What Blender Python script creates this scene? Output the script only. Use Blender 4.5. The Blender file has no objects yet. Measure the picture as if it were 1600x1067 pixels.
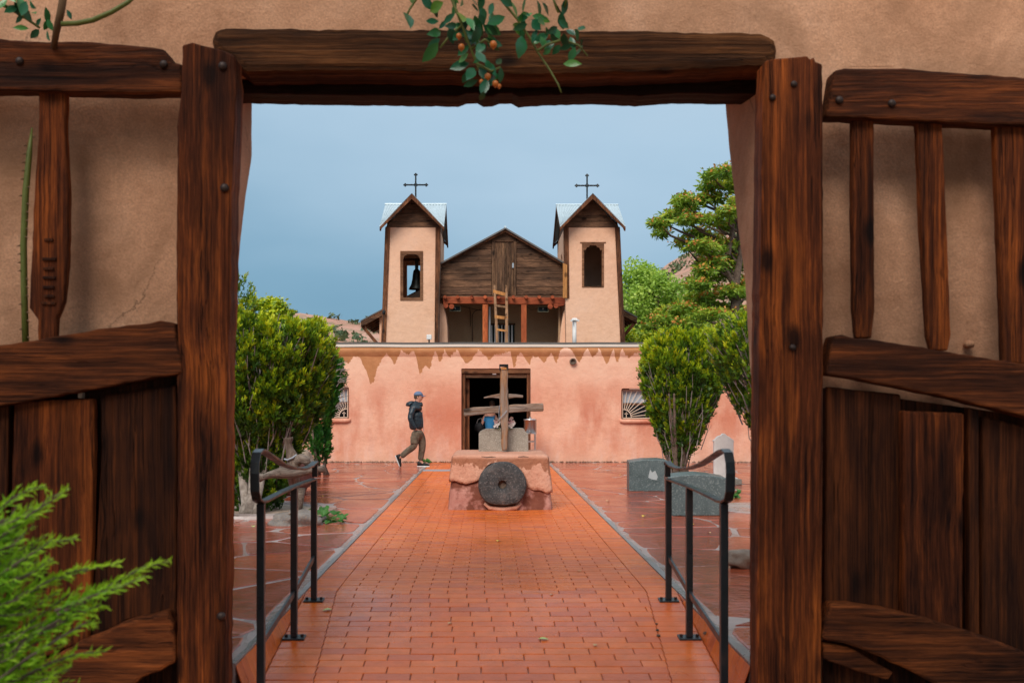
import bpy, bmesh, math, random
from mathutils import Vector, Matrix, noise
from mathutils.geometry import tessellate_polygon
R = random.Random(7)
rad = math.radians
scene = bpy.context.scene
COL = scene.collection

# ------------------------------------------------------------------ camera
CZ = 1.49; F = 1600.0; VX, VY = 762.0, 631.0
cam_d = bpy.data.cameras.new('camera'); cam = bpy.data.objects.new('camera', cam_d); COL.objects.link(cam)
cam.location = (0, 0, CZ); cam.rotation_euler = (rad(90), 0, 0)
cam_d.sensor_width = 36; cam_d.lens = 36
cam_d.shift_x = (800 - VX) / 1600; cam_d.shift_y = (VY - 533.5) / 1600
cam_d.clip_start = 0.1; cam_d.clip_end = 3000
cam_d.dof.use_dof = True; cam_d.dof.focus_distance = 19; cam_d.dof.aperture_fstop = 3.2
scene.camera = cam

# ------------------------------------------------------------------ world, sun, exposure
scene.view_settings.view_transform = 'Standard'; scene.view_settings.look = 'None'
scene.view_settings.gamma = 1; scene.view_settings.use_curve_mapping = False
scene.view_settings.exposure = 1.0
SUN_EL, SUN_AZ = 42, 200      # degrees; azimuth from +Y clockwise: the light comes from behind the camera, a little to its left
w = bpy.data.worlds.new('World'); scene.world = w; w.use_nodes = True
nt = w.node_tree; nt.nodes.clear()
def wn(t): return nt.nodes.new(t)
out = wn('ShaderNodeOutputWorld'); bg = wn('ShaderNodeBackground'); bg.inputs[1].default_value = 0.1
sky = wn('ShaderNodeTexSky'); sky.sky_type = 'NISHITA'; sky.sun_disc = False
sky.sun_elevation = rad(SUN_EL); sky.sun_rotation = rad(SUN_AZ); sky.dust_density = 3
tc = wn('ShaderNodeTexCoord'); sx = wn('ShaderNodeSeparateXYZ'); nt.links.new(tc.outputs['Generated'], sx.inputs[0])
ns = wn('ShaderNodeTexNoise'); ns.inputs['Scale'].default_value = 3.0; ns.inputs['Detail'].default_value = 5; ns.inputs['Roughness'].default_value = .45
mp = wn('ShaderNodeMapping'); mp.inputs['Scale'].default_value = (1, 1, 2.6); nt.links.new(tc.outputs['Generated'], mp.inputs[0]); nt.links.new(mp.outputs[0], ns.inputs['Vector'])
ma = wn('ShaderNodeMath'); ma.operation = 'MULTIPLY_ADD'; nt.links.new(ns.outputs[0], ma.inputs[0]); ma.inputs[1].default_value = .26; nt.links.new(sx.outputs['Z'], ma.inputs[2])
mx = wn('ShaderNodeMath'); mx.operation = 'MULTIPLY_ADD'; nt.links.new(sx.outputs['X'], mx.inputs[0]); mx.inputs[1].default_value = .22; nt.links.new(ma.outputs[0], mx.inputs[2])
cr = wn('ShaderNodeValToRGB'); nt.links.new(mx.outputs[0], cr.inputs[0])
stops = [(0.06, (.056, .142, .215)), (.20, (.105, .196, .272)), (.38, (.215, .298, .372)), (.60, (.29, .35, .40)), (1, (.38, .43, .47))]
el = cr.color_ramp.elements
el[0].position, el[0].color = stops[0][0], (*stops[0][1], 1)
el[1].position, el[1].color = stops[-1][0], (*stops[-1][1], 1)
for p, c in stops[1:-1]:
    e = el.new(p); e.color = (*c, 1)
sc10 = wn('ShaderNodeMix'); sc10.data_type = 'RGBA'; sc10.blend_type = 'MULTIPLY'; sc10.inputs[0].default_value = 1
nt.links.new(cr.outputs[0], sc10.inputs[6]); sc10.inputs[7].default_value = (10, 10, 10, 1)
mixs = wn('ShaderNodeMix'); mixs.data_type = 'RGBA'; mixs.inputs[0].default_value = .95
nt.links.new(sky.outputs[0], mixs.inputs[6]); nt.links.new(sc10.outputs[2], mixs.inputs[7])
nt.links.new(mixs.outputs[2], bg.inputs[0]); nt.links.new(bg.outputs[0], out.inputs[0])
sun_d = bpy.data.lights.new('sun', 'SUN'); sun_d.energy = 1.5; sun_d.angle = rad(30); sun_d.color = (1, .93, .84)
sun = bpy.data.objects.new('sun', sun_d); COL.objects.link(sun); sun.location = (0, -10, 30)
a = rad(SUN_AZ); dirv = Vector((math.sin(a) * math.cos(rad(SUN_EL)), math.cos(a) * math.cos(rad(SUN_EL)), math.sin(rad(SUN_EL))))
sun.rotation_euler = dirv.to_track_quat('Z', 'Y').to_euler()

# ------------------------------------------------------------------ helpers
def P(px, py, Y): return Vector(((px - VX) * Y / F, Y, CZ + (VY - py) * Y / F))
ROOTS = {}
def origin_of(p):
    v = Vector((0, 0, 0))
    while p is not None:
        v += p.location; p = p.parent
    return v
def tag(o, label=None, cat=None, group=None, kind=None):
    for k, v in (('label', label), ('category', cat), ('group', group), ('kind', kind)):
        if v: o[k] = v
    return o
def thing(name, label, cat, loc=(0, 0, 0), group=None):
    o = bpy.data.objects.new(name, None); COL.objects.link(o); o.location = loc; o.empty_display_size = .1
    return tag(o, label, cat, group)
def obj(name, bm, mat, parent=None, smooth=False, label=None, cat=None, group=None, kind=None, bevel=0, seg=2, centre=True):
    """link a bmesh given in world coordinates as one object"""
    me = bpy.data.meshes.new(name)
    off = origin_of(parent)
    if centre and bm.verts:
        lo = Vector((min(v.co.x for v in bm.verts), min(v.co.y for v in bm.verts), min(v.co.z for v in bm.verts)))
        hi = Vector((max(v.co.x for v in bm.verts), max(v.co.y for v in bm.verts), max(v.co.z for v in bm.verts)))
        c = (lo + hi) / 2
    else: c = off
    bmesh.ops.translate(bm, verts=bm.verts, vec=-c)
    if smooth:
        for f in bm.faces: f.smooth = True
    bm.to_mesh(me); bm.free()
    me.materials.append(mat)
    o = bpy.data.objects.new(name, me); COL.objects.link(o); o.parent = parent; o.location = c - off
    if bevel:
        m = o.modifiers.new('bevel', 'BEVEL'); m.width = bevel; m.segments = seg; m.limit_method = 'ANGLE'; m.angle_limit = rad(40)
    return tag(o, label, cat, group, kind)
def raw(name, verts, faces, mat, parent=None, smooth=False, var=None, **kw):
    off = origin_of(parent)
    me = bpy.data.meshes.new(name); me.from_pydata([tuple(Vector(v) - off) for v in verts], [], faces)
    if smooth: me.polygons.foreach_set('use_smooth', [True] * len(me.polygons))
    if var is not None:
        at = me.attributes.new('var', 'FLOAT', 'FACE'); at.data.foreach_set('value', var)
    me.materials.append(mat)
    o = bpy.data.objects.new(name, me); COL.objects.link(o); o.parent = parent
    return tag(o, **kw)
def copy_tree(o, parent=None):
    c = o.copy(); COL.objects.link(c); c.parent = parent
    for ch in [x for x in o.children]: copy_tree(ch, c)
    return c
def nz(p, s=1.0, seed=0): return noise.noise(Vector((p[0] * s + seed * 7.3, p[1] * s + seed * 3.1, p[2] * s - seed * 5.7)))

def box(bm, x0, x1, y0, y1, z0, z1):
    vs = [bm.verts.new((x, y, z)) for x in (x0, x1) for y in (y0, y1) for z in (z0, z1)]
    for f in ((0, 1, 3, 2), (4, 6, 7, 5), (0, 4, 5, 1), (2, 3, 7, 6), (0, 2, 6, 4), (1, 5, 7, 3)): bm.faces.new([vs[i] for i in f])
    return vs
def bx(*a):
    bm = bmesh.new(); box(bm, *a); return bm
def bar(bm, a, b, wx, wy, up=(0, 0, 1), taper=1.0):
    """box between two points, wx across and wy along the second normal"""
    a = Vector(a); b = Vector(b); d = (b - a).normalized(); u = Vector(up)
    if abs(d.dot(u)) > .98: u = Vector((0, 1, 0))
    s = d.cross(u).normalized(); t = s.cross(d)
    vs = []
    for p, k in ((a, 1), (b, taper)):
        for q, r in ((-1, -1), (1, -1), (1, 1), (-1, 1)): vs.append(bm.verts.new(p + s * q * wx * k / 2 + t * r * wy * k / 2))
    for f in ((3, 2, 1, 0), (4, 5, 6, 7), (0, 1, 5, 4), (1, 2, 6, 5), (2, 3, 7, 6), (3, 0, 4, 7)): bm.faces.new([vs[i] for i in f])
def tube(bm, pts, radii, n=6, cap=True):
    pts = [Vector(p) for p in pts]
    if not hasattr(radii, '__len__'): radii = [radii] * len(pts)
    rings = []; prev = None
    for i, p in enumerate(pts):
        d = (pts[min(i + 1, len(pts) - 1)] - pts[max(i - 1, 0)]).normalized()
        u = prev if prev is not None else (Vector((0, 0, 1)) if abs(d.z) < .9 else Vector((0, 1, 0)))
        s = d.cross(u)
        if s.length < 1e-4: s = d.cross(Vector((1, 0, 0)))
        s.normalize(); u = s.cross(d).normalized(); prev = u
        rings.append([bm.verts.new(p + (s * math.cos(2 * math.pi * k / n) + u * math.sin(2 * math.pi * k / n)) * radii[i]) for k in range(n)])
    for a_, b_ in zip(rings, rings[1:]):
        for k in range(n): bm.faces.new((a_[k], a_[(k + 1) % n], b_[(k + 1) % n], b_[k]))
    if cap:
        bm.faces.new(rings[0][::-1]); bm.faces.new(rings[-1])
def lathe(bm, c, prof, n=20, axis='z'):
    rings = []
    for r, h in prof:
        ring = []
        for k in range(n):
            t = 2 * math.pi * k / n
            if axis == 'z': ring.append(bm.verts.new((c[0] + r * math.cos(t), c[1] + r * math.sin(t), c[2] + h)))
            else: ring.append(bm.verts.new((c[0] + r * math.cos(t), c[1] + h, c[2] + r * math.sin(t))))
        rings.append(ring)
    for a_, b_ in zip(rings, rings[1:]):
        for k in range(n): bm.faces.new((a_[k], a_[(k + 1) % n], b_[(k + 1) % n], b_[k]))
    bm.faces.new(rings[0][::-1]); bm.faces.new(rings[-1])
    bmesh.ops.recalc_face_normals(bm, faces=bm.faces)
def ico(bm, c, r, sub=1, sc=(1, 1, 1), jit=0, seed=0):
    g = bmesh.ops.create_icosphere(bm, subdivisions=sub, radius=1)
    for v in g['verts']:
        k = 1 + jit * nz(v.co, 1.7, seed)
        v.co = Vector((c[0] + v.co.x * r * sc[0] * k, c[1] + v.co.y * r * sc[1] * k, c[2] + v.co.z * r * sc[2] * k))
def plate(outer, holes, thick, to3, bm=None):
    """flat outline (list of 2-D points) with holes, given depth; to3(u, v, d) -> point"""
    bm = bm or bmesh.new()
    loops = [list(outer)] + [list(h) for h in holes]
    tris = tessellate_polygon([[Vector((p[0], p[1], 0)) for p in l] for l in loops])
    flat = [p for l in loops for p in l]
    fr = [bm.verts.new(to3(p[0], p[1], 0)) for p in flat]; bk = [bm.verts.new(to3(p[0], p[1], thick)) for p in flat]
    for t in tris:
        try: bm.faces.new([fr[i] for i in t]); bm.faces.new([bk[i] for i in reversed(t)])
        except ValueError: pass
    i = 0
    for l in loops:
        n = len(l)
        for k in range(n): bm.faces.new((fr[i + k], fr[i + (k + 1) % n], bk[i + (k + 1) % n], bk[i + k]))
        i += n
    bmesh.ops.recalc_face_normals(bm, faces=bm.faces)
    bmesh.ops.dissolve_limit(bm, angle_limit=.002, verts=bm.verts, edges=bm.edges)
    return bm
def dens(pts, step, jit, seed=0):
    """make an outline worn: points every step, pushed about by noise"""
    o = []; n = len(pts)
    for i in range(n):
        a_ = Vector(pts[i]).to_2d(); b_ = Vector(pts[(i + 1) % n]).to_2d(); L = (b_ - a_).length; m = max(1, int(L / step))
        for k in range(m):
            p = a_.lerp(b_, k / m)
            q = (p.x, p.y, seed * 3.3)
            o.append((p.x + jit * (nz(q, .9 / step, seed) + .5 * nz(q, 3 / step, seed + 3)), p.y + jit * (nz(q, .9 / step, seed + 9) + .5 * nz(q, 3 / step, seed + 5))))
    return o
def timber(name, px, Y, thick, mat, parent, jit=2.2, step=11, seed=0, bevel=.012, label=None, tilt=0):
    """thick board or beam whose front outline stands at depth Y"""
    pts = dens(px, step, jit, seed)
    def to3(u, v, d): p = P(u, v, Y); return Vector((p.x, p.y + d, p.z))
    bm = plate(pts, [], thick, to3)
    return obj(name, bm, mat, parent, bevel=bevel, seg=2, label=label)

# ------------------------------------------------------------------ materials
class Mat:
    def __init__(s, name, rough=.8, spec=.5):
        s.m = bpy.data.materials.new(name); s.m.use_nodes = True; s.nt = s.m.node_tree
        s.b = s.nt.nodes['Principled BSDF']; s.b.inputs['Roughness'].default_value = rough; s.b.inputs['Specular IOR Level'].default_value = spec
        s.tc = s.nt.nodes.new('ShaderNodeTexCoord'); s.geo = s.nt.nodes.new('ShaderNodeNewGeometry')
        s.oi = s.nt.nodes.new('ShaderNodeObjectInfo')
    def n(s, t, **kw):
        x = s.nt.nodes.new(t)
        for k, v in kw.items(): setattr(x, k, v)
        return x
    def lk(s, a_, b_): s.nt.links.new(a_, b_)
    def put(s, v, sock):
        if isinstance(v, (int, float)): sock.default_value = v
        elif isinstance(v, tuple): sock.default_value = v if len(v) == 4 or sock.type == 'VECTOR' else (*v, 1)
        else: s.lk(v, sock)
    def world(s): return s.geo.outputs['Position']
    def objc(s, rand=True):
        if not rand: return s.tc.outputs['Object']
        v = s.n('ShaderNodeVectorMath', operation='MULTIPLY_ADD'); c = s.n('ShaderNodeCombineXYZ')
        for i in range(3): s.lk(s.oi.outputs['Random'], c.inputs[i])
        s.lk(c.outputs[0], v.inputs[0]); v.inputs[1].default_value = (37, 91, 53); s.lk(s.tc.outputs['Object'], v.inputs[2]); return v.outputs[0]
    def scale(s, vec, sc):
        v = s.n('ShaderNodeVectorMath', operation='MULTIPLY'); s.lk(vec, v.inputs[0]); v.inputs[1].default_value = sc; return v.outputs[0]
    def noise(s, vec, sc, det=4, rough=.55, dist=0):
        x = s.n('ShaderNodeTexNoise'); s.lk(vec, x.inputs['Vector']); x.inputs['Scale'].default_value = sc
        x.inputs['Detail'].default_value = det; x.inputs['Roughness'].default_value = rough; x.inputs['Distortion'].default_value = dist; return x.outputs[0]
    def ramp(s, f, stops, interp='LINEAR'):
        x = s.n('ShaderNodeValToRGB'); s.lk(f, x.inputs[0]); e = x.color_ramp.elements; x.color_ramp.interpolation = interp
        def c4(c): return (c, c, c, 1) if isinstance(c, (int, float)) else (*c, 1)
        e[0].position, e[0].color = stops[0][0], c4(stops[0][1]); e[1].position, e[1].color = stops[-1][0], c4(stops[-1][1])
        for p, c in stops[1:-1]: k = e.new(p); k.color = c4(c)
        return x.outputs[0]
    def mix(s, f, a_, b_, mode='MIX'):
        x = s.n('ShaderNodeMix', data_type='RGBA', blend_type=mode); s.put(f, x.inputs[0]); s.put(a_, x.inputs[6]); s.put(b_, x.inputs[7]); return x.outputs[2]
    def math(s, op, a_, b_=0, c_=0):
        x = s.n('ShaderNodeMath', operation=op); s.put(a_, x.inputs[0]); s.put(b_, x.inputs[1]); s.put(c_, x.inputs[2]); return x.outputs[0]
    def sep(s, vec):
        x = s.n('ShaderNodeSeparateXYZ'); s.lk(vec, x.inputs[0]); return x.outputs
    def attr(s, name='var'):
        x = s.n('ShaderNodeAttribute'); x.attribute_name = name; return x.outputs['Fac']
    def bump(s, h, dist, strength=1):
        x = s.n('ShaderNodeBump'); s.lk(h, x.inputs['Height']); x.inputs['Distance'].default_value = dist; x.inputs['Strength'].default_value = strength
        s.lk(x.outputs[0], s.b.inputs['Normal']); return x
    def col(s, c): s.put(c, s.b.inputs['Base Color']); return s
    def rough(s, r): s.put(r, s.b.inputs['Roughness']); return s

def simple(name, c, rough=.7, spec=.4, metal=0, vary=.25, sc=12, bump=0):
    m = Mat(name, rough, spec); m.b.inputs['Metallic'].default_value = metal
    n = m.noise(m.objc(), sc, 5, .6)
    m.col(m.mix(n, tuple(k * (1 - vary) for k in c), tuple(min(1, k * (1 + vary)) for k in c)))
    if bump: m.bump(n, bump)
    return m.m
def wood(name, dark, mid, light, axis='z', across=26, along=1.3, rough=.6, bump=.006, grey=None, knots=True, crack=.5):
    m = Mat(name, rough, .14); c = m.objc()
    k = {'z': (across, across, along), 'x': (along, across, across), 'y': (across, along, across)}[axis]
    # bend the grain a little
    bend = m.noise(c, 1.7, 2); bv = m.n('ShaderNodeVectorMath', operation='ADD'); s3 = m.n('ShaderNodeCombineXYZ')
    bb = m.math('MULTIPLY', bend, .10 if across < 40 else .04)
    for i in range(3): m.lk(bb, s3.inputs[i])
    m.lk(c, bv.inputs[0]); m.lk(s3.outputs[0], bv.inputs[1]); cw = bv.outputs[0]
    g = m.noise(m.scale(cw, k), 1, 8, .74, .1)
    fine = m.noise(m.scale(cw, tuple(q * 3.1 for q in k)), 1, 4, .7)
    big = m.noise(m.scale(cw, tuple(q * .16 + .25 for q in k)), 1, 4, .55)
    blot = m.noise(m.scale(cw, tuple(q * .075 + .9 for q in k)), 1, 6, .62, .4)
    cl = m.ramp(m.math('ADD', m.math('MULTIPLY', g, .52), m.math('MULTIPLY', blot, .48)), [(.36, dark), (.48, mid), (.62, light)])
    cl = m.mix(.6, cl, m.ramp(fine, [(.34, .30), (.56, 1.35)]), 'MULTIPLY')
    cl = m.mix(m.ramp(big, [(.40, 0.0), (.66, .7)]), cl, dark)
    if grey:
        gn = m.noise(m.scale(cw, tuple(q * .5 for q in k)), 1.3, 5, .6); cl = m.mix(m.ramp(gn, [(.42, 0.0), (.58, .9)]), cl, grey)
    ck = m.noise(m.scale(cw, tuple(q * (.5 if q > 3 else .22) for q in k)), 1, 3, .6)
    crk = m.math('MULTIPLY', m.ramp(m.math('ABSOLUTE', m.math('SUBTRACT', ck, .5)), [(0.0, 1.0), (.011, 0.0)]), m.ramp(m.noise(m.scale(c, tuple(q * .12 + .2 for q in k)), 1.7, 2), [(.46, 0.0), (.56, 1.0)]))
    cl = m.mix(m.math('MULTIPLY', crk, crack), cl, tuple(q * .12 for q in dark))
    h = g
    if knots:
        v = m.n('ShaderNodeTexVoronoi'); kk = {'z': (1, 1, .55), 'x': (.55, 1, 1), 'y': (1, .55, 1)}[axis]
        m.lk(m.scale(c, tuple(q * 3.6 for q in kk)), v.inputs['Vector']); v.inputs['Scale'].default_value = 1
        kn = m.ramp(m.math('ADD', v.outputs['Distance'], m.math('MULTIPLY', m.math('SUBTRACT', g, .5), .12)), [(.09, 1.0), (.20, 0.0)]); cl = m.mix(m.math('MULTIPLY', kn, .85), cl, tuple(q * .35 for q in dark))
    vr = m.ramp(m.oi.outputs['Random'], [(0, .78), (1, 1.18)]); cl = m.mix(1.0, cl, vr, 'MULTIPLY')
    m.col(cl); m.rough(m.ramp(g, [(.3, min(1, rough + .2)), (.7, rough - .12)]))
    hh = m.math('SUBTRACT', m.math('ADD', g, m.math('MULTIPLY', fine, .35)), m.math('MULTIPLY', crk, 1.2)); m.bump(hh, bump)
    return m.m
def adobe(name, a_, b_, c_, scale=1.0, bump=.01, rough=.9, stain=None):
    m = Mat(name, rough, .2); p = m.world()
    n1 = m.noise(p, .9 * scale, 6, .6, .4); n2 = m.noise(p, 5 * scale, 6, .65); n3 = m.noise(p, 60 * scale, 3, .6)
    cl = m.ramp(n1, [(.3, a_), (.5, b_), (.7, c_)])
    cl = m.mix(m.ramp(n2, [(.35, 0.0), (.7, .6)]), cl, tuple(q * 1.14 for q in b_))
    cl = m.mix(.16 if 'gate' not in name else .42, cl, m.ramp(n3, [(.3, .55), (.7, 1.4)]), 'MULTIPLY')
    if stain: cl = stain(m, cl, p)
    m.col(cl)
    m.bump(m.math('ADD', m.math('MULTIPLY', n2, 2.2), m.math('MULTIPLY', n3, .35)), bump)
    return m.m

# wet plaster runs under the parapet: lower edge of the dark stain, per position along the wall (X, Z)
YF = 26.2
st = [(0,80),(12,100),(25,140),(45,170),(58,232),(80,225),(100,150),(120,110),(145,75),(170,100),(185,137),(205,100),(225,60),(260,84),(290,58),(305,110),(318,190),(330,175),(345,135),(362,148),(372,168),(383,110),(400,55),(412,88),(425,136),(440,90),(450,55),(465,90),(480,96),(500,66),(520,55),(535,92),(560,133),(585,115),(605,80),(625,60),(650,80),(670,95),(685,120),(700,85),(740,80),(780,66),(792,60),(799,110),(808,152),(817,148),(824,92),(845,70),(865,98),(885,130),(896,140),(905,80),(925,102),(940,95),(965,125),(985,100),(1005,70),(1015,92),(1030,137),(1050,60),(1080,38),(1110,60),(1130,90),(1150,128),(1165,98),(1190,45),(1205,72),(1220,100),(1240,80),(1255,45),(1275,100),(1295,136),(1310,100),(1325,45),(1340,110),(1352,128),(1365,60),(1375,50),(1390,85),(1410,96),(1440,75),(1480,70),(1500,84),(1560,60)]
SP = [(470, 575), (490, 545), (515, 560), (530, 562), (545, 569), (553, 556)] + [(560 + x / 3.333, 530 + y / 3.333) for x, y in st if x > 5] + [(1045, 560), (1070, 552), (1120, 566), (1180, 553)]
def stain_fn(m, cl, p):
    xs = m.sep(p); fc = m.n('ShaderNodeFloatCurve')
    X0, X1 = (SP[0][0] - VX) * YF / F, (SP[-1][0] - VX) * YF / F
    nx = m.noise(p, 9, 4, .6); xx = m.math('ADD', xs['X'], m.math('MULTIPLY', m.math('SUBTRACT', nx, .5), .07))
    u = m.math('DIVIDE', m.math('SUBTRACT', xx, X0), X1 - X0)
    m.lk(u, fc.inputs['Value']); cv = fc.mapping.curves[0]
    def yv(py): return (py - 535) / 80.0
    pts = [(((px - VX) * YF / F - X0) / (X1 - X0), yv(py)) for px, py in SP]
    cv.points[0].location = pts[0]; cv.points[1].location = pts[-1]
    for q in pts[1:-1]: cv.points.new(*q)
    for q in cv.points: q.handle_type = 'VECTOR'
    fc.mapping.update()
    pyv = m.math('DIVIDE', m.math('SUBTRACT', (VY - 535) * YF / F + CZ, xs['Z']), 80 * YF / F)
    edge = m.math('SUBTRACT', fc.outputs[0], m.math('ADD', pyv, m.math('MULTIPLY', m.math('SUBTRACT', m.noise(p, 18, 3), .5), .12)))
    mk = m.ramp(edge, [(.0, 0.0), (.012, 1.0)])
    halo = m.ramp(edge, [(-.0, 0.0), (.02, 0.0)])
    tone = m.ramp(m.noise(p, 3, 4), [(.3, (.37, .150, .055)), (.7, (.50, .215, .090))])
    # broad damp tones lower on the wall and pale salts near its foot
    z = xs['Z']; damp = m.math('MULTIPLY', m.ramp(m.noise(m.scale(p, (1.1, 1, .45)), 1.1, 5, .6), [(.40, 0.0), (.56, 1.0)]), m.ramp(m.math('MULTIPLY', z, .33), [(.05, .35), (.4, 1.0), (.72, .12)]))
    cl = m.mix(damp, cl, (.57, .20, .120))
    salt = m.math('MULTIPLY', m.ramp(m.noise(m.scale(p, (2.4, 1, .8)), 1.6, 6, .65), [(.46, 0.0), (.68, .75)]), m.ramp(m.math('MULTIPLY', z, .33), [(.02, .9), (.28, .3), (.5, .1)]))
    cl = m.mix(salt, cl, (.74, .46, .37))
    cl = m.mix(m.math('MULTIPLY', m.ramp(m.math('MULTIPLY', z, .33), [(.62, 0.0), (.85, 1.0)]), m.ramp(m.noise(p, 2.2, 5, .6), [(.35, .25), (.6, .8)])), cl, (.80, .50, .36))
    return m.mix(m.math('MULTIPLY', mk, .95), cl, tone)

PL = adobe('church_plaster', (.64, .29, .185), (.73, .385, .265), (.79, .48, .35), 1.0, .012, stain=stain_fn)
PT = adobe('tower_plaster', (.66, .36, .225), (.73, .43, .285), (.76, .47, .33), 1.2, .012)
PSH = adobe('shaded_balcony_plaster', (.36, .22, .12), (.42, .26, .15), (.46, .30, .18), 1.2, .01)  # darker copy of the tower plaster, the balcony's shade put into its colour
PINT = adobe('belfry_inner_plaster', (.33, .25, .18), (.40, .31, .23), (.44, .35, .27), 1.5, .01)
def gate_dirt(m, cl, p):
    # grey weathering bands and hairline cracks of the old mud plaster
    g = m.noise(m.scale(p, (1, 1, .8)), 1.15, 6, .62, .6)
    cl = m.mix(m.ramp(g, [(.47, 0.0), (.66, .75)]), cl, (.32, .165, .090))
    v = m.n('ShaderNodeTexVoronoi', feature='DISTANCE_TO_EDGE'); v.inputs['Scale'].default_value = .55
    wv = m.n('ShaderNodeVectorMath', operation='ADD'); c3 = m.n('ShaderNodeCombineXYZ'); nn = m.math('MULTIPLY', m.noise(p, 4, 5, .6), .5)
    for i in range(3): m.lk(nn, c3.inputs[i])
    m.lk(p, wv.inputs[0]); m.lk(c3.outputs[0], wv.inputs[1]); m.lk(wv.outputs[0], v.inputs['Vector'])
    ck = m.math('MULTIPLY', m.ramp(v.outputs['Distance'], [(0, .75), (.004, 0.0)]), m.ramp(m.noise(p, 1.3, 2), [(.5, 0.0), (.6, 1.0)]))
    return m.mix(ck, cl, (.08, .05, .03))
PG = adobe('gate_wall_plaster', (.46, .225, .125), (.60, .32, .19), (.70, .41, .27), 1.5, .007, stain=gate_dirt)
WGV = wood('gate_wood_upright', (.014, .004, .002), (.13, .030, .008), (.48, .112, .018), 'z', 52, 1.1, .65, .014)
WGH = wood('gate_wood_level', (.014, .005, .003), (.11, .029, .009), (.38, .095, .021), 'x', 52, 1.1, .65, .014)
WGD = wood('gate_panel_wood', (.009, .003, .002), (.055, .015, .005), (.19, .048, .011), 'z', 46, .7, .6, .008)
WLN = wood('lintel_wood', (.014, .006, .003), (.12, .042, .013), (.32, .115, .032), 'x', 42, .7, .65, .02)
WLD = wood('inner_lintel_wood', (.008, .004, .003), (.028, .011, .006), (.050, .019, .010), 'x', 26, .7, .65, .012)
WB = wood('weathered_board', (.035, .020, .014), (.12, .062, .036), (.26, .13, .07), 'x', 30, 1.6, .75, .008)
WBV = wood('weathered_plank', (.035, .020, .014), (.13, .068, .038), (.26, .14, .075), 'z', 30, 1.4, .75, .008)
WTR = wood('dark_trim_wood', (.035, .016, .009), (.13, .050, .024), (.27, .105, .045), 'z', 30, 1.5, .7, .006)
WOR = wood('new_orange_wood', (.30, .12, .04), (.48, .20, .06), (.58, .27, .09), 'z', 30, 1.5, .6, .003, crack=.2)
WRD = wood('red_stained_wood', (.15, .030, .014), (.36, .075, .028), (.48, .12, .045), 'x', 24, 1.4, .55, .004, crack=.3)
WRV = wood('red_stained_post', (.20, .040, .016), (.46, .11, .035), (.58, .17, .06), 'z', 24, 1.4, .55, .004, crack=.3)
WLA = wood('ladder_wood', (.14, .07, .035), (.32, .17, .09), (.46, .27, .16), 'z', 40, 2, .7, .003)
WX = wood('cross_timber_upright', (.12, .045, .018), (.42, .20, .095), (.62, .34, .18), 'z', 42, 3, .8, .012, grey=(.36, .27, .22))
WXH = wood('cross_timber_arm', (.085, .045, .028), (.27, .165, .11), (.42, .29, .21), 'x', 42, 3, .8, .012, grey=(.32, .25, .21))
WDR = wood('driftwood', (.05, .035, .028), (.17, .13, .105), (.30, .25, .21), 'x', 30, 4, .6, .008, knots=False)
IRON = simple('black_iron', (.012, .016, .018), .32, .5, .3, .4, 40)
_m = Mat('rail_paint', .3, .5)
_n = _m.noise(_m.objc(), 7, 6, .6); _m.col(_m.mix(_m.ramp(_n, [(.55, 0.0), (.75, .6)]), (.014, .020, .024), (.055, .035, .030))); _m.rough(_m.ramp(_n, [(.3, .22), (.7, .5)])); _m.bump(_m.noise(_m.objc(), 130, 2), .0012)
RAIL = _m.m
BOLT = simple('rusty_bolt', (.05, .030, .024), .5, .5, .5, .4, 60)
GALV = simple('galvanised_sheet', (.55, .64, .68), .42, .5, .45, .18, 5)
GALVD = simple('old_roof_sheet', (.14, .13, .125), .5, .5, .6, .3, 4)
STEEL = simple('stainless_steel', (.62, .62, .62), .28, .5, .9, .08, 5)
CREAM = simple('cream_painted_metal', (.62, .47, .36), .5, .4, 0, .12, 9)
WHITE = simple('white_plastic', (.72, .70, .68), .5, .4, 0, .06, 9)
BRONZE = simple('dark_bronze', (.035, .040, .038), .45, .5, .6, .3, 20)
SPK = simple('olive_speaker_plastic', (.20, .19, .12), .6, .4, 0, .2, 20)
WIRE = simple('black_cable', (.03, .025, .02), .7)
DARKIN = simple('interior_painted_dark', (.035, .024, .018), .9, .2)  # near-black tone that holds the gloom of the unlit room
CURT = simple('white_curtain', (.45, .50, .55), .8, .2, 0, .22, 14)
FLASH = simple('pale_roof_edge', (.66, .58, .50), .7, .3, 0, .12, 3)
STRIP = simple('roof_membrane', (.10, .09, .085), .8, .3, 0, .3, 3)
CORD = simple('pale_cord', (.34, .36, .40), .8, .2)
_m = Mat('glass_dark', .06, .6); _m.col((.012, .016, .020)); GLASS = _m.m

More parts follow.
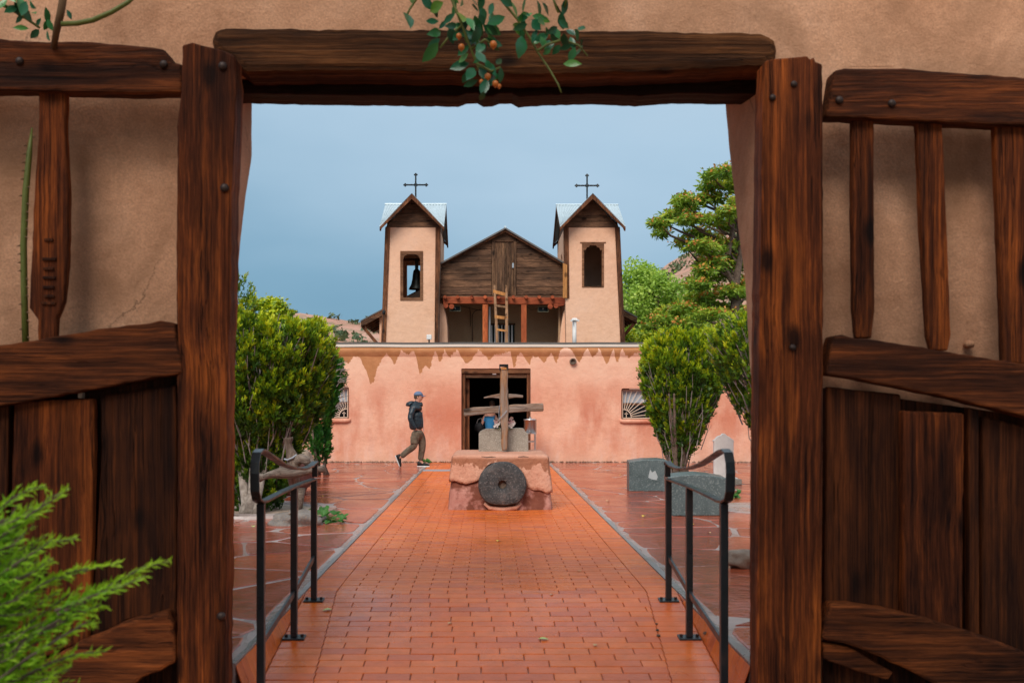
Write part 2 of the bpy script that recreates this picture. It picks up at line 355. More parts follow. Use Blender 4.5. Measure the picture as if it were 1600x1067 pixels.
def wet(name, pal, dry, joint=False, sc=1.0, r0=.08, r1=.45, var_amt=.35, bumpd=.006, tint=None, puddle=1.1, spec=.5):
    """damp paving: colour per piece, gloss from a film of water that comes and goes"""
    m = Mat(name, .4, spec); p = m.world()
    u = m.math('FRACT', m.math('ADD', m.oi.outputs['Random'], m.attr()))
    cl = m.ramp(u, pal)
    n = m.noise(p, 7 * sc, 6, .62); cl = m.mix(.7, cl, m.ramp(n, [(.25, 1 - var_amt), (.75, 1 + var_amt)]), 'MULTIPLY')
    big = m.noise(m.scale(p, (1, .45, 1)), .8 * sc, 4, .55)
    wetf = m.ramp(m.noise(m.scale(p, (1, .5, 1)), puddle, 5, .6), [(.38, 0.0), (.60, 1.0)])
    cl = m.mix(m.math('MULTIPLY', m.math('SUBTRACT', 1, wetf), dry[1]), cl, dry[0])
    m.col(cl); m.rough(m.mix(wetf, (r1,) * 3, (r0,) * 3))
    m.b.inputs['Coat Weight'].default_value = 0
    fine = m.noise(p, 30 * sc, 4, .6)
    m.bump(m.math('ADD', m.math('MULTIPLY', n, 1.5), m.math('MULTIPLY', fine, m.ramp(wetf, [(0, .8), (1, .15)]))), bumpd)
    return m.m
BRICK = wet('wet_paving_brick', [(0, (.58, .105, .016)), (.25, (.63, .125, .018)), (.55, (.69, .150, .020)), (.8, (.60, .120, .024)), (.95, (.53, .105, .032)), (1, (.45, .095, .036))], ((.62, .155, .04), .3), sc=1.2, r0=.17, r1=.46, var_amt=.28, bumpd=.004, puddle=.7, spec=.32)
FLAG = wet('wet_red_flagstone', [(0, (.20, .028, .016)), (.3, (.29, .044, .020)), (.6, (.36, .062, .026)), (.85, (.42, .085, .034)), (1, (.26, .045, .028))], ((.46, .12, .065), .3), sc=.9, r0=.03, r1=.24, var_amt=.5, bumpd=.008)
MORT = wet('wet_mortar', [(0, (.26, .19, .17)), (1, (.33, .25, .23))], ((.52, .43, .40), .6), sc=1.5, r0=.10, r1=.5, bumpd=.008, puddle=1.6)
BMORT = wet('brick_joint', [(0, (.17, .045, .020)), (1, (.22, .06, .025))], ((.28, .10, .05), .4), sc=2, r0=.2, r1=.6)
CSTRIP = wet('grey_concrete_strip', [(0, (.16, .15, .15)), (1, (.20, .19, .185))], ((.30, .29, .28), .6), sc=2, r0=.15, r1=.55)
SOIL = adobe('bare_earth', (.20, .11, .065), (.27, .16, .10), (.32, .20, .13), .6, .03)
def stone(name, pal, sc=6, bump=.01, rough=.7, speck=None):
    m = Mat(name, rough, .3); c = m.objc(); n = m.noise(c, sc, 7, .68); cl = m.ramp(n, pal)
    f = m.noise(c, sc * 9, 3, .6)
    if speck: cl = m.mix(m.ramp(f, [(.55, 0.0), (.63, .8)]), cl, speck)
    m.col(cl); m.bump(m.math('ADD', n, m.math('MULTIPLY', f, .35)), bump); return m.m
MILL = stone('millstone_basalt', [(.3, (.020, .020, .022)), (.52, (.055, .052, .052)), (.63, (.10, .085, .080)), (.72, (.30, .19, .15))], 5, .03, .75, (.15, .13, .125))
CONC = stone('speckled_concrete', [(.3, (.24, .21, .175)), (.7, (.36, .32, .27))], 8, .006, .8, (.52, .47, .40))
GRAN = stone('wet_grey_granite', [(.3, (.060, .085, .088)), (.7, (.115, .15, .155))], 5, .002, .3, (.20, .24, .24))
MARB = stone('white_marble', [(.3, (.62, .58, .55)), (.7, (.80, .76, .73))], 5, .003, .55)
ROCK = stone('tan_rock', [(.3, (.20, .14, .10)), (.7, (.42, .32, .25))], 7, .02, .7)
RROCK = stone('red_rock', [(.3, (.10, .028, .020)), (.7, (.26, .080, .055))], 5, .02, .6)
GREYM = stone('grey_pebble_mortar', [(.35, (.16, .14, .13)), (.6, (.30, .27, .25))], 9, .03, .7, (.42, .30, .20))
BARK = stone('pale_twisted_bark', [(.3, (.13, .10, .085)), (.5, (.30, .25, .21)), (.7, (.46, .40, .35))], 12, .02, .8)
BARKD = stone('grey_brown_bark', [(.3, (.06, .04, .03)), (.7, (.20, .14, .105))], 14, .015, .9)
TWIG = stone('dead_grey_twig', [(.3, (.13, .10, .095)), (.7, (.33, .28, .26))], 9, .002, .9)

def leafm(name, pal, spread=.5, trans=.25, rough=.5, sc=1.6):
    m = Mat(name, rough, .35); u = m.attr(); n = m.noise(m.world(), sc, 4, .6)
    cl = m.ramp(m.math('ADD', m.math('MULTIPLY', u, 1 - spread), m.math('MULTIPLY', m.ramp(n, [(.3, 0.0), (.7, 1.0)]), spread)), pal)
    m.col(cl)
    tr = m.n('ShaderNodeBsdfTranslucent'); m.lk(m.mix(1.0, cl, (1.2, 1.3, .6), 'MULTIPLY'), tr.inputs[0]); ms = m.n('ShaderNodeMixShader'); ms.inputs[0].default_value = trans
    o = [x for x in m.nt.nodes if x.type == 'OUTPUT_MATERIAL'][0]
    m.lk(m.b.outputs[0], ms.inputs[1]); m.lk(tr.outputs[0], ms.inputs[2]); m.lk(ms.outputs[0], o.inputs['Surface']); return m.m
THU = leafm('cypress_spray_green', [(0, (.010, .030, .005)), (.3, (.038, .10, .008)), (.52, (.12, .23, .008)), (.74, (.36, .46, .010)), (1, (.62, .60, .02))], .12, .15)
THG = leafm('young_cypress_green', [(0, (.008, .045, .010)), (1, (.06, .26, .02))], .2, .15)
JUN = leafm('juniper_green', [(0, (.03, .13, .006)), (.4, (.15, .40, .010)), (1, (.52, .76, .03))], .25, .3)
COT = leafm('cottonwood_leaf', [(0, (.14, .26, .045)), (.5, (.34, .50, .085)), (1, (.66, .72, .16))], .45, .35, sc=.9)
SUM = leafm('compound_leaf_green', [(0, (.05, .13, .018)), (.45, (.20, .34, .035)), (1, (.62, .60, .06))], .35, .3, sc=1.2)
BERRY = leafm('orange_berry', [(0, (.45, .15, .03)), (1, (.74, .36, .08))], .4, .1)
ROSE = leafm('rose_leaf', [(0, (.012, .075, .030)), (.6, (.020, .13, .045)), (1, (.08, .26, .04))], .0, .2, .28)
_m = Mat('rose_leaf_face', .28, .5); _u = _m.oi.outputs['Random']; _m.col(_m.ramp(_u, [(0, (.010, .085, .035)), (.6, (.020, .15, .055)), (.85, (.05, .22, .05)), (1, (.13, .28, .03))]))
ROSEL = _m.m
SHADE = leafm('added_shade_tree_leaf', [(0, (.03, .09, .015)), (1, (.08, .18, .03))], .4, .1)
HIP = simple('orange_rose_hip', (.62, .17, .025), .3, .5)
CANE = simple('green_rose_cane', (.13, .15, .028), .5, .4, 0, .35, 14, .002)
CANB = simple('brown_rose_cane', (.16, .09, .045), .7, .3, 0, .35, 14, .002)
HILL = Mat('hill_soil', .95, .1)
_n = HILL.noise(HILL.world(), .035, 8, .65); _n2 = HILL.noise(HILL.world(), .22, 6, .7)
HILL.col(HILL.mix(HILL.ramp(_n2, [(.50, 0.0), (.60, .75)]), HILL.ramp(_n, [(.3, (.40, .20, .14)), (.55, (.52, .30, .23)), (.7, (.44, .27, .20))]), (.16, .17, .09))); HILL = HILL.m
SHRUB = leafm('hill_shrub_green', [(0, (.05, .09, .04)), (1, (.13, .17, .08))], .4, .1, sc=.05)

# ------------------------------------------------------------------ ground and terrain
def gz(x, y):
    """height of the paving: level court, then a shallow ramp down to the gate with flared sides"""
    if y >= 8.16: return 0.0
    r = -.1 * (8.16 - max(y, 4.6)); cx = .03; ax = abs(x - cx); k = (8.16 - y) / 2.0; b = 1.476 - .07 * max(0, min(1, k))
    if ax <= b: return r
    if ax >= 1.485: return 0.0 if y > 5.9 else r
    return r * (1 - (ax - b) / (1.485 - b)) if y > 5.9 else r
bm = bmesh.new(); xs = [-2500, -60, -12, 12, 60, 2500]; ys = [-2500, -60, -8, 5.2, 5.3, 60, 400, 2500]
hz = lambda y: -.37 if y < 5.25 else -.40
g = [[bm.verts.new((x, y, hz(y))) for x in xs] for y in ys]
for j in range(len(ys) - 1):
    for i in range(len(xs) - 1): bm.faces.new((g[j][i], g[j][i + 1], g[j + 1][i + 1], g[j + 1][i]))
obj('ground', bm, SOIL, kind='structure', label='bare brown earth around the walled court', centre=False)
# court slab: two halves beside the brick path (thick mortar bed that carries the flagstones)
for s in (-1, 1):
    bm = bx(*((-14, -1.455) if s < 0 else (1.515, 14)), 5.9, 26.6, -.39, -.005)
    court = obj('courtyard_mortar_bed', bm, MORT, kind='structure', label='pale mortar bed between the red flagstones', centre=False)
    if s < 0: courtL = court
    else: courtR = court
# path bed
vs = []; fs = []; nx_, ny_ = 30, 60
yy = [4.2 + (8.16 - 4.2) * j / 40 for j in range(41)] + [8.16 + (26.25 - 8.16) * j / 10 for j in range(1, 11)]
xx = [.03 + 1.483 * (-1 + 2 * i / 34) for i in range(35)]
for y in yy:
    for x in xx: vs.append((x, y, min(gz(x - .09, y), gz(x, y), gz(x + .09, y)) - .012))
W_ = len(xx)
for j in range(len(yy) - 1):
    for i in range(W_ - 1): fs.append((j * W_ + i, j * W_ + i + 1, (j + 1) * W_ + i + 1, (j + 1) * W_ + i))
path = raw('brick_path', vs, fs, BMORT, kind='structure', label='wet orange brick path leading to the church door')

# the bricks of the path
BW, BD, JT = .295, .115, .0042
def halfw(y):
    k = max(0, min(1, (8.16 - y) / 2.0)); return 1.235 - .15 * k, 1.475 - .07 * k
bricks = []
y = 4.75; row = 0
while y < 26.1:
    y1 = y + BD; ym = (y + y1) / 2; hi, ho = halfw(ym)
    x = .03 - hi - (0 if row % 2 else BW / 2); xe = .03 + hi
    while x < xe - .01:
        a_, b_ = max(x, .03 - hi), min(x + BW, xe)
        if b_ - a_ > .03: bricks.append((a_, b_, y, y1))
        x += BW
    for s in (-1, 1):      # border course, one brick long side across
        a_, b_ = (.03 - ho, .03 - hi) if s < 0 else (.03 + hi, .03 + ho)
        bricks.append((a_, b_, y, y1 - 0))
        if y < 8.0 and y > 5.9:
            bricks.append((.03 - 1.483, .03 - ho, y, y1) if s < 0 else (.03 + ho, .03 + 1.483, y, y1))
    y = y1; row += 1
def inside_pedestal(b): return False
def brick_geo(b):
    a_, c_, y0, y1 = b; h = R.uniform(-.0016, .0016); j = JT / 2 + R.uniform(0, .0015); ch = .004
    o = [(a_ + j, y0 + j * .4), (c_ - j, y0 + j * .4), (c_ - j, y1 - j * .4), (a_ + j, y1 - j * .4)]
    i = [(a_ + j + ch, y0 + j * .4 + ch), (c_ - j - ch, y0 + j * .4 + ch), (c_ - j - ch, y1 - j * .4 - ch), (a_ + j + ch, y1 - j * .4 - ch)]
    tx, ty = R.uniform(-.004, .004), R.uniform(-.006, .006); mx_, my_ = (a_ + c_) / 2, (y0 + y1) / 2
    t = lambda p: tx * (p[0] - mx_) + ty * (p[1] - my_)
    v = [(p[0], p[1], gz(*p) - .02) for p in o] + [(p[0], p[1], gz(*p) + h - .003 + t(p)) for p in o] + [(p[0], p[1], gz(*p) + h + t(p)) for p in i]
    f = [(0, 1, 5, 4), (1, 2, 6, 5), (2, 3, 7, 6), (3, 0, 4, 7), (4, 5, 9, 8), (5, 6, 10, 9), (6, 7, 11, 10), (7, 4, 8, 11), (8, 9, 10, 11)]
    return v, f
seen = [b for b in bricks if b[2] >= 5.95]; near = sorted(seen, key=lambda b: b[2])[:300]; ns_ = set(near)
V, Fc, A = [], [], []
for b in bricks:
    v, f = brick_geo(b)
    if b in ns_:
        c = Vector(((b[0] + b[1]) / 2, (b[2] + b[3]) / 2, gz((b[0] + b[1]) / 2, (b[2] + b[3]) / 2)))
        me = bpy.data.meshes.new('brick'); me.from_pydata([tuple(Vector(q) - c) for q in v], [], f); me.materials.append(BRICK)
        o = bpy.data.objects.new('brick', me); COL.objects.link(o); o.parent = path; o.location = c
    else:
        n0 = len(V); V += v; Fc += [tuple(q + n0 for q in t) for t in f]; A += [R.random()] * len(f)
raw('far_bricks', V, Fc, BRICK, path, var=A, kind='stuff')

# grey strips along the path
for s in (-1, 1):
    V = []; Fc = []; n = 150
    for k in range(n + 1):
        y = 5.9 + (25.2 - 5.9) * k / n; xi = .03 + s * 1.487; wd = .03 + .055 * max(0, noise.noise(Vector((s * 3, y * .9, 0))) + .2) + .02 * noise.noise(Vector((s, y * 6, 2)))
        V += [(xi, y, -.03), (xi, y, -.003), (xi + s * max(.025, wd), y, -.003), (xi + s * max(.025, wd), y, -.03)]
    for k in range(n):
        for q in range(3): Fc.append((4 * k + q, 4 * k + q + 1, 4 * k + q + 5, 4 * k + q + 4))
    raw('path_edge_strip', V, Fc, CSTRIP, kind='structure', label='uneven grey concrete strip along the %s edge of the brick path' % ('left' if s < 0 else 'right'))
# strip and drain across the head of the path
obj('drain_grate', bx(P(661, 735, 22.9).x, P(704, 735, 22.9).x, 22.7, 23.25, -.02, .006), simple('pale_blue_grate', (.30, .36, .40), .45, .5, .2, .6, 90), label='pale blue grey drain grate set in the paving left of the pedestal', cat='drain grate', centre=False)

# flagstones: irregular cells in the mortar
def clip(poly, a_, b_, c_):
    o = []; n = len(poly)
    for i in range(n):
        p, q = poly[i], poly[(i + 1) % n]; dp = a_ * p[0] + b_ * p[1] - c_; dq = a_ * q[0] + b_ * q[1] - c_
        if dp <= 0: o.append(p)
        if (dp < 0 < dq) or (dq < 0 < dp):
            t = dp / (dp - dq); o.append((p[0] + t * (q[0] - p[0]), p[1] + t * (q[1] - p[1])))
    return o
def flags(x0, x1, parent, seed):
    rr = random.Random(seed); pts = []; y = 5.9; 
    sxx, syy = 1.0, .82
    ny = int((26.0 - 5.9) / syy) + 1; nx = int((x1 - x0) / sxx) + 1
    for j in range(ny):
        for i in range(nx):
            if rr.random() < .10: continue
            pts.append((x0 + (i + .5 + rr.uniform(-.48, .48)) * sxx, 5.9 + (j + .5 + rr.uniform(-.48, .48)) * syy))
    out_ = []
    for i, p in enumerate(pts):
        poly = [(x0, 5.95), (x1, 5.95), (x1, 25.95), (x0, 25.95)]
        for k, q in enumerate(pts):
            if k == i or abs(q[0] - p[0]) > 3.2 or abs(q[1] - p[1]) > 3: continue
            dx, dy = q[0] - p[0], q[1] - p[1]
            poly = clip(poly, dx, dy, dx * (p[0] + q[0]) / 2 + dy * (p[1] + q[1]) / 2)
            if len(poly) < 3: break
        if len(poly) < 3: continue
        gap = rr.choice((.014, .022, .034, .055)); c = (sum(q[0] for q in poly) / len(poly), sum(q[1] for q in poly) / len(poly)); sh = []
        n = len(poly); full = poly
        for k in range(n):
            a2, b2 = full[k], full[(k + 1) % n]; ex, ey = b2[0] - a2[0], b2[1] - a2[1]; L = math.hypot(ex, ey)
            if L < 1e-6: continue
            nxn, nyn = ey / L, -ex / L
            if nxn * (c[0] - a2[0]) + nyn * (c[1] - a2[1]) > 0: nxn, nyn = -nxn, -nyn
            poly = clip(poly, nxn, nyn, nxn * a2[0] + nyn * a2[1] - gap * rr.uniform(.3, 1.2))
            if len(poly) < 3: break
        if len(poly) < 3: continue
        # ragged edges
        rg = []; n = len(poly)
        for k in range(n):
            a2, b2 = poly[k], poly[(k + 1) % n]; L = math.hypot(b2[0] - a2[0], b2[1] - a2[1]); m_ = max(1, int(L / .16))
            for t in range(m_):
                u = t / m_; q = (a2[0] + (b2[0] - a2[0]) * u, a2[1] + (b2[1] - a2[1]) * u)
                if t == 0:   # soften the corners
                    q = (q[0] + (c[0] - q[0]) * .05, q[1] + (c[1] - q[1]) * .05)
                rg.append((q[0] + .013 * noise.noise(Vector((q[0] * 6, q[1] * 6, seed))), q[1] + .013 * noise.noise(Vector((q[0] * 6, q[1] * 6, seed + 5)))))
        c = Vector((c[0], c[1], 0)); tx, ty = rr.uniform(-.006, .006), rr.uniform(-.006, .006)
        h = lambda q: (q[0] - c.x) * tx + (q[1] - c.y) * ty
        n = len(rg); v = [(q[0] - c.x, q[1] - c.y, -.02) for q in rg] + [(q[0] - c.x, q[1] - c.y, -.004 + h(q)) for q in rg] + [((q[0] - c.x) * .985, (q[1] - c.y) * .985, h(q)) for q in rg]
        f = [(k, (k + 1) % n, n + (k + 1) % n, n + k) for k in range(n)] + [(n + k, n + (k + 1) % n, 2 * n + (k + 1) % n, 2 * n + k) for k in range(n)] + [tuple(range(2 * n, 3 * n))]
        me = bpy.data.meshes.new('flagstone'); me.from_pydata([tuple(q) for q in v], [], f); me.materials.append(FLAG)
        o = bpy.data.objects.new('flagstone', me); COL.objects.link(o); o.parent = parent; o.location = c
flags(-9.5, -1.525, courtL, 11); flags(1.585, 10.0, courtR, 23)

# ------------------------------------------------------------------ hills
def hill(name, x0, x1, y0, y1, hf, label):
    n, m_ = 46, 26; V = []; Fc = []
    for j in range(m_ + 1):
        for i in range(n + 1):
            x = x0 + (x1 - x0) * i / n; y = y0 + (y1 - y0) * j / m_; V.append((x, y, hf(x, y)))
    for j in range(m_):
        for i in range(n): Fc.append((j * (n + 1) + i, j * (n + 1) + i + 1, (j + 1) * (n + 1) + i + 1, (j + 1) * (n + 1) + i))
    return raw(name, V, Fc, HILL, smooth=True, kind='structure', label=label)
def hL(x, y):
    t = (y - 180) / 170; e = max(0, min(1, t)); top = 30 * math.exp(-((x + 62) / 95) ** 2) + 5 * noise.noise(Vector((x * .02, y * .02, 0)))
    return -2 + (top * (math.sin(min(1, e) * math.pi * .5)) + 3.5 * noise.noise(Vector((x * .06, y * .06, 4))) * e)
def hR(x, y):
    e = max(0, min(1, (y - 170) / 170)); top = 57 * math.exp(-((x - 92) / 75) ** 2) + 6 * noise.noise(Vector((x * .02, y * .02, 7)))
    return -2 + (top * math.sin(e * math.pi * .5) + 4 * noise.noise(Vector((x * .06, y * .06, 9))) * e)
hill('hill', -260, 30, 180, 380, hL, 'low reddish hill dotted with shrubs behind the left tower')
hill('hill', 20, 300, 170, 370, hR, 'taller pinkish hill with dark shrubs behind the trees on the right')
def shrubs(hf, xr, yr, n, seed):
    rr = random.Random(seed); V = []; Fc = []; A = []
    for _ in range(n):
        x = rr.uniform(*xr); y = rr.uniform(*yr); z = hf(x, y); r = rr.uniform(1.0, 2.6)
        for k in range(22):
            d = Vector((rr.gauss(0, 1), rr.gauss(0, 1), abs(rr.gauss(0, .8)))).normalized(); c = Vector((x, y, z)) + d * r * rr.uniform(.4, 1)
            n0 = len(V); s = r * .5
            for _k in range(3): V.append(tuple(c + Vector((rr.uniform(-s, s), rr.uniform(-s, s), rr.uniform(-s, s)))))
            Fc.append((n0, n0 + 1, n0 + 2)); A.append(rr.random())
    return V, Fc, A
for hf, xr, yr, n, sd, lb in ((hL, (-170, 0), (200, 360), 420, 3, 'scattered low juniper shrubs on the left hill'), (hR, (30, 190), (190, 350), 620, 4, 'scattered dark juniper shrubs on the right hill')):
    V, Fc, A = shrubs(hf, xr, yr, n, sd); raw('hillside_shrubs', V, Fc, SHRUB, var=A, kind='stuff', label=lb, cat='shrubs')

# ------------------------------------------------------------------ church
church = thing('adobe_church', 'adobe mission church with twin bell towers, wooden gable and salmon plaster front', 'church', (0, YF, 0))
kx = YF / F
def W(px, py): p = P(px, py, YF); return (p.x, p.z)
def rect(x0, y0, x1, y1): return [W(x0, y0), W(x1, y0), W(x1, y1), W(x0, y1)]
def soft(pts, r):   # round the corners of an outline
    o = []; n = len(pts)
    for i in range(n):
        p = Vector(pts[i]); a_ = Vector(pts[i - 1]); b_ = Vector(pts[(i + 1) % n]); q0 = p + (a_ - p).normalized() * r; q1 = p + (b_ - p).normalized() * r
        for t in (0, .33, .66, 1): o.append(tuple(q0.lerp(p, t).lerp(p.lerp(q1, t), t)))
    return o
door_h = [W(721, 576), W(829, 576), W(829, 723), W(721, 723)]; door_h = [(x, max(z, -.1)) for x, z in door_h]
winR = [(971, 607), (1052, 607), (1052, 656), (971, 656)]; winL = [(464, 604), (545, 604), (545, 655), (464, 655)]
outer = [(-11, -.3), (-11, W(0, 547)[1]), (12.5, W(0, 547)[1]), (12.5, -.3), (door_h[2][0], -.3), door_h[1], door_h[0], (door_h[3][0], -.3)]
bm = plate(outer, [soft([W(*p) for p in winR], .05), soft([W(*p) for p in winL], .05)], .6, lambda u, v, d: Vector((u, YF + d, v)))
obj('facade_wall', bm, PL, church, bevel=.05, seg=3, label='salmon plaster front wall with dark wet runs under the parapet')
# rounded parapet
V = []; Fc = []; n = 260; prof = [(0.02, -.10), (-.02, -.03), (-.055, .04), (-.065, .09), (-.04, .14), (.03, .175), (.30, .175), (.55, .15), (.6, -.05)]
zt = W(0, 553)[1]
for k in range(n + 1):
    x = -11 + 23.5 * k / n; d = .012 * noise.noise(Vector((x * 1.3, 0, 3))) + .006 * noise.noise(Vector((x * 5, 0, 1)))
    for a_, b_ in prof: V.append((x, YF + a_ + d, zt + b_ + d * .6))
q = len(prof)
for k in range(n):
    for i in range(q - 1): Fc.append((k * q + i, (k + 1) * q + i, (k + 1) * q + i + 1, k * q + i + 1))
raw('parapet', V, Fc, PL, church, smooth=True)
za = W(0, 540)[1]
V = []; Fc = []
for k in range(n + 1):
    x = -11 + 23.5 * k / n; d = .012 * noise.noise(Vector((x * .8, 0, 8)))
    V += [(x, YF - .03, za - .035 + d), (x, YF - .03, za + .03 + d), (x, YF + .5, za + .05 + d), (x, YF + .5, za - .035 + d)]
for k in range(n):
    for i in range(4): Fc.append((4 * k + i, 4 * k + 4 + i, 4 * k + 4 + (i + 1) % 4, 4 * k + (i + 1) % 4))
raw('roof_edge', V, Fc, FLASH, church)
V2 = [(v[0], v[1] + .12, v[2] + .06) for v in V]; raw('roof_membrane', V2, Fc, STRIP, church)
obj('entry_roof', bx(-10.9, 12.4, YF + .55, 33.3, 2.72, 2.92), STRIP, church)
obj('side_wall', bx(-11, -10.7, YF + .6, 40, -.3, 2.9), PT, church); obj('side_wall', bx(12.2, 12.5, YF + .6, 40, -.3, 2.9), PT, church)
# entry room, its darkness put into the wall colour
bm = bmesh.new(); x0, x1 = -3.2, 3.6
box(bm, x0 - .1, x0, YF + .6, 33, -.1, 2.72); box(bm, x1, x1 + .1, YF + .6, 33, -.1, 2.72); box(bm, x0, x1, 32.9, 33, -.1, 2.72); box(bm, x0, x1, YF + .6, 32.9, 2.62, 2.72); box(bm, x0, x1, YF + .3, 32.9, -.1, -.005)
obj('entry_room', bm, DARKIN, church)
# door frame and lintel
fr = obj('door_frame', bx(W(722, 0)[0], W(727, 0)[0], YF + .07, YF + .22, -.01, W(0, 583)[1]), WTR, church)
obj('door_frame', bx(W(823.5, 0)[0], W(828, 0)[0], YF + .07, YF + .22, -.01, W(0, 583)[1]), WTR, church)
obj('lintel', bx(W(721.5, 0)[0], W(828.5, 0)[0], YF + .03, YF + .4, W(0, 583)[1] + .003, W(0, 577)[1]), wood('door_lintel_wood', (.10, .04, .02), (.24, .10, .045), (.36, .17, .08), 'x'), church)
obj('transom', bx(W(727.3, 0)[0], W(823.2, 0)[0], YF + .10, YF + .2, W(0, 590)[1], W(0, 584)[1]), WB, church)
obj('transom_rail', bx(W(731, 0)[0], W(822.8, 0)[0], YF + .22, YF + .26, W(0, 589.5)[1], W(0, 587.5)[1]), CREAM, church)
obj('door_notice', bx(W(769.5, 0)[0], W(775.5, 0)[0], YF + .06, YF + .095, W(0, 585)[1], W(0, 581.5)[1]), WHITE, church)
obj('door_leaf', bx(W(728, 0)[0], W(733, 0)[0], YF + .24, YF + 1.05, .01, W(0, 592)[1]), WTR, church, label='dark wooden door leaf swung inward')
obj('threshold', bx(W(722, 0)[0], W(828, 0)[0], YF - .02, YF + .55, -.10, .015), ROCK, church)
# windows with sunburst grilles
def window(box_, left):
    x0, y0, x1, y1 = box_; Yp = YF + .16
    a_ = W(x0 + 1, y1 - 1); b_ = W(x1 - 1, y0 + 1); X0, X1, Z0, Z1 = a_[0], b_[0], a_[1], b_[1]; t = .035
    fo = [(X0, Z0), (X1, Z0), (X1, Z1), (X0, Z1)]; fi = [(X0 + t, Z0 + t), (X1 - t, Z0 + t), (X1 - t, Z1 - t), (X0 + t, Z1 - t)]
    wf = obj('window', plate(fo, [fi], .05, lambda u, v, d: Vector((u, Yp + .03 + d, v))), wood('window_wood', (.10, .04, .02), (.22, .10, .05), (.3, .15, .08), 'x') if 'window_wood' not in bpy.data.materials else bpy.data.materials['window_wood'], church)
    obj('pane', bx(X0 + t, X1 - t, Yp + .055, Yp + .065, Z0 + t, Z1 - t), GLASS, wf)
    zc = Z1 - (Z1 - Z0) * .46
    obj('frame_bar', bx(X0 + t, X1 - t, Yp + .035, Yp + .054, zc - .05, zc), bpy.data.materials['window_wood'], wf)
    bm = bmesh.new(); n = 70; v0 = []
    for k in range(n + 1):
        x = X0 + t + (X1 - X0 - 2 * t) * k / n; yv_ = Yp + .049 + .006 * math.sin(k * 1.15) * (0.6 + .4 * math.sin(k * .37)) - .004
        v0.append((bm.verts.new((x, yv_ + .012, zc + .005)), bm.verts.new((x, yv_ + .012, Z1 - t))))
    for k in range(n): bm.faces.new((v0[k][0], v0[k + 1][0], v0[k + 1][1], v0[k][1]))
    for v in bm.verts: v.co.y = min(v.co.y, Yp + .0535)
    obj('curtain', bm, CURT, wf, smooth=True)
    # grille
    bm = bmesh.new(); ty = Yp - .03; s = -1 if left else 1; ox = (X1 - .05) if left else (X0 + .05); oz = Z0 + .05
    gx0, gx1, gz0, gz1 = X0 + .03, X1 - .03, Z0 + .03, Z1 - .03; th = .022
    for p, q_ in (((gx0, gz0), (gx1, gz0)), ((gx1, gz0), (gx1, gz1)), ((gx1, gz1), (gx0, gz1)), ((gx0, gz1), (gx0, gz0))): bar(bm, (p[0], ty, p[1]), (q_[0], ty, q_[1]), th, th)
    rr_ = .20
    for k in range(12):
        t0, t1 = math.pi / 2 * k / 12, math.pi / 2 * (k + 1) / 12
        bar(bm, (ox + s * rr_ * math.cos(t0), ty, oz + rr_ * math.sin(t0)), (ox + s * rr_ * math.cos(t1), ty, oz + rr_ * math.sin(t1)), .02, .02)
    for dg in (6, 17, 28, 39.5, 51, 62, 72.5, 83):
        t_ = rad(dg); dx, dz = math.cos(t_), math.sin(t_); Lx = ((gx1 - ox) if s > 0 else (ox - gx0)) / max(dx, 1e-3); Lz = (gz1 - oz) / max(dz, 1e-3); L = min(Lx, Lz)
        bar(bm, (ox + s * rr_ * dx, ty + .003, oz + rr_ * dz), (ox + s * L * dx, ty + .003, oz + L * dz), .017, .017)
    bar(bm, (ox + s * .075, ty, oz), (ox + s * .075, ty, oz + .135), .018, .018); bar(bm, (ox + s * .03, ty, oz + .09), (ox + s * .12, ty, oz + .09), .018, .018)
    obj('sunburst_grille', bm, CREAM, wf)
    # plaster sill that rolls out under the opening
    sx0, sx1 = W(x0 - 3, 0)[0], W(x1 + 3, 0)[0]; zs = W(0, y1 + 2)[1]
    bm = bmesh.new(); tube(bm, [(sx0, YF + .02, zs + .045), (sx0 + .03, YF - .025, zs + .01), (sx0 + .1, YF - .035, zs), (sx1 - .1, YF - .035, zs), (sx1 - .03, YF - .025, zs + .01), (sx1, YF + .02, zs + .045)], [.02, .045, .055, .055, .045, .02], 10)
    obj('sill', bm, PL, wf, smooth=True)
window((971, 607, 1052, 656), False); window((464, 604, 545, 655), True)
# round spout hole
bm = bmesh.new(); c = P(895, 565, YF)
lathe(bm, (c.x, YF - .09, c.z), [(.045, .12), (.085, .12), (.085, 0), (.055, 0), (.05, .05)], 16, 'y'); obj('spout', bm, BARKD, church, smooth=True)
# things on the entry roof
t = thing('camera_post', 'white pipe with small camera on top, on the entry roof by the right tower', 'post', (P(898, 530, 27.5).x, 27.5, 2.9))
bm = bmesh.new(); a_ = P(897.5, 534, 27.5); tube(bm, [(a_.x, 27.5, 2.9), (a_.x, 27.5, P(0, 502, 27.5).z)], .055, 10); obj('pipe', bm, WHITE, t, smooth=True)
bm = bmesh.new(); z = P(0, 499, 27.5).z; box(bm, a_.x - .07, a_.x + .07, 27.4, 27.6, z - .045, z + .03); obj('camera_head', bm, WHITE, t, bevel=.02)
bm = bmesh.new(); tube(bm, [(a_.x - .05, 27.4, z - .03), (a_.x - .10, 27.28, z - .05)], .03, 8); tube(bm, [(a_.x + .05, 27.4, z - .03), (a_.x + .09, 27.28, z - .05)], .03, 8); obj('lens_arm', bm, WHITE, t)
t = thing('floodlight', 'small pale grey floodlight on the entry roof edge in front of the left tower', 'floodlight', (P(671, 0, 27).x, 27, 2.9))
c = P(670.5, 527, 27); obj('lamp_box', bx(c.x - .065, c.x + .065, 26.95, 27.05, c.z - .06, c.z + .07), WHITE, t, bevel=.012); obj('bracket', bx(c.x - .02, c.x + .02, 26.98, 27.02, 2.9, c.z - .06), IRON, t)
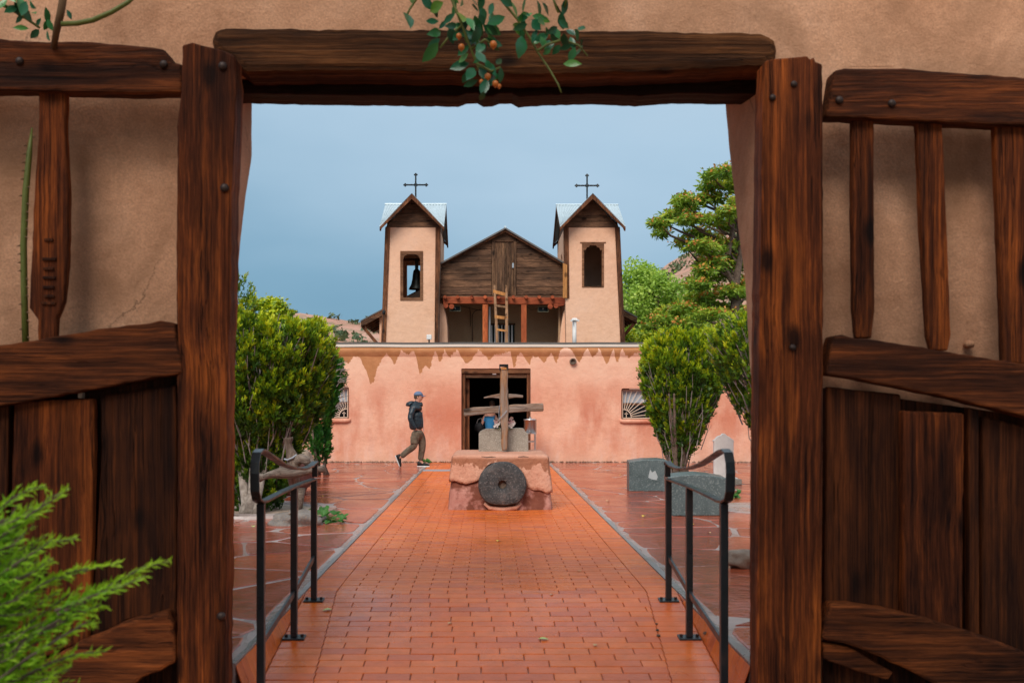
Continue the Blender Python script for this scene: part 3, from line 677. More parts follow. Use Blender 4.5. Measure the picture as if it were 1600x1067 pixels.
obj('ridge_cap', bx(P(661, 0, 27).x, P(684, 0, 27).x, 26.7, 27.2, 2.93, 3.05), IRON, t, label='dark roof hatch strip')

# ---- towers
YT = 30.0
def to_y(Y): return lambda u, v, d: Vector((u, Y + d, v))
def tower(cx, xl_b, xr_b, xl_t, xr_t, roofc, win, scal, side_arch, label, zr=None):
    """xl.. wall edges at bottom and top; win = opening (x0,z0,x1,z1)"""
    tw = bpy.data.objects.new('bell_tower', None); COL.objects.link(tw); tw.parent = church; tw.location = Vector((cx, YT, 2.8)) - Vector((0, YF, 0)); tw['label'] = label
    zb, zt_ = 2.75, 6.665; D = 3.1; Yb = YT + D
    hole = [(win[0], win[1]), (win[2], win[1]), (win[2], win[3]), (win[0], win[3])]
    # the plaster leaves a strip at each corner to the wooden posts, which stand a little proud
    bm = plate([(xl_b, zb), (xr_b, zb), (xr_t, zt_), (xl_t, zt_)], [hole], .22, to_y(YT)); obj('tower_wall', bm, PT, tw, bevel=.02)
    zl = lambda z, b, t_: b + (t_ - b) * (z - zb) / (zt_ - zb)
    # rear wall, see-through only on the bell side
    bh = [(win[0] - .05, win[1] + .1), (win[2] + .1, win[1] + .1), (win[2] + .1, win[3]), (win[0] - .05, win[3])]
    bm = plate([(xl_b, zb), (xr_b, zb), (xr_t, zt_), (xl_t, zt_)], [bh] if not scal else [], .2, to_y(Yb - .2)); obj('tower_wall', bm, PT, tw)
    # side walls
    for s in (-1, 1):
        b0, t0 = (xl_b, xl_t) if s < 0 else (xr_b, xr_t); hs = []
        if side_arch and s < 0:
            yc, w2, z0, z1 = YT + 1.35, .32, 5.05, 5.75
            hs = [[(yc - w2, z0), (yc + w2, z0), (yc + w2, z1)] + [(yc + w2 * math.cos(math.pi * k / 8), z1 + w2 * math.sin(math.pi * k / 8)) for k in range(1, 8)] + [(yc - w2, z1)]]
        th = .2 * (1 if s < 0 else -1)
        f3 = lambda u, v, d, b0=b0, t0=t0, th=th: Vector((zl(v, b0, t0) + d * (1 if th > 0 else -1) + (.001 if th > 0 else -.001), u, v))
        bm = plate([(YT + .222, zb), (Yb - .202, zb), (Yb - .202, zt_), (YT + .222, zt_)], hs, .2, f3); obj('tower_wall', bm, PT if not scal or 1 else PINT, tw)
    if scal:
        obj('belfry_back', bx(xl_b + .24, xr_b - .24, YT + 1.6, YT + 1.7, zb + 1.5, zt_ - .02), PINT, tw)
    # corner posts
    for (b0, t0, s) in ((xl_b, xl_t, -1), (xr_b, xr_t, 1)):
        if scal and s < 0: z0 = P(0, 466, YT).z
        else: z0 = zb
        bm = bmesh.new(); wd = .13
        xb0 = zl(z0, b0, t0); pts = [(xb0 - .03 if s < 0 else xb0 - wd + .02, z0), (xb0 + wd - .02 if s < 0 else xb0 + .03, z0), (t0 + wd - .01 if s < 0 else t0 + .03, zt_), (t0 - .03 if s < 0 else t0 - wd + .01, zt_)]
        bm = plate(pts, [], .12, to_y(YT - .03)); obj('corner_post', bm, WTR, tw, bevel=.008)
    # window frame
    fw = .075; x0, z0, x1, z1 = win
    if not scal:
        o_ = [(x0 - .01, z0 - .01), (x1 + .01, z0 - .01), (x1 + .01, z1 + .01), (x0 - .01, z1 + .01)]
        i_ = [(x0 + fw, z0 + fw), (x1 - fw, z0 + fw), (x1 - fw, z1 - .24), (x1 - fw - .04, z1 - .14), (x1 - fw - .13, z1 - .09), (x0 + fw + .13, z1 - .09), (x0 + fw + .04, z1 - .14), (x0 + fw, z1 - .24)]
        fro = obj('window_frame', plate(o_, [i_], .14, to_y(YT - .02)), bpy.data.materials['window_wood'], tw, bevel=.006)
    else:
        o_ = [(x0 - .01, z0 - .0), (x1 + .01, z0 - .0), (x1 + .01, z1), (x1 + .07, z1), (x1 + .07, z1 + .03), (x0 - .07, z1 + .03), (x0 - .07, z1), (x0 - .01, z1)]
        i_ = [(x0 + .05, z0 + .02), (x1 - .05, z0 + .02), (x1 - .05, z1 - .20), (x1 - .09, z1 - .22), (x1 - .13, z1 - .13), (x1 - .19, z1 - .12), (x1 - .22, z1 - .07), (x0 + .22, z1 - .07), (x0 + .19, z1 - .12), (x0 + .13, z1 - .13), (x0 + .09, z1 - .22), (x0 + .05, z1 - .20)]
        fro = obj('window_frame', plate(o_, [i_], .14, to_y(YT - .02)), bpy.data.materials['window_wood'], tw, bevel=.006)
    # cross-gable roof
    rx0, rx1, ry0, ry1 = roofc; xm = (rx0 + rx1) / 2; ym = (ry0 + ry1) / 2; ze, zr_ = 6.60, 7.56
    if not scal:
        bp = bmesh.new(); tube(bp, [(x0, YT + 1.1, z1 - .08), (x1 + .1, YT + 1.1, z1 - .08)], .04, 8); obj('bell_bar', bp, WTR, tw)
        bp = bmesh.new(); bc = ((x0 + x1) / 2 + .07, YT + 1.1, z1 - .98)
        lathe(bp, bc, [(.0, .60), (.06, .60), (.10, .56), (.12, .45), (.135, .30), (.17, .14), (.235, .02), (.24, -.01), (.20, -.01), (.14, .15), (.0, .3)], 22)
        bl = obj('bell', bp, BRONZE, tw, smooth=True)
        bp = bmesh.new(); box(bp, bc[0] - .05, bc[0] + .05, bc[1] - .05, bc[1] + .05, bc[2] + .60, bc[2] + .90); obj('bell_yoke', bp, BRONZE, bl); bp = bmesh.new(); tube(bp, [(bc[0], bc[1], bc[2] + .3), (bc[0], bc[1], bc[2] - .06)], [.01, .035], 8); obj('clapper', bp, BRONZE, bl)
    def gable_board(A_, name='gable_board'): pass
    # front and rear gable infill boards (each board a part) + side gables
    nb = 5; zg0 = 6.655
    for side, (yy0, dep) in (('front', (YT - .015, .04)), ('rear', (Yb - .03, .04))):
        for k in range(nb):
            za_ = zg0 + (zr_ - .06 - zg0) * k / nb; zb_ = zg0 + (zr_ - .06 - zg0) * (k + 1) / nb - .008
            hw = lambda z: (rx1 - rx0) / 2 * (zr_ - .05 - z) / (zr_ - ze) - .02
            wa, wb = min(hw(za_), (xr_t - xl_t) / 2 + .05), max(.01, min(hw(zb_), (xr_t - xl_t) / 2 + .05)); dd = R.uniform(0, .008)
            obj('gable_board', plate([(xm - wa, za_), (xm + wa, za_), (xm + wb, zb_), (xm - wb, zb_)], [], dep, to_y(yy0 + dd)), WB, tw)
    for s in (-1, 1):
        xs_ = xl_t if s < 0 else xr_t - .04
        bm = plate([(YT + .03, zg0), (Yb - .04, zg0), (ym, zr_ - .08)], [], .04, lambda u, v, d, xs_=xs_: Vector((xs_ + d, u, v))); obj('side_gable_board', bm, WB, tw)
    # corrugated sheets: ridge along X (visible left and right of the front gable) and ridge along Y
    def sheet(name, A_, B_, C_, D_, nw, amp=.012):
        """corrugated quad: A->B along the ridge, D,C the eave; waves run down the slope"""
        A_, B_, C_, D_ = map(Vector, (A_, B_, C_, D_)); nrm = (B_ - A_).cross(D_ - A_).normalized()
        if nrm.z < 0: nrm = -nrm
        V = []; Fc = []; n = nw * 6
        for k in range(n + 1):
            t_ = k / n; o_ = nrm * amp * math.sin(2 * math.pi * nw * t_); 
            p, q2 = A_.lerp(B_, t_) + o_, D_.lerp(C_, t_) + o_; V += [p, q2, p - nrm * .004, q2 - nrm * .004]
        for k in range(n):
            Fc += [(4 * k, 4 * k + 4, 4 * k + 5, 4 * k + 1), (4 * k + 2, 4 * k + 3, 4 * k + 7, 4 * k + 6), (4 * k + 1, 4 * k + 5, 4 * k + 7, 4 * k + 3)]
        return raw(name, V, Fc, GALV, tw, smooth=False)
    # transverse ridge from side to side, its slopes facing the front and the back, cut away where the front gable covers them
    e = .01
    for s, ye in ((-1, ry0), (1, ry1)):
        for q_ in (-1, 1):
            xo = rx0 if q_ < 0 else rx1
            # triangle-ish quad: at the ridge it meets the centre, at the eave only the outer corner
            sheet('metal_roof', (xm, ym, zr_), (xo, ym, zr_), (xo, ye, ze), (xo - (q_) * .02, ye, ze), 10)
    for q_ in (-1, 1):
        xo = rx0 if q_ < 0 else rx1
        for s, ye in ((-1, ry0), (1, ry1)):
            sheet('metal_roof', (xm, ym, zr_ + e), (xm, ye, zr_ + e), (xo, ye, ze + e), (xo, ye + s * -.02, ze + e), 12)
    bm = bmesh.new(); tube(bm, [(rx0 - .01, ym, zr_ + .012), (rx1 + .01, ym, zr_ + .012)], .022, 8); obj('ridge_roll', bm, GALV, tw)
    # barge boards on the four gables
    for ye, dy in ((ry0 + .02, -1), (ry1 - .02, 1)):
        for xo in (rx0, rx1):
            s = -1 if xo == rx0 else 1
            bm = plate([(xm, zr_ - .015), (xo, ze - .02), (xo - s * .0, ze - .10), (xm, zr_ - .16)], [], .05, to_y(ye - .025)); obj('barge_board', bm, WTR, tw, bevel=.005)
    for xo in (rx0, rx1):
        for ye in (ry0, ry1):
            bm = plate([(ym, zr_ - .03), (ye + (.03 if ye == ry0 else -.03), ze - .03), (ye + (.03 if ye == ry0 else -.03), ze - .12), (ym, zr_ - .18)], [], .04, lambda u, v, d, xo=xo: Vector((xo + (d if xo == rx0 else -d), u, v))); obj('barge_board', bm, WTR, tw)
    # dark soffit under the overhang
    # iron cross with budded ends
    ct = bmesh.new(); cx_ = xm; zc0 = zr_ - .05; ztp = 8.46; za2 = 8.15; hw2 = .32
    bar(ct, (cx_, ym, zc0), (cx_, ym, ztp), .045, .045); bar(ct, (cx_ - hw2, ym, za2), (cx_ + hw2, ym, za2), .04, .04)
    for (dx, dz) in ((0, ztp), (-hw2, za2), (hw2, za2)):
        px_, pz_ = cx_ + dx, dz
        for (ax, az) in ((-.035, 0), (.035, 0), (0, .03), (0, -.03), (0, 0)): ico(ct, (px_ + ax, ym, pz_ + az), .03, 1)
    for k in range(9):
        ico(ct, (cx_ - .26 + .065 * k, ym - .02, za2 + .006 * (-1) ** k), .024, 1); ico(ct, (cx_ + .006 * (-1) ** k, ym - .02, zc0 + .1 + .09 * k), .024, 1)
    for (sx_, sz_) in ((1, 1), (-1, 1), (1, -1), (-1, -1)): bar(ct, (cx_ + sx_ * .07, ym, za2), (cx_, ym, za2 + sz_ * .07), .015, .015)
    obj('roof_cross', ct, IRON, tw)
    return tw
twL = tower(-2.19, P(596, 0, YT).x, P(684.5, 0, YT).x, P(603.5, 0, YT).x, P(687, 0, YT).x, (-3.12, -1.26, 29.55, 32.8),
      (P(626, 0, YT).x, P(0, 469, YT).z, P(660.5, 0, YT).x, P(0, 393, YT).z), False, False, 'left bell tower with open belfry showing a bronze bell')
twR = tower(3.04, P(885, 0, YT).x, P(976.5, 0, YT).x, P(882, 0, YT).x, P(967, 0, YT).x, (2.09, 3.98, 29.55, 33.0),
      (P(910, 0, YT).x, P(0, 449, YT).z, P(943, 0, YT).x, P(0, 380, YT).z), True, True, 'right bell tower with scalloped window and no bell in view')

# ---- wooden gable between the towers
YG = 30.35
def G(px, py): p = P(px, py, YG); return (p.x, p.z)
gable = bpy.data.objects.new('gable', None); COL.objects.link(gable); gable.parent = church; gable.location = (.52, YG - YF, 4.6); gable['label'] = 'dark weathered board gable with a loft door between the towers'
def roof_y(x):   # underside line of the roof in photo pixels
    return 359 + (abs(x - 789.5)) * (.551 if x < 789.5 else .597)
ylines = [461, 449, 438, 428, 418, 409, 399, 389, 380, 371, 362]
for side in (0, 1):
    xa, xb = ((687, 768.0) if side == 0 else (807.0, 880))
    for i in range(len(ylines) - 1):
        yb_, yt_ = ylines[i] - .25, ylines[i + 1] + .25
        def lim(y_):  # allowed x range under the roof line
            if side == 0: return max(xa, 789.5 - (y_ - 359) / .551), xb
            return xa, min(xb, 789.5 + (y_ - 359) / .597)
        l0, r0 = lim(yb_); l1, r1 = lim(yt_)
        if r0 - l0 < 3: continue
        if r1 - l1 < .5: l1 = r1 = (r0 if side == 0 else l0); l1 -= .3 if side == 0 else 0; r1 += 0 if side == 0 else .3
        sag = (0 if side else 0)
        pts = [G(l0, yb_), G(r0, yb_), G(r1, yt_), G(l1, yt_)]
        o = obj('board', plate(pts, [], .035, to_y(YG + R.uniform(0, .014))), WB, gable, bevel=.004, seg=1)
obj('board', plate([G(774, 379), G(804, 379), G(789.5, 366)], [], .03, to_y(YG + .01)), WB, gable)
bm = plate([G(687.5, 466), G(879.5, 466), G(879.5, 462), G(687.5, 462)], [], .05, to_y(YG - .02)); obj('bottom_board', bm, WB, gable, bevel=.004)
YO = YT - .09
bm = plate([(P(x_, y_, YO).x, P(x_, y_, YO).z) for x_, y_ in ((879.5, 465.5), (886.2, 465.5), (886.2, 414), (879.5, 411))], [], .05, to_y(YO)); obj('corner_board', bm, WOR, gable, label='fresh orange corner board')
bm = plate([G(768.5, 461.5), G(773, 461.5), G(773, 378), G(768.5, 378)], [], .05, to_y(YG - .03)); dfr = obj('door_frame', bm, WBV, gable)
bm = plate([G(802.8, 461.5), G(806.8, 461.5), G(806.8, 378), G(802.8, 378)], [], .05, to_y(YG - .03)); obj('door_frame', bm, WBV, gable)
bm = plate([G(769, 377.7), G(806.5, 377.7), G(806.5, 370.5), G(789.5, 361.5), G(769, 372)], [], .045, to_y(YG - .022)); obj('door_head', bm, WB, gable)
ld = bpy.data.objects.new('loft_door', None); COL.objects.link(ld); ld.parent = gable; ld.location = Vector((*[G(788, 0)[0]], YG, 5)) - Vector((.52, YG, 4.6))
npk = 8
for k in range(npk):
    a_, b_ = 773.3 + 29.2 * k / npk, 773.3 + 29.2 * (k + 1) / npk - .25
    obj('plank', plate([G(a_, 461), G(b_, 461), G(b_, 379), G(a_, 379)], [], .03, to_y(YG + .012 + R.uniform(0, .010))), WBV, ld)
bm = bmesh.new(); c = P(801.5, 415, YG); box(bm, c.x - .025, c.x + .025, YG - .03, YG + .01, c.z - .07, c.z + .07); obj('latch', bm, STEEL, ld)
# barge boards + roof
for s in (-1, 1):
    ax_, ay_ = (685, 416.5) if s < 0 else (884, 417)
    bm = plate([G(789.5, 357.5), G(ax_, ay_ - 3.5), G(ax_ + .5 * s, ay_ + 1.5), G(789.5, 363.5)], [], .06, to_y(YG - .14)); obj('barge_board', bm, WTR, gable, bevel=.005)
def roofplane(name, xr, zr, xe, ze, y0, y1, mat, parent, th=.05):
    V = [(xr, y0, zr), (xe, y0, ze), (xe, y1, ze), (xr, y1, zr), (xr, y0, zr - th), (xe, y0, ze - th), (xe, y1, ze - th), (xr, y1, zr - th)]
    return raw(name, V, [(0, 1, 2, 3), (7, 6, 5, 4), (0, 4, 5, 1), (1, 5, 6, 2), (2, 6, 7, 3), (3, 7, 4, 0)], mat, parent)
ar = P(789.5, 356.5, YG - .18)
for s, px_, py_ in ((-1, 688, 411.5), (1, 883, 411.5)):
    e_ = P(px_, py_, YG - .18); roofplane('roof', ar.x, ar.z + .02, e_.x, e_.z + .02, YG - .2, 33.2, GALVD, church)
bm = bmesh.new(); tube(bm, [(ar.x, YG - .22, ar.z + .03), (ar.x, 50, ar.z + .03)], .035, 8); obj('ridge_roll', bm, GALV, church)
# nave behind
NY = 33.25
eL = P(563, 503, NY); eR = P(996, 497, NY)
for e_ in (eL, eR):
    roofplane('roof', ar.x, ar.z - .02, e_.x, e_.z + .05, NY, 52, GALVD, church, .04)
    s = -1 if e_.x < 0 else 1
    for k in range(6):
        yk = NY + .05 + k * .6; bm = bmesh.new(); sl = (ar.z - e_.z - .05) / (ar.x - e_.x)
        x_in = e_.x - s * 1.1; bar(bm, (e_.x - s * .03, yk, e_.z - .08), (x_in, yk, e_.z - .08 + sl * (x_in - e_.x)), .09, .14); obj('rafter', bm, WTR, church)
    obj('soffit_boards', plate([(e_.x - s * .02, e_.z - .16), (e_.x - s * 1.2, e_.z - .16 + abs(sl) * 1.18), (e_.x - s * 1.2, e_.z - .0 + abs(sl) * 1.0), (e_.x - s * .02, e_.z + .0)], [], .04, to_y(NY - .02)), WB, church)
bm = plate([(eL.x + .6, 0), (eR.x - .6, 0), (eR.x - .6, 4.3), (ar.x, 6.4), (eL.x + .6, 4.3)], [], .3, to_y(NY + .2)); obj('nave_wall', bm, PT, church)
obj('side_wall', bx(eL.x + .6, eL.x + .9, NY + .5, 51.5, 0, 4.2), PT, church); obj('side_wall', bx(eR.x - .9, eR.x - .6, NY + .5, 51.5, 0, 4.2), PT, church)
# left lower diagonal brace under the eave
for e_, s in ((eL, -1), (eR, 1)):
    bm = bmesh.new(); bar(bm, (e_.x - s * .05, NY + .1, e_.z - .12), (e_.x - s * .75, NY + .1, e_.z - .95), .06, .10); obj('brace', bm, WTR, church)

# ---- balcony under the gable
YB = 30.45
def B(px, py, Y=YB): p = P(px, py, Y); return (p.x, p.z)
bm = plate([B(692, 464.5), B(882, 466), B(883, 475), B(880, 479), B(872, 480), B(868, 477), B(700, 475.5), B(698, 479), B(693, 477)], [], .16, to_y(YB - .22)); obj('balcony_beam', bm, WRD, church, bevel=.02)
for px_ in (697, 868): 
    for q_, (dx, dy) in enumerate(((0, 0), (9, 1.5))):
        bm = bmesh.new(); c = P(px_ + dx * (1 if px_ < 700 else -1), 478.5 + dy, YB); lathe(bm, (c.x, YB - .23, c.z), [(.075, 0), (.075, .17)], 14, 'y'); obj('corbel', bm, WRD, church)
for px_ in (696, 715.5, 737.5, 758, 779, 801.5, 821.5, 841.5, 862):
    bm = bmesh.new(); c = P(px_, 466.2, YB); tube(bm, [(c.x, YB - .38, c.z), (c.x, 31.9, c.z + .01)], .052, 12); obj('viga', bm, WRD, church, smooth=False)
for (a_, b_) in ((754, 762.5), (814, 822.5)):
    bm = bmesh.new(); x0 = P(a_, 0, YB).x; x1 = P(b_, 0, YB).x; box(bm, x0, x1, YB - .2, YB - .04, 2.85, P(0, 476.5, YB).z); obj('balcony_post', bm, WRV, church, bevel=.015)
bm = bmesh.new(); c = P(765, 0, 30.7); tube(bm, [(c.x, 30.7, 2.85), (c.x, 30.7, 4.4)], .028, 8); obj('downpipe', bm, WHITE, church)
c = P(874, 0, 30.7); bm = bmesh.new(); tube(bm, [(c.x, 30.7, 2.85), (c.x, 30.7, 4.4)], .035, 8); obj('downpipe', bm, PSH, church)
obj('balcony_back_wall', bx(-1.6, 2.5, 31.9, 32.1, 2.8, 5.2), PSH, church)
obj('balcony_ceiling', bx(-1.5, 2.4, 30.5, 31.9, P(0, 465, YB).z + .06, P(0, 465, YB).z + .10), WB, church)
for s, pts in ((-1, [(685, 537), (699.8, 537), (699, 510), (696.5, 490), (692, 474), (685.3, 474)]), (1, [(873.8, 537), (893, 537), (893, 477), (884, 474), (880, 490), (876.5, 512)])):
    bm = plate([B(*p) for p in pts], [], 1.5, to_y(YB - .02)); obj('plaster_pier', bm, PT, church, bevel=.03)
# nave window with white blind slats, behind the ladder
wn_ = obj('balcony_window', plate([B(764, 537, 31.85), B(804, 537, 31.85), B(804, 506, 31.85), B(764, 506, 31.85)], [], .03, to_y(31.86)), GLASS, church)
for k in range(7):
    x0 = 767 + k * 5.3; obj('curtain_slat', plate([B(x0, 537, 31.8), B(x0 + 2.4, 537, 31.8), B(x0 + 2.2, 508, 31.8), B(x0 + .2, 508, 31.8)], [], .01, to_y(31.83)), WHITE, wn_)
bm = plate([B(763, 507.5, 31.8), B(805, 507.5, 31.8), B(805, 505, 31.8), B(763, 505, 31.8)], [], .05, to_y(31.81)); obj('frame', bm, WTR, wn_)
# loudspeakers and cables
for i, (x0, x1, y0, y1, lb) in enumerate(((702.5, 720, 478, 487, 'olive box loudspeaker hanging under the left end of the balcony beam'), (840, 857, 479, 488, 'olive box loudspeaker hanging under the right end of the balcony beam'))):
    a_ = P(x0, y1, 30.6); b_ = P(x1, y0, 30.6); t = thing('loudspeaker', lb, 'loudspeaker', ((a_.x + b_.x) / 2, 30.6, b_.z), 'loudspeakers under the balcony')
    f3 = lambda u, v, d, xc=(a_.x + b_.x) / 2, zc=(a_.z + b_.z) / 2: Vector((xc + (u - xc) * (1 - d * .9), 30.5 + d, zc + (v - zc) * (1 - d * .9)))
    obj('horn', plate([(a_.x, a_.z), (b_.x, a_.z), (b_.x, b_.z), (a_.x, b_.z)], [[(a_.x + .02, a_.z + .02), (b_.x - .02, a_.z + .02), (b_.x - .02, b_.z - .02), (a_.x + .02, b_.z - .02)]], .22, f3), SPK, t)
    bm = bmesh.new(); ico(bm, ((a_.x + b_.x) / 2, 30.6, (a_.z + b_.z) / 2 + .02), .028, 1); obj('driver', bm, WHITE, t)
    obj('back_plate', bx(a_.x + .04, b_.x - .04, 30.66, 30.70, a_.z + .03, b_.z - .02), IRON, t)
for pts, r_ in (([P(719, 478, 30.9), P(732, 481, 31.2), P(745, 484, 31.4), P(754, 485, 31.5)], .008), ([P(738, 536, 31.84), P(738, 492, 31.84), P(742, 486, 31.8), P(752, 483, 31.7)], .010), ([P(822, 478, 31.2), P(830, 484, 31.2), P(838, 483, 31), P(843, 479, 30.8)], .008), ([P(735, 510, 31.86), P(735, 488, 31.86), P(733, 480, 31.8)], .008)):
    bm = bmesh.new(); tube(bm, pts, r_, 5); obj('hanging_cable', bm, WIRE, church)
# thin cables down the left tower edge
bm = bmesh.new(); tube(bm, [P(688.5, 414, 29.9), P(686, 470, 29.9), P(685.5, 533, 28)], .008, 5); obj('lightning_cable', bm, WIRE, church)
bm = bmesh.new(); c = P(600, 488, 29.85); ico(bm, c, .06, 1, (1, 1, 1.4)); tube(bm, [c, P(598, 533, 29.85)], .01, 5); obj('cable_box', bm, IRON, church)

# ---- ladder
lad = thing('ladder', 'rough pole ladder leaning against the loft door of the gable', 'ladder', (P(782, 0, 29.3).x, 29.3, 2.92))
def LP(px, py): t_ = (534 - py) / (534 - 446.0); Y = 29.2 + 1.0 * t_; p = P(px, py, Y); return Vector((p.x, Y, p.z))
bm = bmesh.new(); tube(bm, [LP(777, 536), LP(775.5, 505), LP(774, 478), LP(772.8, 446.5)], [.045, .042, .04, .036], 8); obj('rail', bm, WLA, lad)
bm = bmesh.new(); tube(bm, [LP(791.5, 536), LP(791.8, 500), LP(791.5, 470), LP(791, 446.5)], [.048, .045, .04, .036], 8); obj('rail', bm, WLA, lad)
def rung(xa, ya, xb, yb, h, mat, lb=None):
    bm = plate([(LP(xa, ya - h / 2).x, LP(xa, ya - h / 2).z), (LP(xb, yb - h / 2).x, LP(xb, yb - h / 2).z), (LP(xb, yb + h / 2).x, LP(xb, yb + h / 2).z), (LP(xa, ya + h / 2).x, LP(xa, ya + h / 2).z)], [], .03, to_y(LP(0, ya).y - .07))
    obj('rung', bm, mat, lad, label=lb)
rung(770.5, 455.5, 792.5, 461, 5, WOR, 'orange board rung'); rung(773, 477.5, 791, 480, 3, WLA); rung(773, 495, 793.5, 497.5, 4.5, WOR, 'orange board rung'); rung(776, 515, 793.5, 517.5, 3, WOR, 'orange board rung')

# ------------------------------------------------------------------ gate wall (near)
GY0, GY1 = 5.75, 6.45
def lerp_tab(tab, z):
    if z <= tab[0][0]: return tab[0][1]
    for (a_, b_), (c_, d_) in zip(tab, tab[1:]):
        if z <= c_: return b_ + (d_ - b_) * (z - a_) / (c_ - a_)
    return tab[-1][1]
def jt(pts): return sorted(((CZ + (VY - py) * GY1 / F, (px - VX) * GY1 / F) for px, py in pts))
LB = jt([(396, 150), (394, 250), (385, 310), (377, 380), (370, 470), (367, 560), (361, 700), (356, 1000), (354, 1120)])
RB = jt([(1130, 150), (1136, 230), (1143, 300), (1151, 370), (1160, 440), (1167, 560), (1176, 660), (1183, 760), (1188, 1000), (1190, 1120)])
gate_wall = thing('adobe_gate_wall', 'thick weathered tan adobe wall with the gateway the photo looks through', 'wall', (0, 6.1, -.37))
def disp(x, y, z): return .030 * nz((x, y * .2, z), .75, 1) + .012 * nz((x, y * .5, z), 2.6, 2) + .004 * nz((x, y, z), 9, 3)
def pier(s, tab):
    V = []; Fc = []; zs = [-.45 + (3.385 + .45) * j / 90 for j in range(91)]; nF, nJ = 60, 16
    for z in zs:
        xf = (-1.49 if s < 0 else 1.60); xb_ = lerp_tab(tab, z); xo = s * 8.0; r = .07; ring = []
        for i in range(nF + 1):
            t_ = (i / nF) ** .6; x = xo + (xf - s * -r * 1.0 * 1 - xo) * t_; x = xo + ((xf + s * r) - xo) * t_; ring.append((x, GY0, 0, -1))
        for k in range(1, 5):
            a_ = math.pi / 2 * k / 5; ring.append((xf + s * r - s * r * math.sin(a_), GY0 + r - r * math.cos(a_), -s * math.sin(a_), -math.cos(a_)))
        for j in range(nJ + 1):
            t_ = j / nJ; ring.append((xf + (xb_ - xf) * t_, GY0 + r + (GY1 - .04 - GY0 - r) * t_, -s, 0))
        ring.append((xb_ + s * .015, GY1 - .012, -s * .7, .7)); ring.append((xb_ + s * .05, GY1, 0, 1)); ring.append((s * 4, GY1, 0, 1)); ring.append((xo, GY1, 0, 1))
        for x, y, nx, ny in ring:
            d = disp(x, y, z) if ny <= 0 else 0
            V.append((x + nx * d * .6, y + ny * (-abs(0) + d) if ny < 0 else y, z))
    m_ = len(ring)
    for j in range(len(zs) - 1):
        for i in range(m_): Fc.append((j * m_ + i, j * m_ + (i + 1) % m_, (j + 1) * m_ + (i + 1) % m_, (j + 1) * m_ + i))
    raw('pier', V, Fc, PG, gate_wall, smooth=True)
pier(-1, LB); pier(1, RB)
V = []; Fc = []; nxx = 190; zs = [3.385 + 1.2 * j / 34 for j in range(35)]
for z in zs:
    for i in range(nxx + 1):
        x = -8 + 16 * i / nxx; d = disp(x, GY0, z); rnd = max(0, (z - 4.4) / .185) ** 2 * .15; V.append((x, GY0 - d + rnd, z))
m_ = nxx + 1
for j in range(len(zs) - 1):
    for i in range(nxx): Fc.append((j * m_ + i, j * m_ + i + 1, (j + 1) * m_ + i + 1, (j + 1) * m_ + i))
k0 = len(V)
for x in (-8, 8):
    for z in (3.385, 4.585): V.append((x, GY1, z))
Fc += [(k0, k0 + 1, k0 + 3, k0 + 2), (34 * m_, 34 * m_ + nxx, k0 + 3, k0 + 1), (0, nxx, k0 + 2, k0)]
raw('top_wall', V, Fc, PG, gate_wall, smooth=False)
for p in gate_wall.children[-1].data.polygons: p.use_smooth = len(p.vertices) == 4 and p.area < .05
# three lintel beams
ltl = timber('lintel_beam', [(330, 46), (350, 41), (600, 43), (800, 44), (1000, 45), (1190, 49), (1214, 58), (1217, 88), (1196, 104), (1000, 114), (830, 118), (700, 114), (560, 112), (385, 114), (330, 76)], 5.70, .27, WLN, gate_wall, 2.2, 14, 3, .045, 'weathered front lintel beam with wavy grain')
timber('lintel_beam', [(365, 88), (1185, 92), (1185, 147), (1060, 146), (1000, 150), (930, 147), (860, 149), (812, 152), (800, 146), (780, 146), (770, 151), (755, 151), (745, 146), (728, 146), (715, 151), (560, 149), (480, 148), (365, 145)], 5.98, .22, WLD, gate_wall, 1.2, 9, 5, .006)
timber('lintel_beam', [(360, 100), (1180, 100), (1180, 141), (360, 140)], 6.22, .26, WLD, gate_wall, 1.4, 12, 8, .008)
# peg fixing the right wall behind the gate, seen through the slats
bm = bmesh.new(); c = P(1514, 538, 5.70); ico(bm, c, .028, 2, (1, 1.6, .8), .3, 4); obj('plaster_nub', bm, PG, gate_wall, smooth=True)

# ---- gate leaves
GF = 5.42
gL = thing('wooden_gate', 'left gate leaf of dark timber with one carved slat, folded back on the adobe wall', 'gate', (P(180, 0, GF).x, GF, -.36), 'gate leaves either side of the opening')
timber('stile', [(284, 70), (300, 66), (316, 70), (345, 78), (366, 88), (368, 130), (366, 220), (362, 300), (361, 400), (360, 470), (356, 560), (355, 700), (352, 1000), (351, 1180), (278, 1180), (276, 900), (277, 640), (275, 400), (277, 200), (283, 145)], GF, .17, WGV, gL, 1.8, 16, 2, .010)
timber('rail', [(-260, 52), (-120, 56), (0, 60), (70, 65), (110, 63), (200, 70), (255, 76), (272, 97), (284, 99), (284, 145), (200, 144), (100, 142), (0, 140), (-260, 136)], GF + .03, .13, WGH, gL, 1.8, 14, 3, .014)
timber('slat', [(60, 120), (104, 120), (101, 200), (106, 300), (105, 400), (99, 470), (88, 497), (86, 545), (58, 545), (59, 500), (45, 480), (49, 400), (53, 300), (60, 200)], GF + .08, .06, WGV, gL, 1.2, 14, 4, .01, 'carved slat with a row of notches')
for k, (y0, s) in enumerate(((375, 7), (405, 11), (420, 8), (434, 10), (449, 9), (463, 8), (474, 11))):
    bm = bmesh.new(); c = P(76 + (k % 2), y0, GF + .075); box(bm, c.x - s * .0034, c.x + s * .0034, GF + .068, GF + .09, c.z - .008, c.z + .008)
    obj('notch', bm, WGD, gL, bevel=.003)
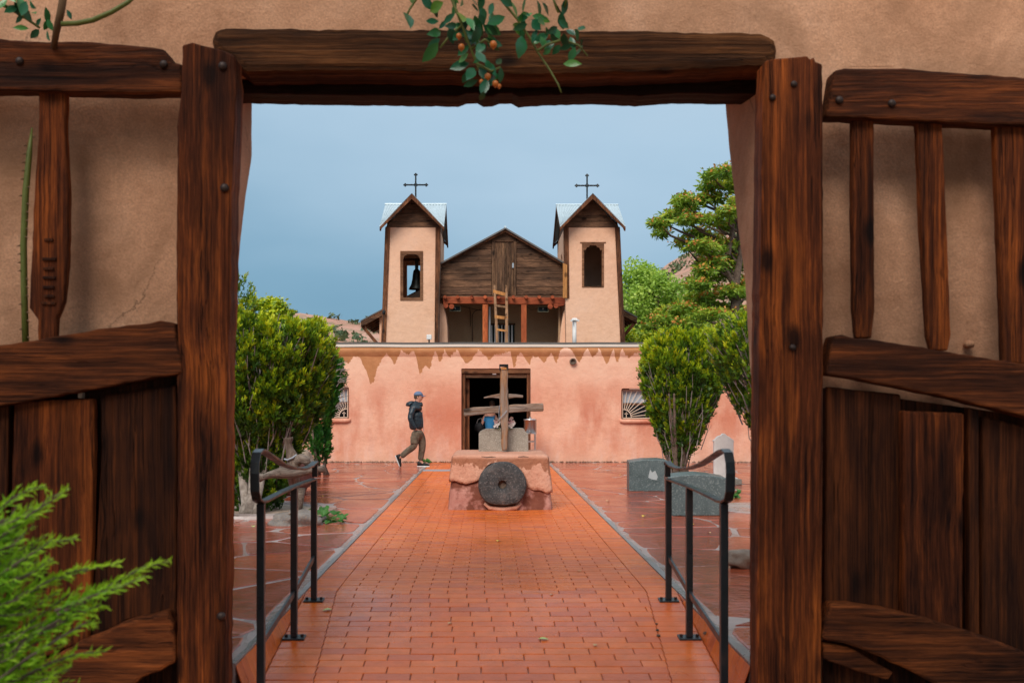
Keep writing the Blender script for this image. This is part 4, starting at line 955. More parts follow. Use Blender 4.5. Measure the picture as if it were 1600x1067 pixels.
timber('rail', [(-260, 585), (-120, 558), (0, 539), (120, 520), (200, 508), (250, 502), (272, 505), (275, 530), (282, 560), (284, 582), (180, 602), (100, 616), (0, 634), (-120, 655), (-260, 690)], GF - .01, .15, WGH, gL, 2.2, 14, 5, .010)
timber('panel_board', [(22, 628), (146, 622), (147, 700), (143, 850), (137, 1000), (60, 1030), (20, 1040), (16, 800)], GF + .05, .06, WGV, gL, 1.2, 18, 6, .012)
timber('panel_board', [(156, 618), (276, 600), (276, 965), (200, 968), (140, 1000), (150, 850), (158, 700)], GF + .085, .06, WGD, gL, 1.0, 18, 7, .012)
timber('panel_board', [(-150, 650), (14, 625), (10, 900), (8, 1060), (-150, 1060)], GF + .09, .06, WGD, gL, 1.0, 18, 8, .012)
timber('backing_board', [(-255, 600), (276, 560), (276, 1180), (-255, 1180)], GF + .16, .03, WGD, gL, 0, 40, 9, .004)
timber('rail', [(-260, 1140), (40, 1048), (120, 1005), (204, 968), (262, 955), (272, 975), (276, 1036), (222, 1060), (170, 1100), (40, 1180), (-260, 1230)], GF + .0, .15, WGH, gL, 3, 12, 10, .02)
bm = bmesh.new(); box(bm, P(126, 0, GF + .1).x, P(133, 0, GF + .1).x, GF + .06, GF + .1, P(0, 622, GF).z, P(0, 605, GF).z); obj('peg', bm, ROCK, gL, bevel=.004)
def bolt(px, py, parent, Y=GF, r=.024):
    bm = bmesh.new(); c = P(px, py, Y); ico(bm, (c.x, Y - .004, c.z), r, 2, (1, .7, 1)); obj('bolt_head', bm, BOLT, parent, smooth=True)
for x_, y_ in ((256, 101), (31, 96)): bolt(x_, y_, gL, GF + .03, .022)
for x_, y_ in ((348, 104), (346, 962), (351, 294)): bolt(x_, y_, gL, GF, .024)
gR = thing('wooden_gate', 'right gate leaf of dark timber with plain upper slats, folded back on the wall', 'gate', (P(1400, 0, GF).x, GF, -.36), 'gate leaves either side of the opening')
timber('stile', [(1196, 96), (1205, 92), (1240, 90), (1262, 88), (1266, 94), (1272, 89), (1274, 96), (1285, 101), (1286, 200), (1287, 420), (1286, 700), (1283, 1180), (1184, 1180), (1184, 800), (1187, 500), (1190, 300), (1192, 150)], GF, .17, WGV, gR, 1.5, 14, 12, .009)
timber('rail', [(1303, 110), (1320, 106), (1360, 107), (1400, 106), (1500, 113), (1600, 121), (1760, 134), (1890, 142), (1890, 214), (1760, 206), (1600, 196), (1480, 191), (1400, 187), (1290, 182), (1297, 150)], GF + .03, .13, WGH, gR, 1.6, 14, 13, .014)
timber('slat', [(1332, 170), (1366, 170), (1366, 300), (1367, 486), (1362, 528), (1338, 528), (1334, 486), (1332, 330)], GF + .08, .055, WGV, gR, 1, 14, 14, .009)
timber('slat', [(1433, 180), (1472, 180), (1480, 350), (1486, 522), (1481, 548), (1456, 548), (1450, 524), (1440, 360)], GF + .08, .055, WGV, gR, 1, 14, 15, .009)
timber('slat', [(1554, 190), (1603, 190), (1611, 400), (1616, 570), (1568, 566), (1562, 400)], GF + .08, .055, WGV, gR, 1, 14, 16, .009)
timber('slat', [(1700, 190), (1745, 190), (1750, 590), (1706, 590)], GF + .08, .055, WGV, gR, 1, 14, 17, .009)
timber('rail', [(1303, 524), (1316, 524), (1400, 536), (1500, 553), (1600, 568), (1760, 596), (1890, 622), (1890, 716), (1760, 690), (1600, 650), (1480, 620), (1400, 604), (1340, 592), (1291, 586), (1296, 556)], GF - .01, .15, WGH, gR, 2, 14, 18, .010)
timber('panel_board', [(1292, 604), (1408, 616), (1411, 700), (1405, 962), (1340, 950), (1288, 944), (1290, 750)], GF + .085, .06, WGD, gR, 1, 18, 19, .012)
timber('panel_board', [(1411, 641), (1508, 646), (1506, 800), (1505, 988), (1440, 985), (1413, 975), (1412, 800)], GF + .03, .08, WGV, gR, 1.2, 16, 20, .014)
timber('panel_board', [(1513, 636), (1530, 640), (1531, 1000), (1514, 995)], GF + .06, .06, WGD, gR, .8, 16, 21, .008)
timber('panel_board', [(1535, 650), (1700, 690), (1700, 1060), (1534, 1004)], GF + .085, .06, WGD, gR, 1, 18, 22, .012)
timber('panel_board', [(1706, 690), (1890, 730), (1890, 1090), (1706, 1060)], GF + .085, .06, WGV, gR, 1, 18, 24, .012)
timber('backing_board', [(1288, 606), (1890, 690), (1890, 1180), (1288, 1180)], GF + .16, .03, WGD, gR, 0, 40, 23, .004)
timber('rail', [(1298, 942), (1330, 944), (1400, 955), (1450, 966), (1530, 992), (1600, 1018), (1760, 1078), (1890, 1130), (1890, 1230), (1600, 1130), (1500, 1090), (1420, 1048), (1350, 1015), (1284, 998), (1290, 970)], GF - .01, .15, WGH, gR, 2.2, 14, 25, .018)
timber('split_board', [(1286, 1003), (1330, 1012), (1396, 1050), (1388, 1062), (1320, 1042), (1286, 1028)], GF + .02, .07, WGH, gR, 1.5, 10, 26, .01)
for x_, y_, Yb_ in ((1311, 157, GF + .03), (1393, 162, GF + .03)): bolt(x_, y_, gR, Yb_, .022)
for x_, y_ in ((1207, 153), (1240, 132), (1238, 543)): bolt(x_, y_, gR, GF, .018)

# ------------------------------------------------------------------ handrails
def handrail(s, xs_, label):
    h = thing('handrail', label, 'handrail', (xs_, 7, 0), 'handrails beside the path')
    ys_ = (7.9, 7.02, 5.92)
    zt = 0.945   # level flat bar
    X = lambda y: xs_ - s * .0 + (s * -.03) * (7.9 - y) / 2
    bw, bt = .052, .016
    zl_ = (.93, .915, .90)
    # lower flat bar + loop end + wavy upper bar, one bent strip
    prof = [(7.9, .91), (7.4, .92), (7.02, .925), (6.5, .925), (6.02, .92), (5.90, .925), (5.80, .95), (5.755, 1.0), (5.745, 1.10), (5.755, 1.16), (5.80, 1.21), (5.88, 1.225), (5.98, 1.215), (6.3, 1.155), (6.6, 1.10), (7.0, 1.05), (7.4, 1.02), (7.75, 1.02), (7.95, 1.04), (7.965, 1.02)]
    V = []; Fc = []; n = len(prof)
    for i, (y, z) in enumerate(prof):
        a_ = Vector(prof[max(0, i - 1)]); b_ = Vector(prof[min(n - 1, i + 1)]); d = (b_ - a_).normalized(); nn = Vector((-d.y, d.x)); x = X(y)
        for q, r in ((-1, -1), (1, -1), (1, 1), (-1, 1)): V.append((x + q * bw / 2, y + nn.x * r * bt / 2, z + nn.y * r * bt / 2))
    for i in range(n - 1):
        for q in range(4): Fc.append((4 * i + q, 4 * i + (q + 1) % 4, 4 * i + 4 + (q + 1) % 4, 4 * i + 4 + q))
    Fc += [(3, 2, 1, 0), (4 * n - 4, 4 * n - 3, 4 * n - 2, 4 * n - 1)]
    bm = bmesh.new(); me = bpy.data.meshes.new('t'); me.from_pydata(V, [], Fc); bm.from_mesh(me); bmesh.ops.recalc_face_normals(bm, faces=bm.faces)
    obj('hand_bar', bm, RAIL, h, bevel=.004, seg=2)
    obj('end_upright', bx(X(7.95) - .02, X(7.95) + .02, 7.93, 7.96, .925, 1.03), RAIL, h)
    for y in ys_:
        x = X(y); g0 = gz(x, y); obj('post', bx(x - .022, x + .022, y - .022, y + .022, g0 + .012, .915), RAIL, h, bevel=.003)
        bm = bx(x - .075, x + .075, y - .05, y + .05, g0 - .002, g0 + .012); 
        for v in bm.verts: v.co.z += gz(x, v.co.y) - g0
        bp = obj('base_plate', bm, RAIL, h, bevel=.003)
        bm = bmesh.new()
        for q in (-1, 1): tube(bm, [(x + q * .055, y, g0), (x + q * .055, y, g0 + .028)], .011, 6)
        obj('anchor_bolt', bm, BOLT, bp)
    bm = bmesh.new(); bar(bm, (X(7.88), 7.878, .305), (X(7.04), 7.04, .20), .018, .042); obj('low_bar', bm, RAIL, h, bevel=.003)
    bm = bmesh.new(); bar(bm, (X(7.0), 6.998, .195), (X(5.95), 5.945, .105), .018, .042); obj('low_bar', bm, RAIL, h, bevel=.003)
handrail(-1, -1.34, 'black iron handrail with looped end left of the brick path'); handrail(1, 1.395, 'black iron handrail with looped end right of the brick path')

# ------------------------------------------------------------------ pedestal, millstone, cross
ped = thing('plaster_pedestal', 'crumbling pink plaster pedestal in the middle of the path, its face peeling', 'pedestal', (.18, 15.3, 0))
Yb0, Yt0 = 14.4, 14.62; ZT = .767
def slab_pts(z, o=0.0):
    t_ = z / ZT; hw = .742 - .085 * t_; yf = Yb0 + (Yt0 - Yb0) * t_; yb = 16.35 - .15 * t_
    return [(.18 - hw - o, yf - o), (.18 + hw + o, yf - o), (.18 + hw + o, yb + o), (.18 - hw - o, yb + o)]
def frust(zs_, o, n=14, jit=.01, seed=0):
    V = []; Fc = []; rows = []
    for z, inset in zs_:
        c = slab_pts(z, o - inset); ring = []
        for k in range(4):
            a_, b_ = c[k], c[(k + 1) % 4]
            for t_ in range(n):
                p = (a_[0] + (b_[0] - a_[0]) * t_ / n, a_[1] + (b_[1] - a_[1]) * t_ / n)
                r_ = min(t_, n - t_) / n; pull = max(0, .10 - r_) * .35; cxp = (.18 - p[0]), (15.4 - p[1]); L = math.hypot(*cxp)
                d = jit * nz((p[0], p[1], z), 4, seed); ring.append((p[0] + cxp[0] / L * (pull + d), p[1] + cxp[1] / L * (pull + d), z))
        rows.append(ring)
    for r_ in rows: V += r_
    m_ = 4 * n
    for j in range(len(rows) - 1):
        for i in range(m_): Fc.append((j * m_ + i, j * m_ + (i + 1) % m_, (j + 1) * m_ + (i + 1) % m_, (j + 1) * m_ + i))
    Fc.append(tuple(range((len(rows) - 1) * m_, len(rows) * m_)))
    return V, Fc
core = Mat('old_red_plaster', .8, .3)
_p = core.world(); _n = core.noise(_p, 6, 6, .65); _n2 = core.noise(_p, 2.6, 4, .6)
core.col(core.mix(core.ramp(_n2, [(.52, 0.0), (.60, 1.0)]), core.ramp(_n, [(.3, (.13, .035, .020)), (.7, (.21, .065, .038))]), core.ramp(_n, [(.3, (.34, .12, .09)), (.7, (.52, .26, .21))]))); core.bump(_n, .03); core = core.m
V, Fc = frust([(0, 0)] + [(ZT * k / 14 - .02, .0) for k in range(1, 15)], -.0, 18, .035, 2)
raw('core', V, Fc, core, ped, smooth=True, label='older dark red plaster exposed at the base')
def pskin(m, cl, p):
    f = m.noise(m.scale(p, (7, 7, 2.2)), 1, 5, .65); z = m.sep(p)['Z']
    e = m.math('ADD', m.math('MULTIPLY', f, .62), m.math('MULTIPLY', z, .95))
    return m.mix(m.math('MULTIPLY', m.ramp(e, [(.86, 0.0), (.88, .9)]), m.ramp(z, [(.70, 1.0), (.745, 0.0)])), cl, (.34, .125, .065))
PSK = adobe('pedestal_plaster', (.54, .23, .15), (.64, .31, .21), (.71, .39, .285), 3, .02, stain=pskin)
# peeling outer coat: per column the skin ends at its own height
V = []; Fc = []; n = 26; prof_f = [(0, .40), (.06, .395), (.12, .37), (.18, .36), (.24, .38), (.28, .40), (.30, .44), (.33, .56), (.38, .62), (.43, .655), (.46, .66), (.50, .66), (.56, .655), (.62, .63), (.68, .59), (.72, .53), (.755, .44), (.77, .30), (.80, .275), (.86, .28), (.90, .26), (.94, .23), (1, .24)]
m_ = n * 8; rows = 12
for i in range(m_):
    k, t_ = divmod(i, m_ // 4); t_ /= (m_ // 4)
    zb_ = lerp_tab(prof_f, t_) if k == 0 else (.24 + .12 * nz((i * .2, 0, 0), 1, 4) if k in (1,) else (.3 if k == 2 else .36))
    if k == 1 and t_ < .15: zb_ = .24
    if k == 3 and t_ > .85: zb_ = .40
    zb_ += .012 * nz((i * .5, 1, 0), 1, 6)
    for j in range(rows + 1):
        z = zb_ + (ZT - .05 - zb_) * min(1, j / (rows - 4)) if j <= rows - 4 else ZT - .05 + .05 * math.sin((j - rows + 4) / 4 * math.pi / 2)
        ins = 0 if j <= rows - 4 else .06 * (1 - math.cos((j - rows + 4) / 4 * math.pi / 2))
        c = slab_pts(z, .035 - ins); a_, b_ = c[k], c[(k + 1) % 4]; p = (a_[0] + (b_[0] - a_[0]) * t_, a_[1] + (b_[1] - a_[1]) * t_)
        r_ = min(t_, 1 - t_); pull = max(0, .07 - r_) * .45; cx_, cy_ = .18 - p[0], 15.4 - p[1]; L = math.hypot(cx_, cy_); d = .012 * nz((p[0], p[1], z), 5, 9)
        V.append((p[0] + cx_ / L * (pull + d), p[1] + cy_ / L * (pull + d), z))
    c = slab_pts(zb_ + .01, -.03); a_, b_ = c[k], c[(k + 1) % 4]; V.append((a_[0] + (b_[0] - a_[0]) * t_, a_[1] + (b_[1] - a_[1]) * t_, zb_ + .012))
st_ = rows + 2
for i in range(m_):
    q_ = (i + 1) % m_
    for j in range(rows): Fc.append((i * st_ + j, q_ * st_ + j, q_ * st_ + j + 1, i * st_ + j + 1))
    Fc.append((i * st_, i * st_ + st_ - 1, q_ * st_ + st_ - 1, q_ * st_))
Fc.append(tuple(i * st_ + rows for i in range(m_)))
raw('plaster_coat', V, Fc, PSK, ped, smooth=True, label='paler outer plaster coat with a ragged broken edge')
# cracks under the top edge
bm = bmesh.new()
for pts in ([(752, 713), (760, 714.5), (768, 713.5), (784, 715)], [(796, 713.5), (806, 714.5), (818, 713), (836, 715.5)], [(760, 716), (766, 722), (775, 723)]):
    tube(bm, [P(x_, y_, 14.585) for x_, y_ in pts], [.004, .008, .007, .003][:len(pts)], 5)
obj('crack', bm, WIRE, ped)
mill = thing('millstone', 'round black volcanic millstone with a centre hole leaning on the pedestal', 'millstone', (P(785, 0, 14.3).x, 14.3, 0))
bm = bmesh.new(); NA = 72; c0 = P(785, 757.5, 14.27); 
def mr(t_): 
    r = .338 * (1 + .022 * nz((math.cos(t_), math.sin(t_), 0), 2.2, 3)); x_, z_ = r * math.cos(t_), r * math.sin(t_) * .955
    if z_ < -.255: z_ = -.255 - (abs(z_) - .255) * .5
    return x_, z_
rings = []
for (rf, dy, hf) in ((.0, .0, 1), (.0, .0, 1), (.4, 0, 0), (.7, 0, 0), (.94, .0, 0), (1, .025, 0), (1.0, .12, 0), (.9, .15, 0)):
    pass
prof = [(-1, .15), (-1, .01), (-.92, .0), (.35, -.004), (.7, -.004), (.93, .002), (.985, .02), (1.0, .05), (.99, .13), (.9, .16)]
for f_, dy in prof:
    ring = []
    for k in range(NA):
        t_ = 2 * math.pi * k / NA; X_, Z_ = mr(t_)
        if f_ < 0: hr = .058 * (-f_) if f_ == -1 else .066; x_, z_ = hr * math.cos(t_), hr * math.sin(t_)
        else: x_, z_ = X_ * f_, Z_ * f_
        d = .006 * nz((x_, z_, dy), 14, 2) + .010 * nz((x_, z_, 0), 5, 5)
        tilt = (z_ + .3) * .13
        ring.append(bm.verts.new((c0.x + x_, c0.y + dy + d + tilt - .03, c0.z + z_)))
    rings.append(ring)
for a_, b_ in zip(rings, rings[1:]):
    for k in range(NA): bm.faces.new((a_[k], b_[k], b_[(k + 1) % NA], a_[(k + 1) % NA]))
bm.faces.new(rings[0]); bm.faces.new(rings[-1][::-1]); bmesh.ops.recalc_face_normals(bm, faces=bm.faces)
obj('stone_disc', bm, MILL, mill, smooth=True)
bm = bmesh.new(); lathe(bm, (c0.x, c0.y + .03, c0.z), [(.056, .05), (.056, .08)], 16, 'y'); obj('hole_dark_disc', bm, BARKD, mill)  # dark disc whose colour stands in for shade inside the hole
# mortar cradle below and around the millstone
bm = bmesh.new(); tube(bm, [P(757, 786, 14.36), P(765, 793, 14.34), P(785, 795.5, 14.33), P(806, 793, 14.34), P(814, 786, 14.37)], [.02, .035, .04, .035, .02], 8); obj('mortar_cradle', bm, PSK, mill, smooth=True)

tomb = thing('concrete_slab', 'pale speckled concrete slab with clipped top corners standing on the pedestal behind the cross', 'slab', (.2, 15.75, ZT))
sl_ = lambda pts: [(P(x_, 0, 15.6).x, P(0, y_, 15.6).z) for x_, y_ in pts]
bm = plate([(P(748, 0, 15.6).x, ZT - .01)] + sl_([(748, 677.5), (750, 674), (755, 671), (760, 669.5), (813, 668.5), (818, 669), (821, 674), (825.5, 678)]) + [(P(825.8, 0, 15.6).x, ZT - .01)], [], .11, to_y(15.6)); obj('slab_body', bm, CONC, tomb, bevel=.008)
cross = thing('wooden_cross', 'rough weathered wooden cross with two cross bars rising from the pedestal', 'cross', (P(787.5, 0, 15.4).x, 15.4, ZT))
YC = 15.36
def worn(name, pts, Y, th, mat, parent, jit=.006, seed=0, bev=.02, label=None):
    o_ = dens([(P(x_, y_, Y).x, P(x_, y_, Y).z) for x_, y_ in pts], .07, jit, seed); return obj(name, plate(o_, [], th, to_y(Y)), mat, parent, bevel=bev, seg=2, label=label)
worn('upright', [(781, 574), (793.5, 573), (793.8, 620), (795, 640), (794.2, 660), (793, 703), (783.5, 704), (782, 660), (780.5, 630), (781.3, 600)], YC, .13, WX, cross, .010, 2)
worn('cross_bar', [(724, 638.5), (740, 636.5), (781, 634), (781, 645), (752, 647.5), (724.5, 651)], YC + .02, .11, WXH, cross, .008, 4)
worn('cross_bar', [(794.5, 632.5), (820, 631), (849, 630), (849.5, 642.5), (820, 643), (794.5, 645.5)], YC + .02, .11, WXH, cross, .008, 6)
worn('short_bar', [(756, 620.5), (768, 617), (781.5, 614.8), (781.5, 623), (770, 621), (756, 622.3)], YC + .03, .06, WXH, cross, .004, 8, .008, 'short upper bar tapering to points')
worn('short_bar', [(794.2, 615), (806, 615.8), (817.5, 617.5), (817, 621.5), (806, 621), (794.2, 623)], YC + .03, .06, WXH, cross, .004, 9, .008, 'short upper bar tapering to points')
bm = bmesh.new(); p0 = P(780.2, 571.2, YC); p1 = P(794.3, 574, YC); box(bm, p0.x, p1.x, YC - .02, YC + .15, p0.z - .012, p0.z + .02); box(bm, p0.x, p0.x + .015, YC - .02, YC + .15, P(0, 579, YC).z, p0.z - .013); box(bm, p1.x - .015, p1.x, YC - .02, YC + .15, P(0, 579, YC).z, p0.z - .013); obj('metal_cap', bm, IRON, cross)
bm = bmesh.new(); c = P(787, 575.5, YC); box(bm, c.x - .04, c.x + .04, YC - .012, YC + .02, c.z - .015, c.z + .012); obj('brass_plate', bm, WOR, cross)
bm = bmesh.new()
for d in (0, 1.4): tube(bm, [P(792, 641 + d, YC - .015), P(788, 645 + d * 1.6, YC - .03), P(784, 650 + d, YC - .03), P(780, 654 + d, YC - .02), P(779, 656, YC + .05)], .0032, 5)
tube(bm, [P(780.5, 633, YC - .005), P(779.5, 645, YC - .01), P(780, 655, YC - .01)], .004, 5)
obj('hanging_cord', bm, CORD, cross)
fl = thing('flower_bunch', 'pink and white blossoms tucked behind the wooden cross on the slab top', 'flowers', (P(787, 0, 15.55).x, 15.55, P(0, 670, 15.55).z))
PINK = simple('pink_petal', (.72, .50, .52), .7, .2, 0, .25, 50); WPET = simple('white_petal', (.80, .76, .74), .7, .2, 0, .12, 50)
def blossom(c, r, mat):
    bm = bmesh.new()
    for k in range(9):
        t_ = k * 2.4; e_ = R.uniform(-.4, 1.0); d = Vector((math.cos(t_) * math.cos(e_), -abs(math.sin(e_)) * .6 - .2, math.sin(t_) * math.cos(e_))); q0 = Vector(c)
        s_ = d.cross(Vector((.3, 1, .2))).normalized() * r * .45; tip = q0 + d * r
        vs_ = [bm.verts.new(q0), bm.verts.new(q0 + d * r * .6 + s_), bm.verts.new(tip), bm.verts.new(q0 + d * r * .6 - s_)]; bm.faces.new(vs_)
    obj('blossom', bm, mat, fl)
for x_, y_ in ((776, 658), (779, 662), (775, 663.5), (778.5, 655.5), (774, 660), (797, 655), (800, 659), (798, 663), (801.5, 664), (795.5, 660), (799.5, 653.5), (802, 658), (772.5, 657), (777, 666), (781, 659), (773, 666), (796, 665), (803, 661), (799, 667), (775, 653)):
    blossom(P(x_, y_, 15.56), R.uniform(.020, .032), R.choice((PINK, WPET)))
bm = bmesh.new()
for x_ in (776, 779, 797, 800): tube(bm, [P(x_, 660, 15.585), P(x_ + (1 if x_ < 787 else -1) * 2, 672, 15.585)], .005, 5)
obj('stem', bm, CANE, fl)

# water urn on its stand by the church door
Yu = 25.4; uc = P(828.5, 0, Yu); urn = thing('metal_urn', 'stainless steel container on a metal stand beside the church door', 'urn', (uc.x, Yu, 0))
z1, z0 = P(0, 656.5, Yu).z, P(0, 675, Yu).z; r_ = .158
bm = bmesh.new(); lathe(bm, (uc.x, Yu, 0), [(r_, z0), (r_, z1), (r_ + .012, z1), (r_ + .012, z1 + .025), (r_ * .5, z1 + .045), (.02, z1 + .05)], 28); obj('canister', bm, STEEL, urn, smooth=True)
bm = bmesh.new(); lathe(bm, (uc.x, Yu, 0), [(.02, z1 + .05), (.03, z1 + .06), (.03, z1 + .08), (.01, z1 + .085)], 12); obj('lid_knob', bm, STEEL, urn)
bm = bmesh.new(); tube(bm, [(uc.x - .02, Yu - .15, z0 + .04), (uc.x - .02, Yu - .22, z0 + .04), (uc.x - .02, Yu - .22, z0 + .0)], .012, 8); obj('tap', bm, STEEL, urn)
bm = bmesh.new(); lathe(bm, (uc.x, Yu, 0), [(.17, z0 - .04), (.17, z0 - .004)], 24); obj('tray', bm, STEEL, urn)
for dx, dy in ((-.12, -.12), (.12, -.12), (-.12, .12), (.12, .12)): obj('leg', bx(uc.x + dx - .018, uc.x + dx + .018, Yu + dy - .018, Yu + dy + .018, .0, z0 - .04), STEEL, urn)
for z in (.30, .56):
    bm = bmesh.new()
    for s in (-1, 1): box(bm, uc.x - .10, uc.x + .10, Yu + s * .12 - .012, Yu + s * .12 + .012, z - .018, z + .018); box(bm, uc.x + s * .12 - .012, uc.x + s * .12 + .012, Yu - .10, Yu + .10, z - .018, z + .018)
    obj('crosspiece', bm, STEEL, urn)

# ------------------------------------------------------------------ stones on the right
def granite(pts, Y, dep, label):
    x0 = P(pts[0][0], 0, Y).x; t = thing('granite_headstone', label, 'headstone', (P(sum(p[0] for p in pts) / len(pts), 0, Y).x, Y, 0), 'low granite headstones')
    o_ = [(P(x_, y_, Y).x, max(-.01, P(x_, y_, Y).z)) for x_, y_ in pts]; zt_ = max(p[1] for p in o_)
    bm = plate(o_, [], dep, lambda u, v, d: Vector((u, Y + d + .04 * v, v + .02 * (d > 0) * (v > .2)))); obj('stone_body', bm, GRAN, t, bevel=.012, seg=2)
    return t
g1 = granite([(983, 767.5), (983, 721.5), (1004, 718.5), (1030, 718), (1044, 720), (1044, 767.5)], 17.5, .30, 'wet grey granite headstone furthest back, pale patches on its face')
b1 = granite([(1047, 805.5), (1044.5, 745.5), (1066, 742.5), (1090, 741), (1112, 743), (1136, 747), (1135.5, 805.5)], 13.65, .34, 'wet grey granite headstone nearest the handrail with a low curved top')
PATCH = simple('dry_stone_patch', (.36, .40, .41), .7, .2, 0, .1, 20)
bm = bmesh.new(); plate([(P(x_, y_, 17.5).x, P(x_, y_, 17.5).z) for x_, y_ in ((1013, 746), (1016, 733), (1019, 738), (1024, 735), (1028, 745), (1026, 750), (1018, 748.5))], [], .002, lambda u, v, d: Vector((u, 17.498 + .04 * v + d, v)), bm)
obj('dry_patch', bm, PATCH, g1)
mb = thing('marble_headstone', 'white marble headstone with an ogee top on a grey base', 'headstone', (P(1132, 0, 19).x, 19, 0))
Ym = 19.0
o_ = [(P(x_, y_, Ym).x, P(x_, y_, Ym).z) for x_, y_ in ((1116, 747), (1116, 691), (1115, 689.5), (1115, 687.5), (1117.5, 686.5), (1119, 684.5), (1122, 681.5), (1127, 680), (1129.5, 677.5), (1131.5, 677), (1133.5, 678), (1136, 680.5), (1140, 682.5), (1143.5, 685.5), (1146, 687), (1147, 689), (1146.5, 691.5), (1146.5, 747))]
obj('headstone_body', plate(o_, [], .10, to_y(Ym)), MARB, mb, bevel=.008)
obj('base_block', bx(P(1112, 0, Ym).x, P(1157, 0, Ym).x, Ym - .12, Ym + .22, 0, P(0, 748, Ym).z), CONC, mb, bevel=.012); 
obj('base_step', bx(P(1114, 0, Ym).x, P(1152, 0, Ym).x, Ym - .05, Ym + .16, P(0, 748, Ym).z, P(0, 746, Ym).z), MARB, mb, bevel=.006)
bm = bmesh.new(); c = P(1166, 882, 9.25); ico(bm, (c.x, 9.35, .07), .15, 3, (1.0, .8, .62), .5, 3); tag(obj('rock', bm, ROCK, smooth=True), 'tan flat topped rock on the flagstones beside the right gate post', 'rock')
bm = bmesh.new(); c = P(1172, 797, 14.2); lathe(bm, (c.x + .4, 14.6, 0), [(.80, .0), (.78, .018), (.32, .020), (.28, .008)], 30); tag(obj('tree_ring', bm, MORT, smooth=False), 'low mortar ring in the paving behind the right granite headstone', 'planter ring')

# ------------------------------------------------------------------ left: log cross, mound, boulder, plants
lc = thing('log_cross', 'grey driftwood cross of two logs tied with pale cord, set in a stone mound', 'cross', (P(460, 0, 12.7).x, 12.7, 0))
YL = 12.7
bm = bmesh.new(); tube(bm, [P(464, 812, YL), P(463, 790, YL), P(461, 765, YL), P(458, 740, YL), P(459, 722, YL), P(456, 712, YL), P(453, 703, YL), P(450, 692, YL), P(451, 686, YL), P(450.5, 683.5, YL)], [.07, .065, .06, .085, .085, .075, .052, .045, .056, .058], 14); obj('upright_log', bm, wood('driftwood_upright', (.05, .035, .028), (.17, .12, .09), (.28, .22, .18), 'z', 30, 4, .6, .008, knots=False), lc, smooth=True)
bm = bmesh.new(); tube(bm, [P(405, 747, YL - .16), P(412, 745, YL - .16), P(425, 741, YL - .15), P(440, 738, YL - .15), P(460, 739, YL - .15), P(478, 736, YL - .15), P(492, 734, YL - .15), P(500, 733, YL - .15), P(507, 732.5, YL - .15)], [.055, .038, .05, .075, .072, .058, .038, .038, .052], 14)
for v in bm.verts: v.co += Vector((.012 * nz(v.co, 6, 1), .01 * nz(v.co, 6, 2), .012 * nz(v.co, 6, 3)))
obj('cross_log', bm, WDR, lc, smooth=True)
bm = bmesh.new(); tube(bm, [P(457, 727, YL + .03), P(465, 719, YL - .02), P(472, 716, YL - .06), P(479, 720, YL - .07), P(482, 726, YL - .07)], [.06, .07, .062, .055, .04], 12); obj('branch_stub', bm, WDR, lc, smooth=True)
bm = bmesh.new(); tube(bm, [P(463, 812, YL), P(470, 780, YL - .02), P(471, 762, YL - .02)], [.045, .04, .05], 10); obj('split_branch', bm, WDR, lc, smooth=True)
bm = bmesh.new(); tube(bm, [P(444.5, 717, YL - .02), P(449, 718.5, YL - .09), P(457, 715, YL - .10), P(463, 710.5, YL - .04)], .011, 6); obj('binding_cord', bm, CORD, lc)
bm = bmesh.new(); c = P(466, 0, 12.7); ico(bm, (c.x, 12.75, 0), .36, 4, (1.0, .75, .46), .35, 8)
for v in bm.verts: v.co.z = max(v.co.z, -.01)
obj('stone_mound', bm, GREYM, lc, smooth=True)
bm = bmesh.new()
for k in range(16):
    t_ = R.uniform(0, 6.28); q_ = R.uniform(.1, .8); ico(bm, (c.x + .36 * q_ * math.cos(t_), 12.75 + .27 * q_ * math.sin(t_), .165 * math.sqrt(1 - q_ * q_) + .005), R.uniform(.012, .026), 1, (1.3, 1, .6), .3, k)
obj('pebble', bm, ROCK, lc)
bm = bmesh.new(); c = P(447, 740, 16.6); ico(bm, (c.x, 16.9, .25), .42, 3, (.86, .8, .95), .35, 5)
for v in bm.verts: v.co.z = max(v.co.z, -.01)
tag(obj('boulder', bm, RROCK, smooth=True), 'dark red boulder behind the driftwood cross', 'boulder')
bm = bmesh.new(); c = P(462, 0, 16.2); ico(bm, (-3.38, 18.4, .36), .34, 3, (.75, .8, 1.0), .4, 15)
for v in bm.verts: v.co.z = max(v.co.z, -.01)
tag(obj('boulder', bm, ROCK, smooth=True), 'pale pinkish boulder partly hidden behind the driftwood cross', 'boulder')
# planting rings
bm = bmesh.new(); lathe(bm, (-3.15, 14.3, 0), [(1.05, -.01), (1.03, .035), (.78, .04), (.74, .0)], 36); tag(obj('tree_ring', bm, MORT), 'pale mortar ring around the foot of the large left bush', 'planter ring')
bm = bmesh.new(); lathe(bm, (-3.15, 14.3, 0), [(.76, .004), (.75, .012)], 30); obj('gravel_bed', bm, ROCK, kind='stuff', label='pale gravel around the foot of the large left bush', cat='gravel')

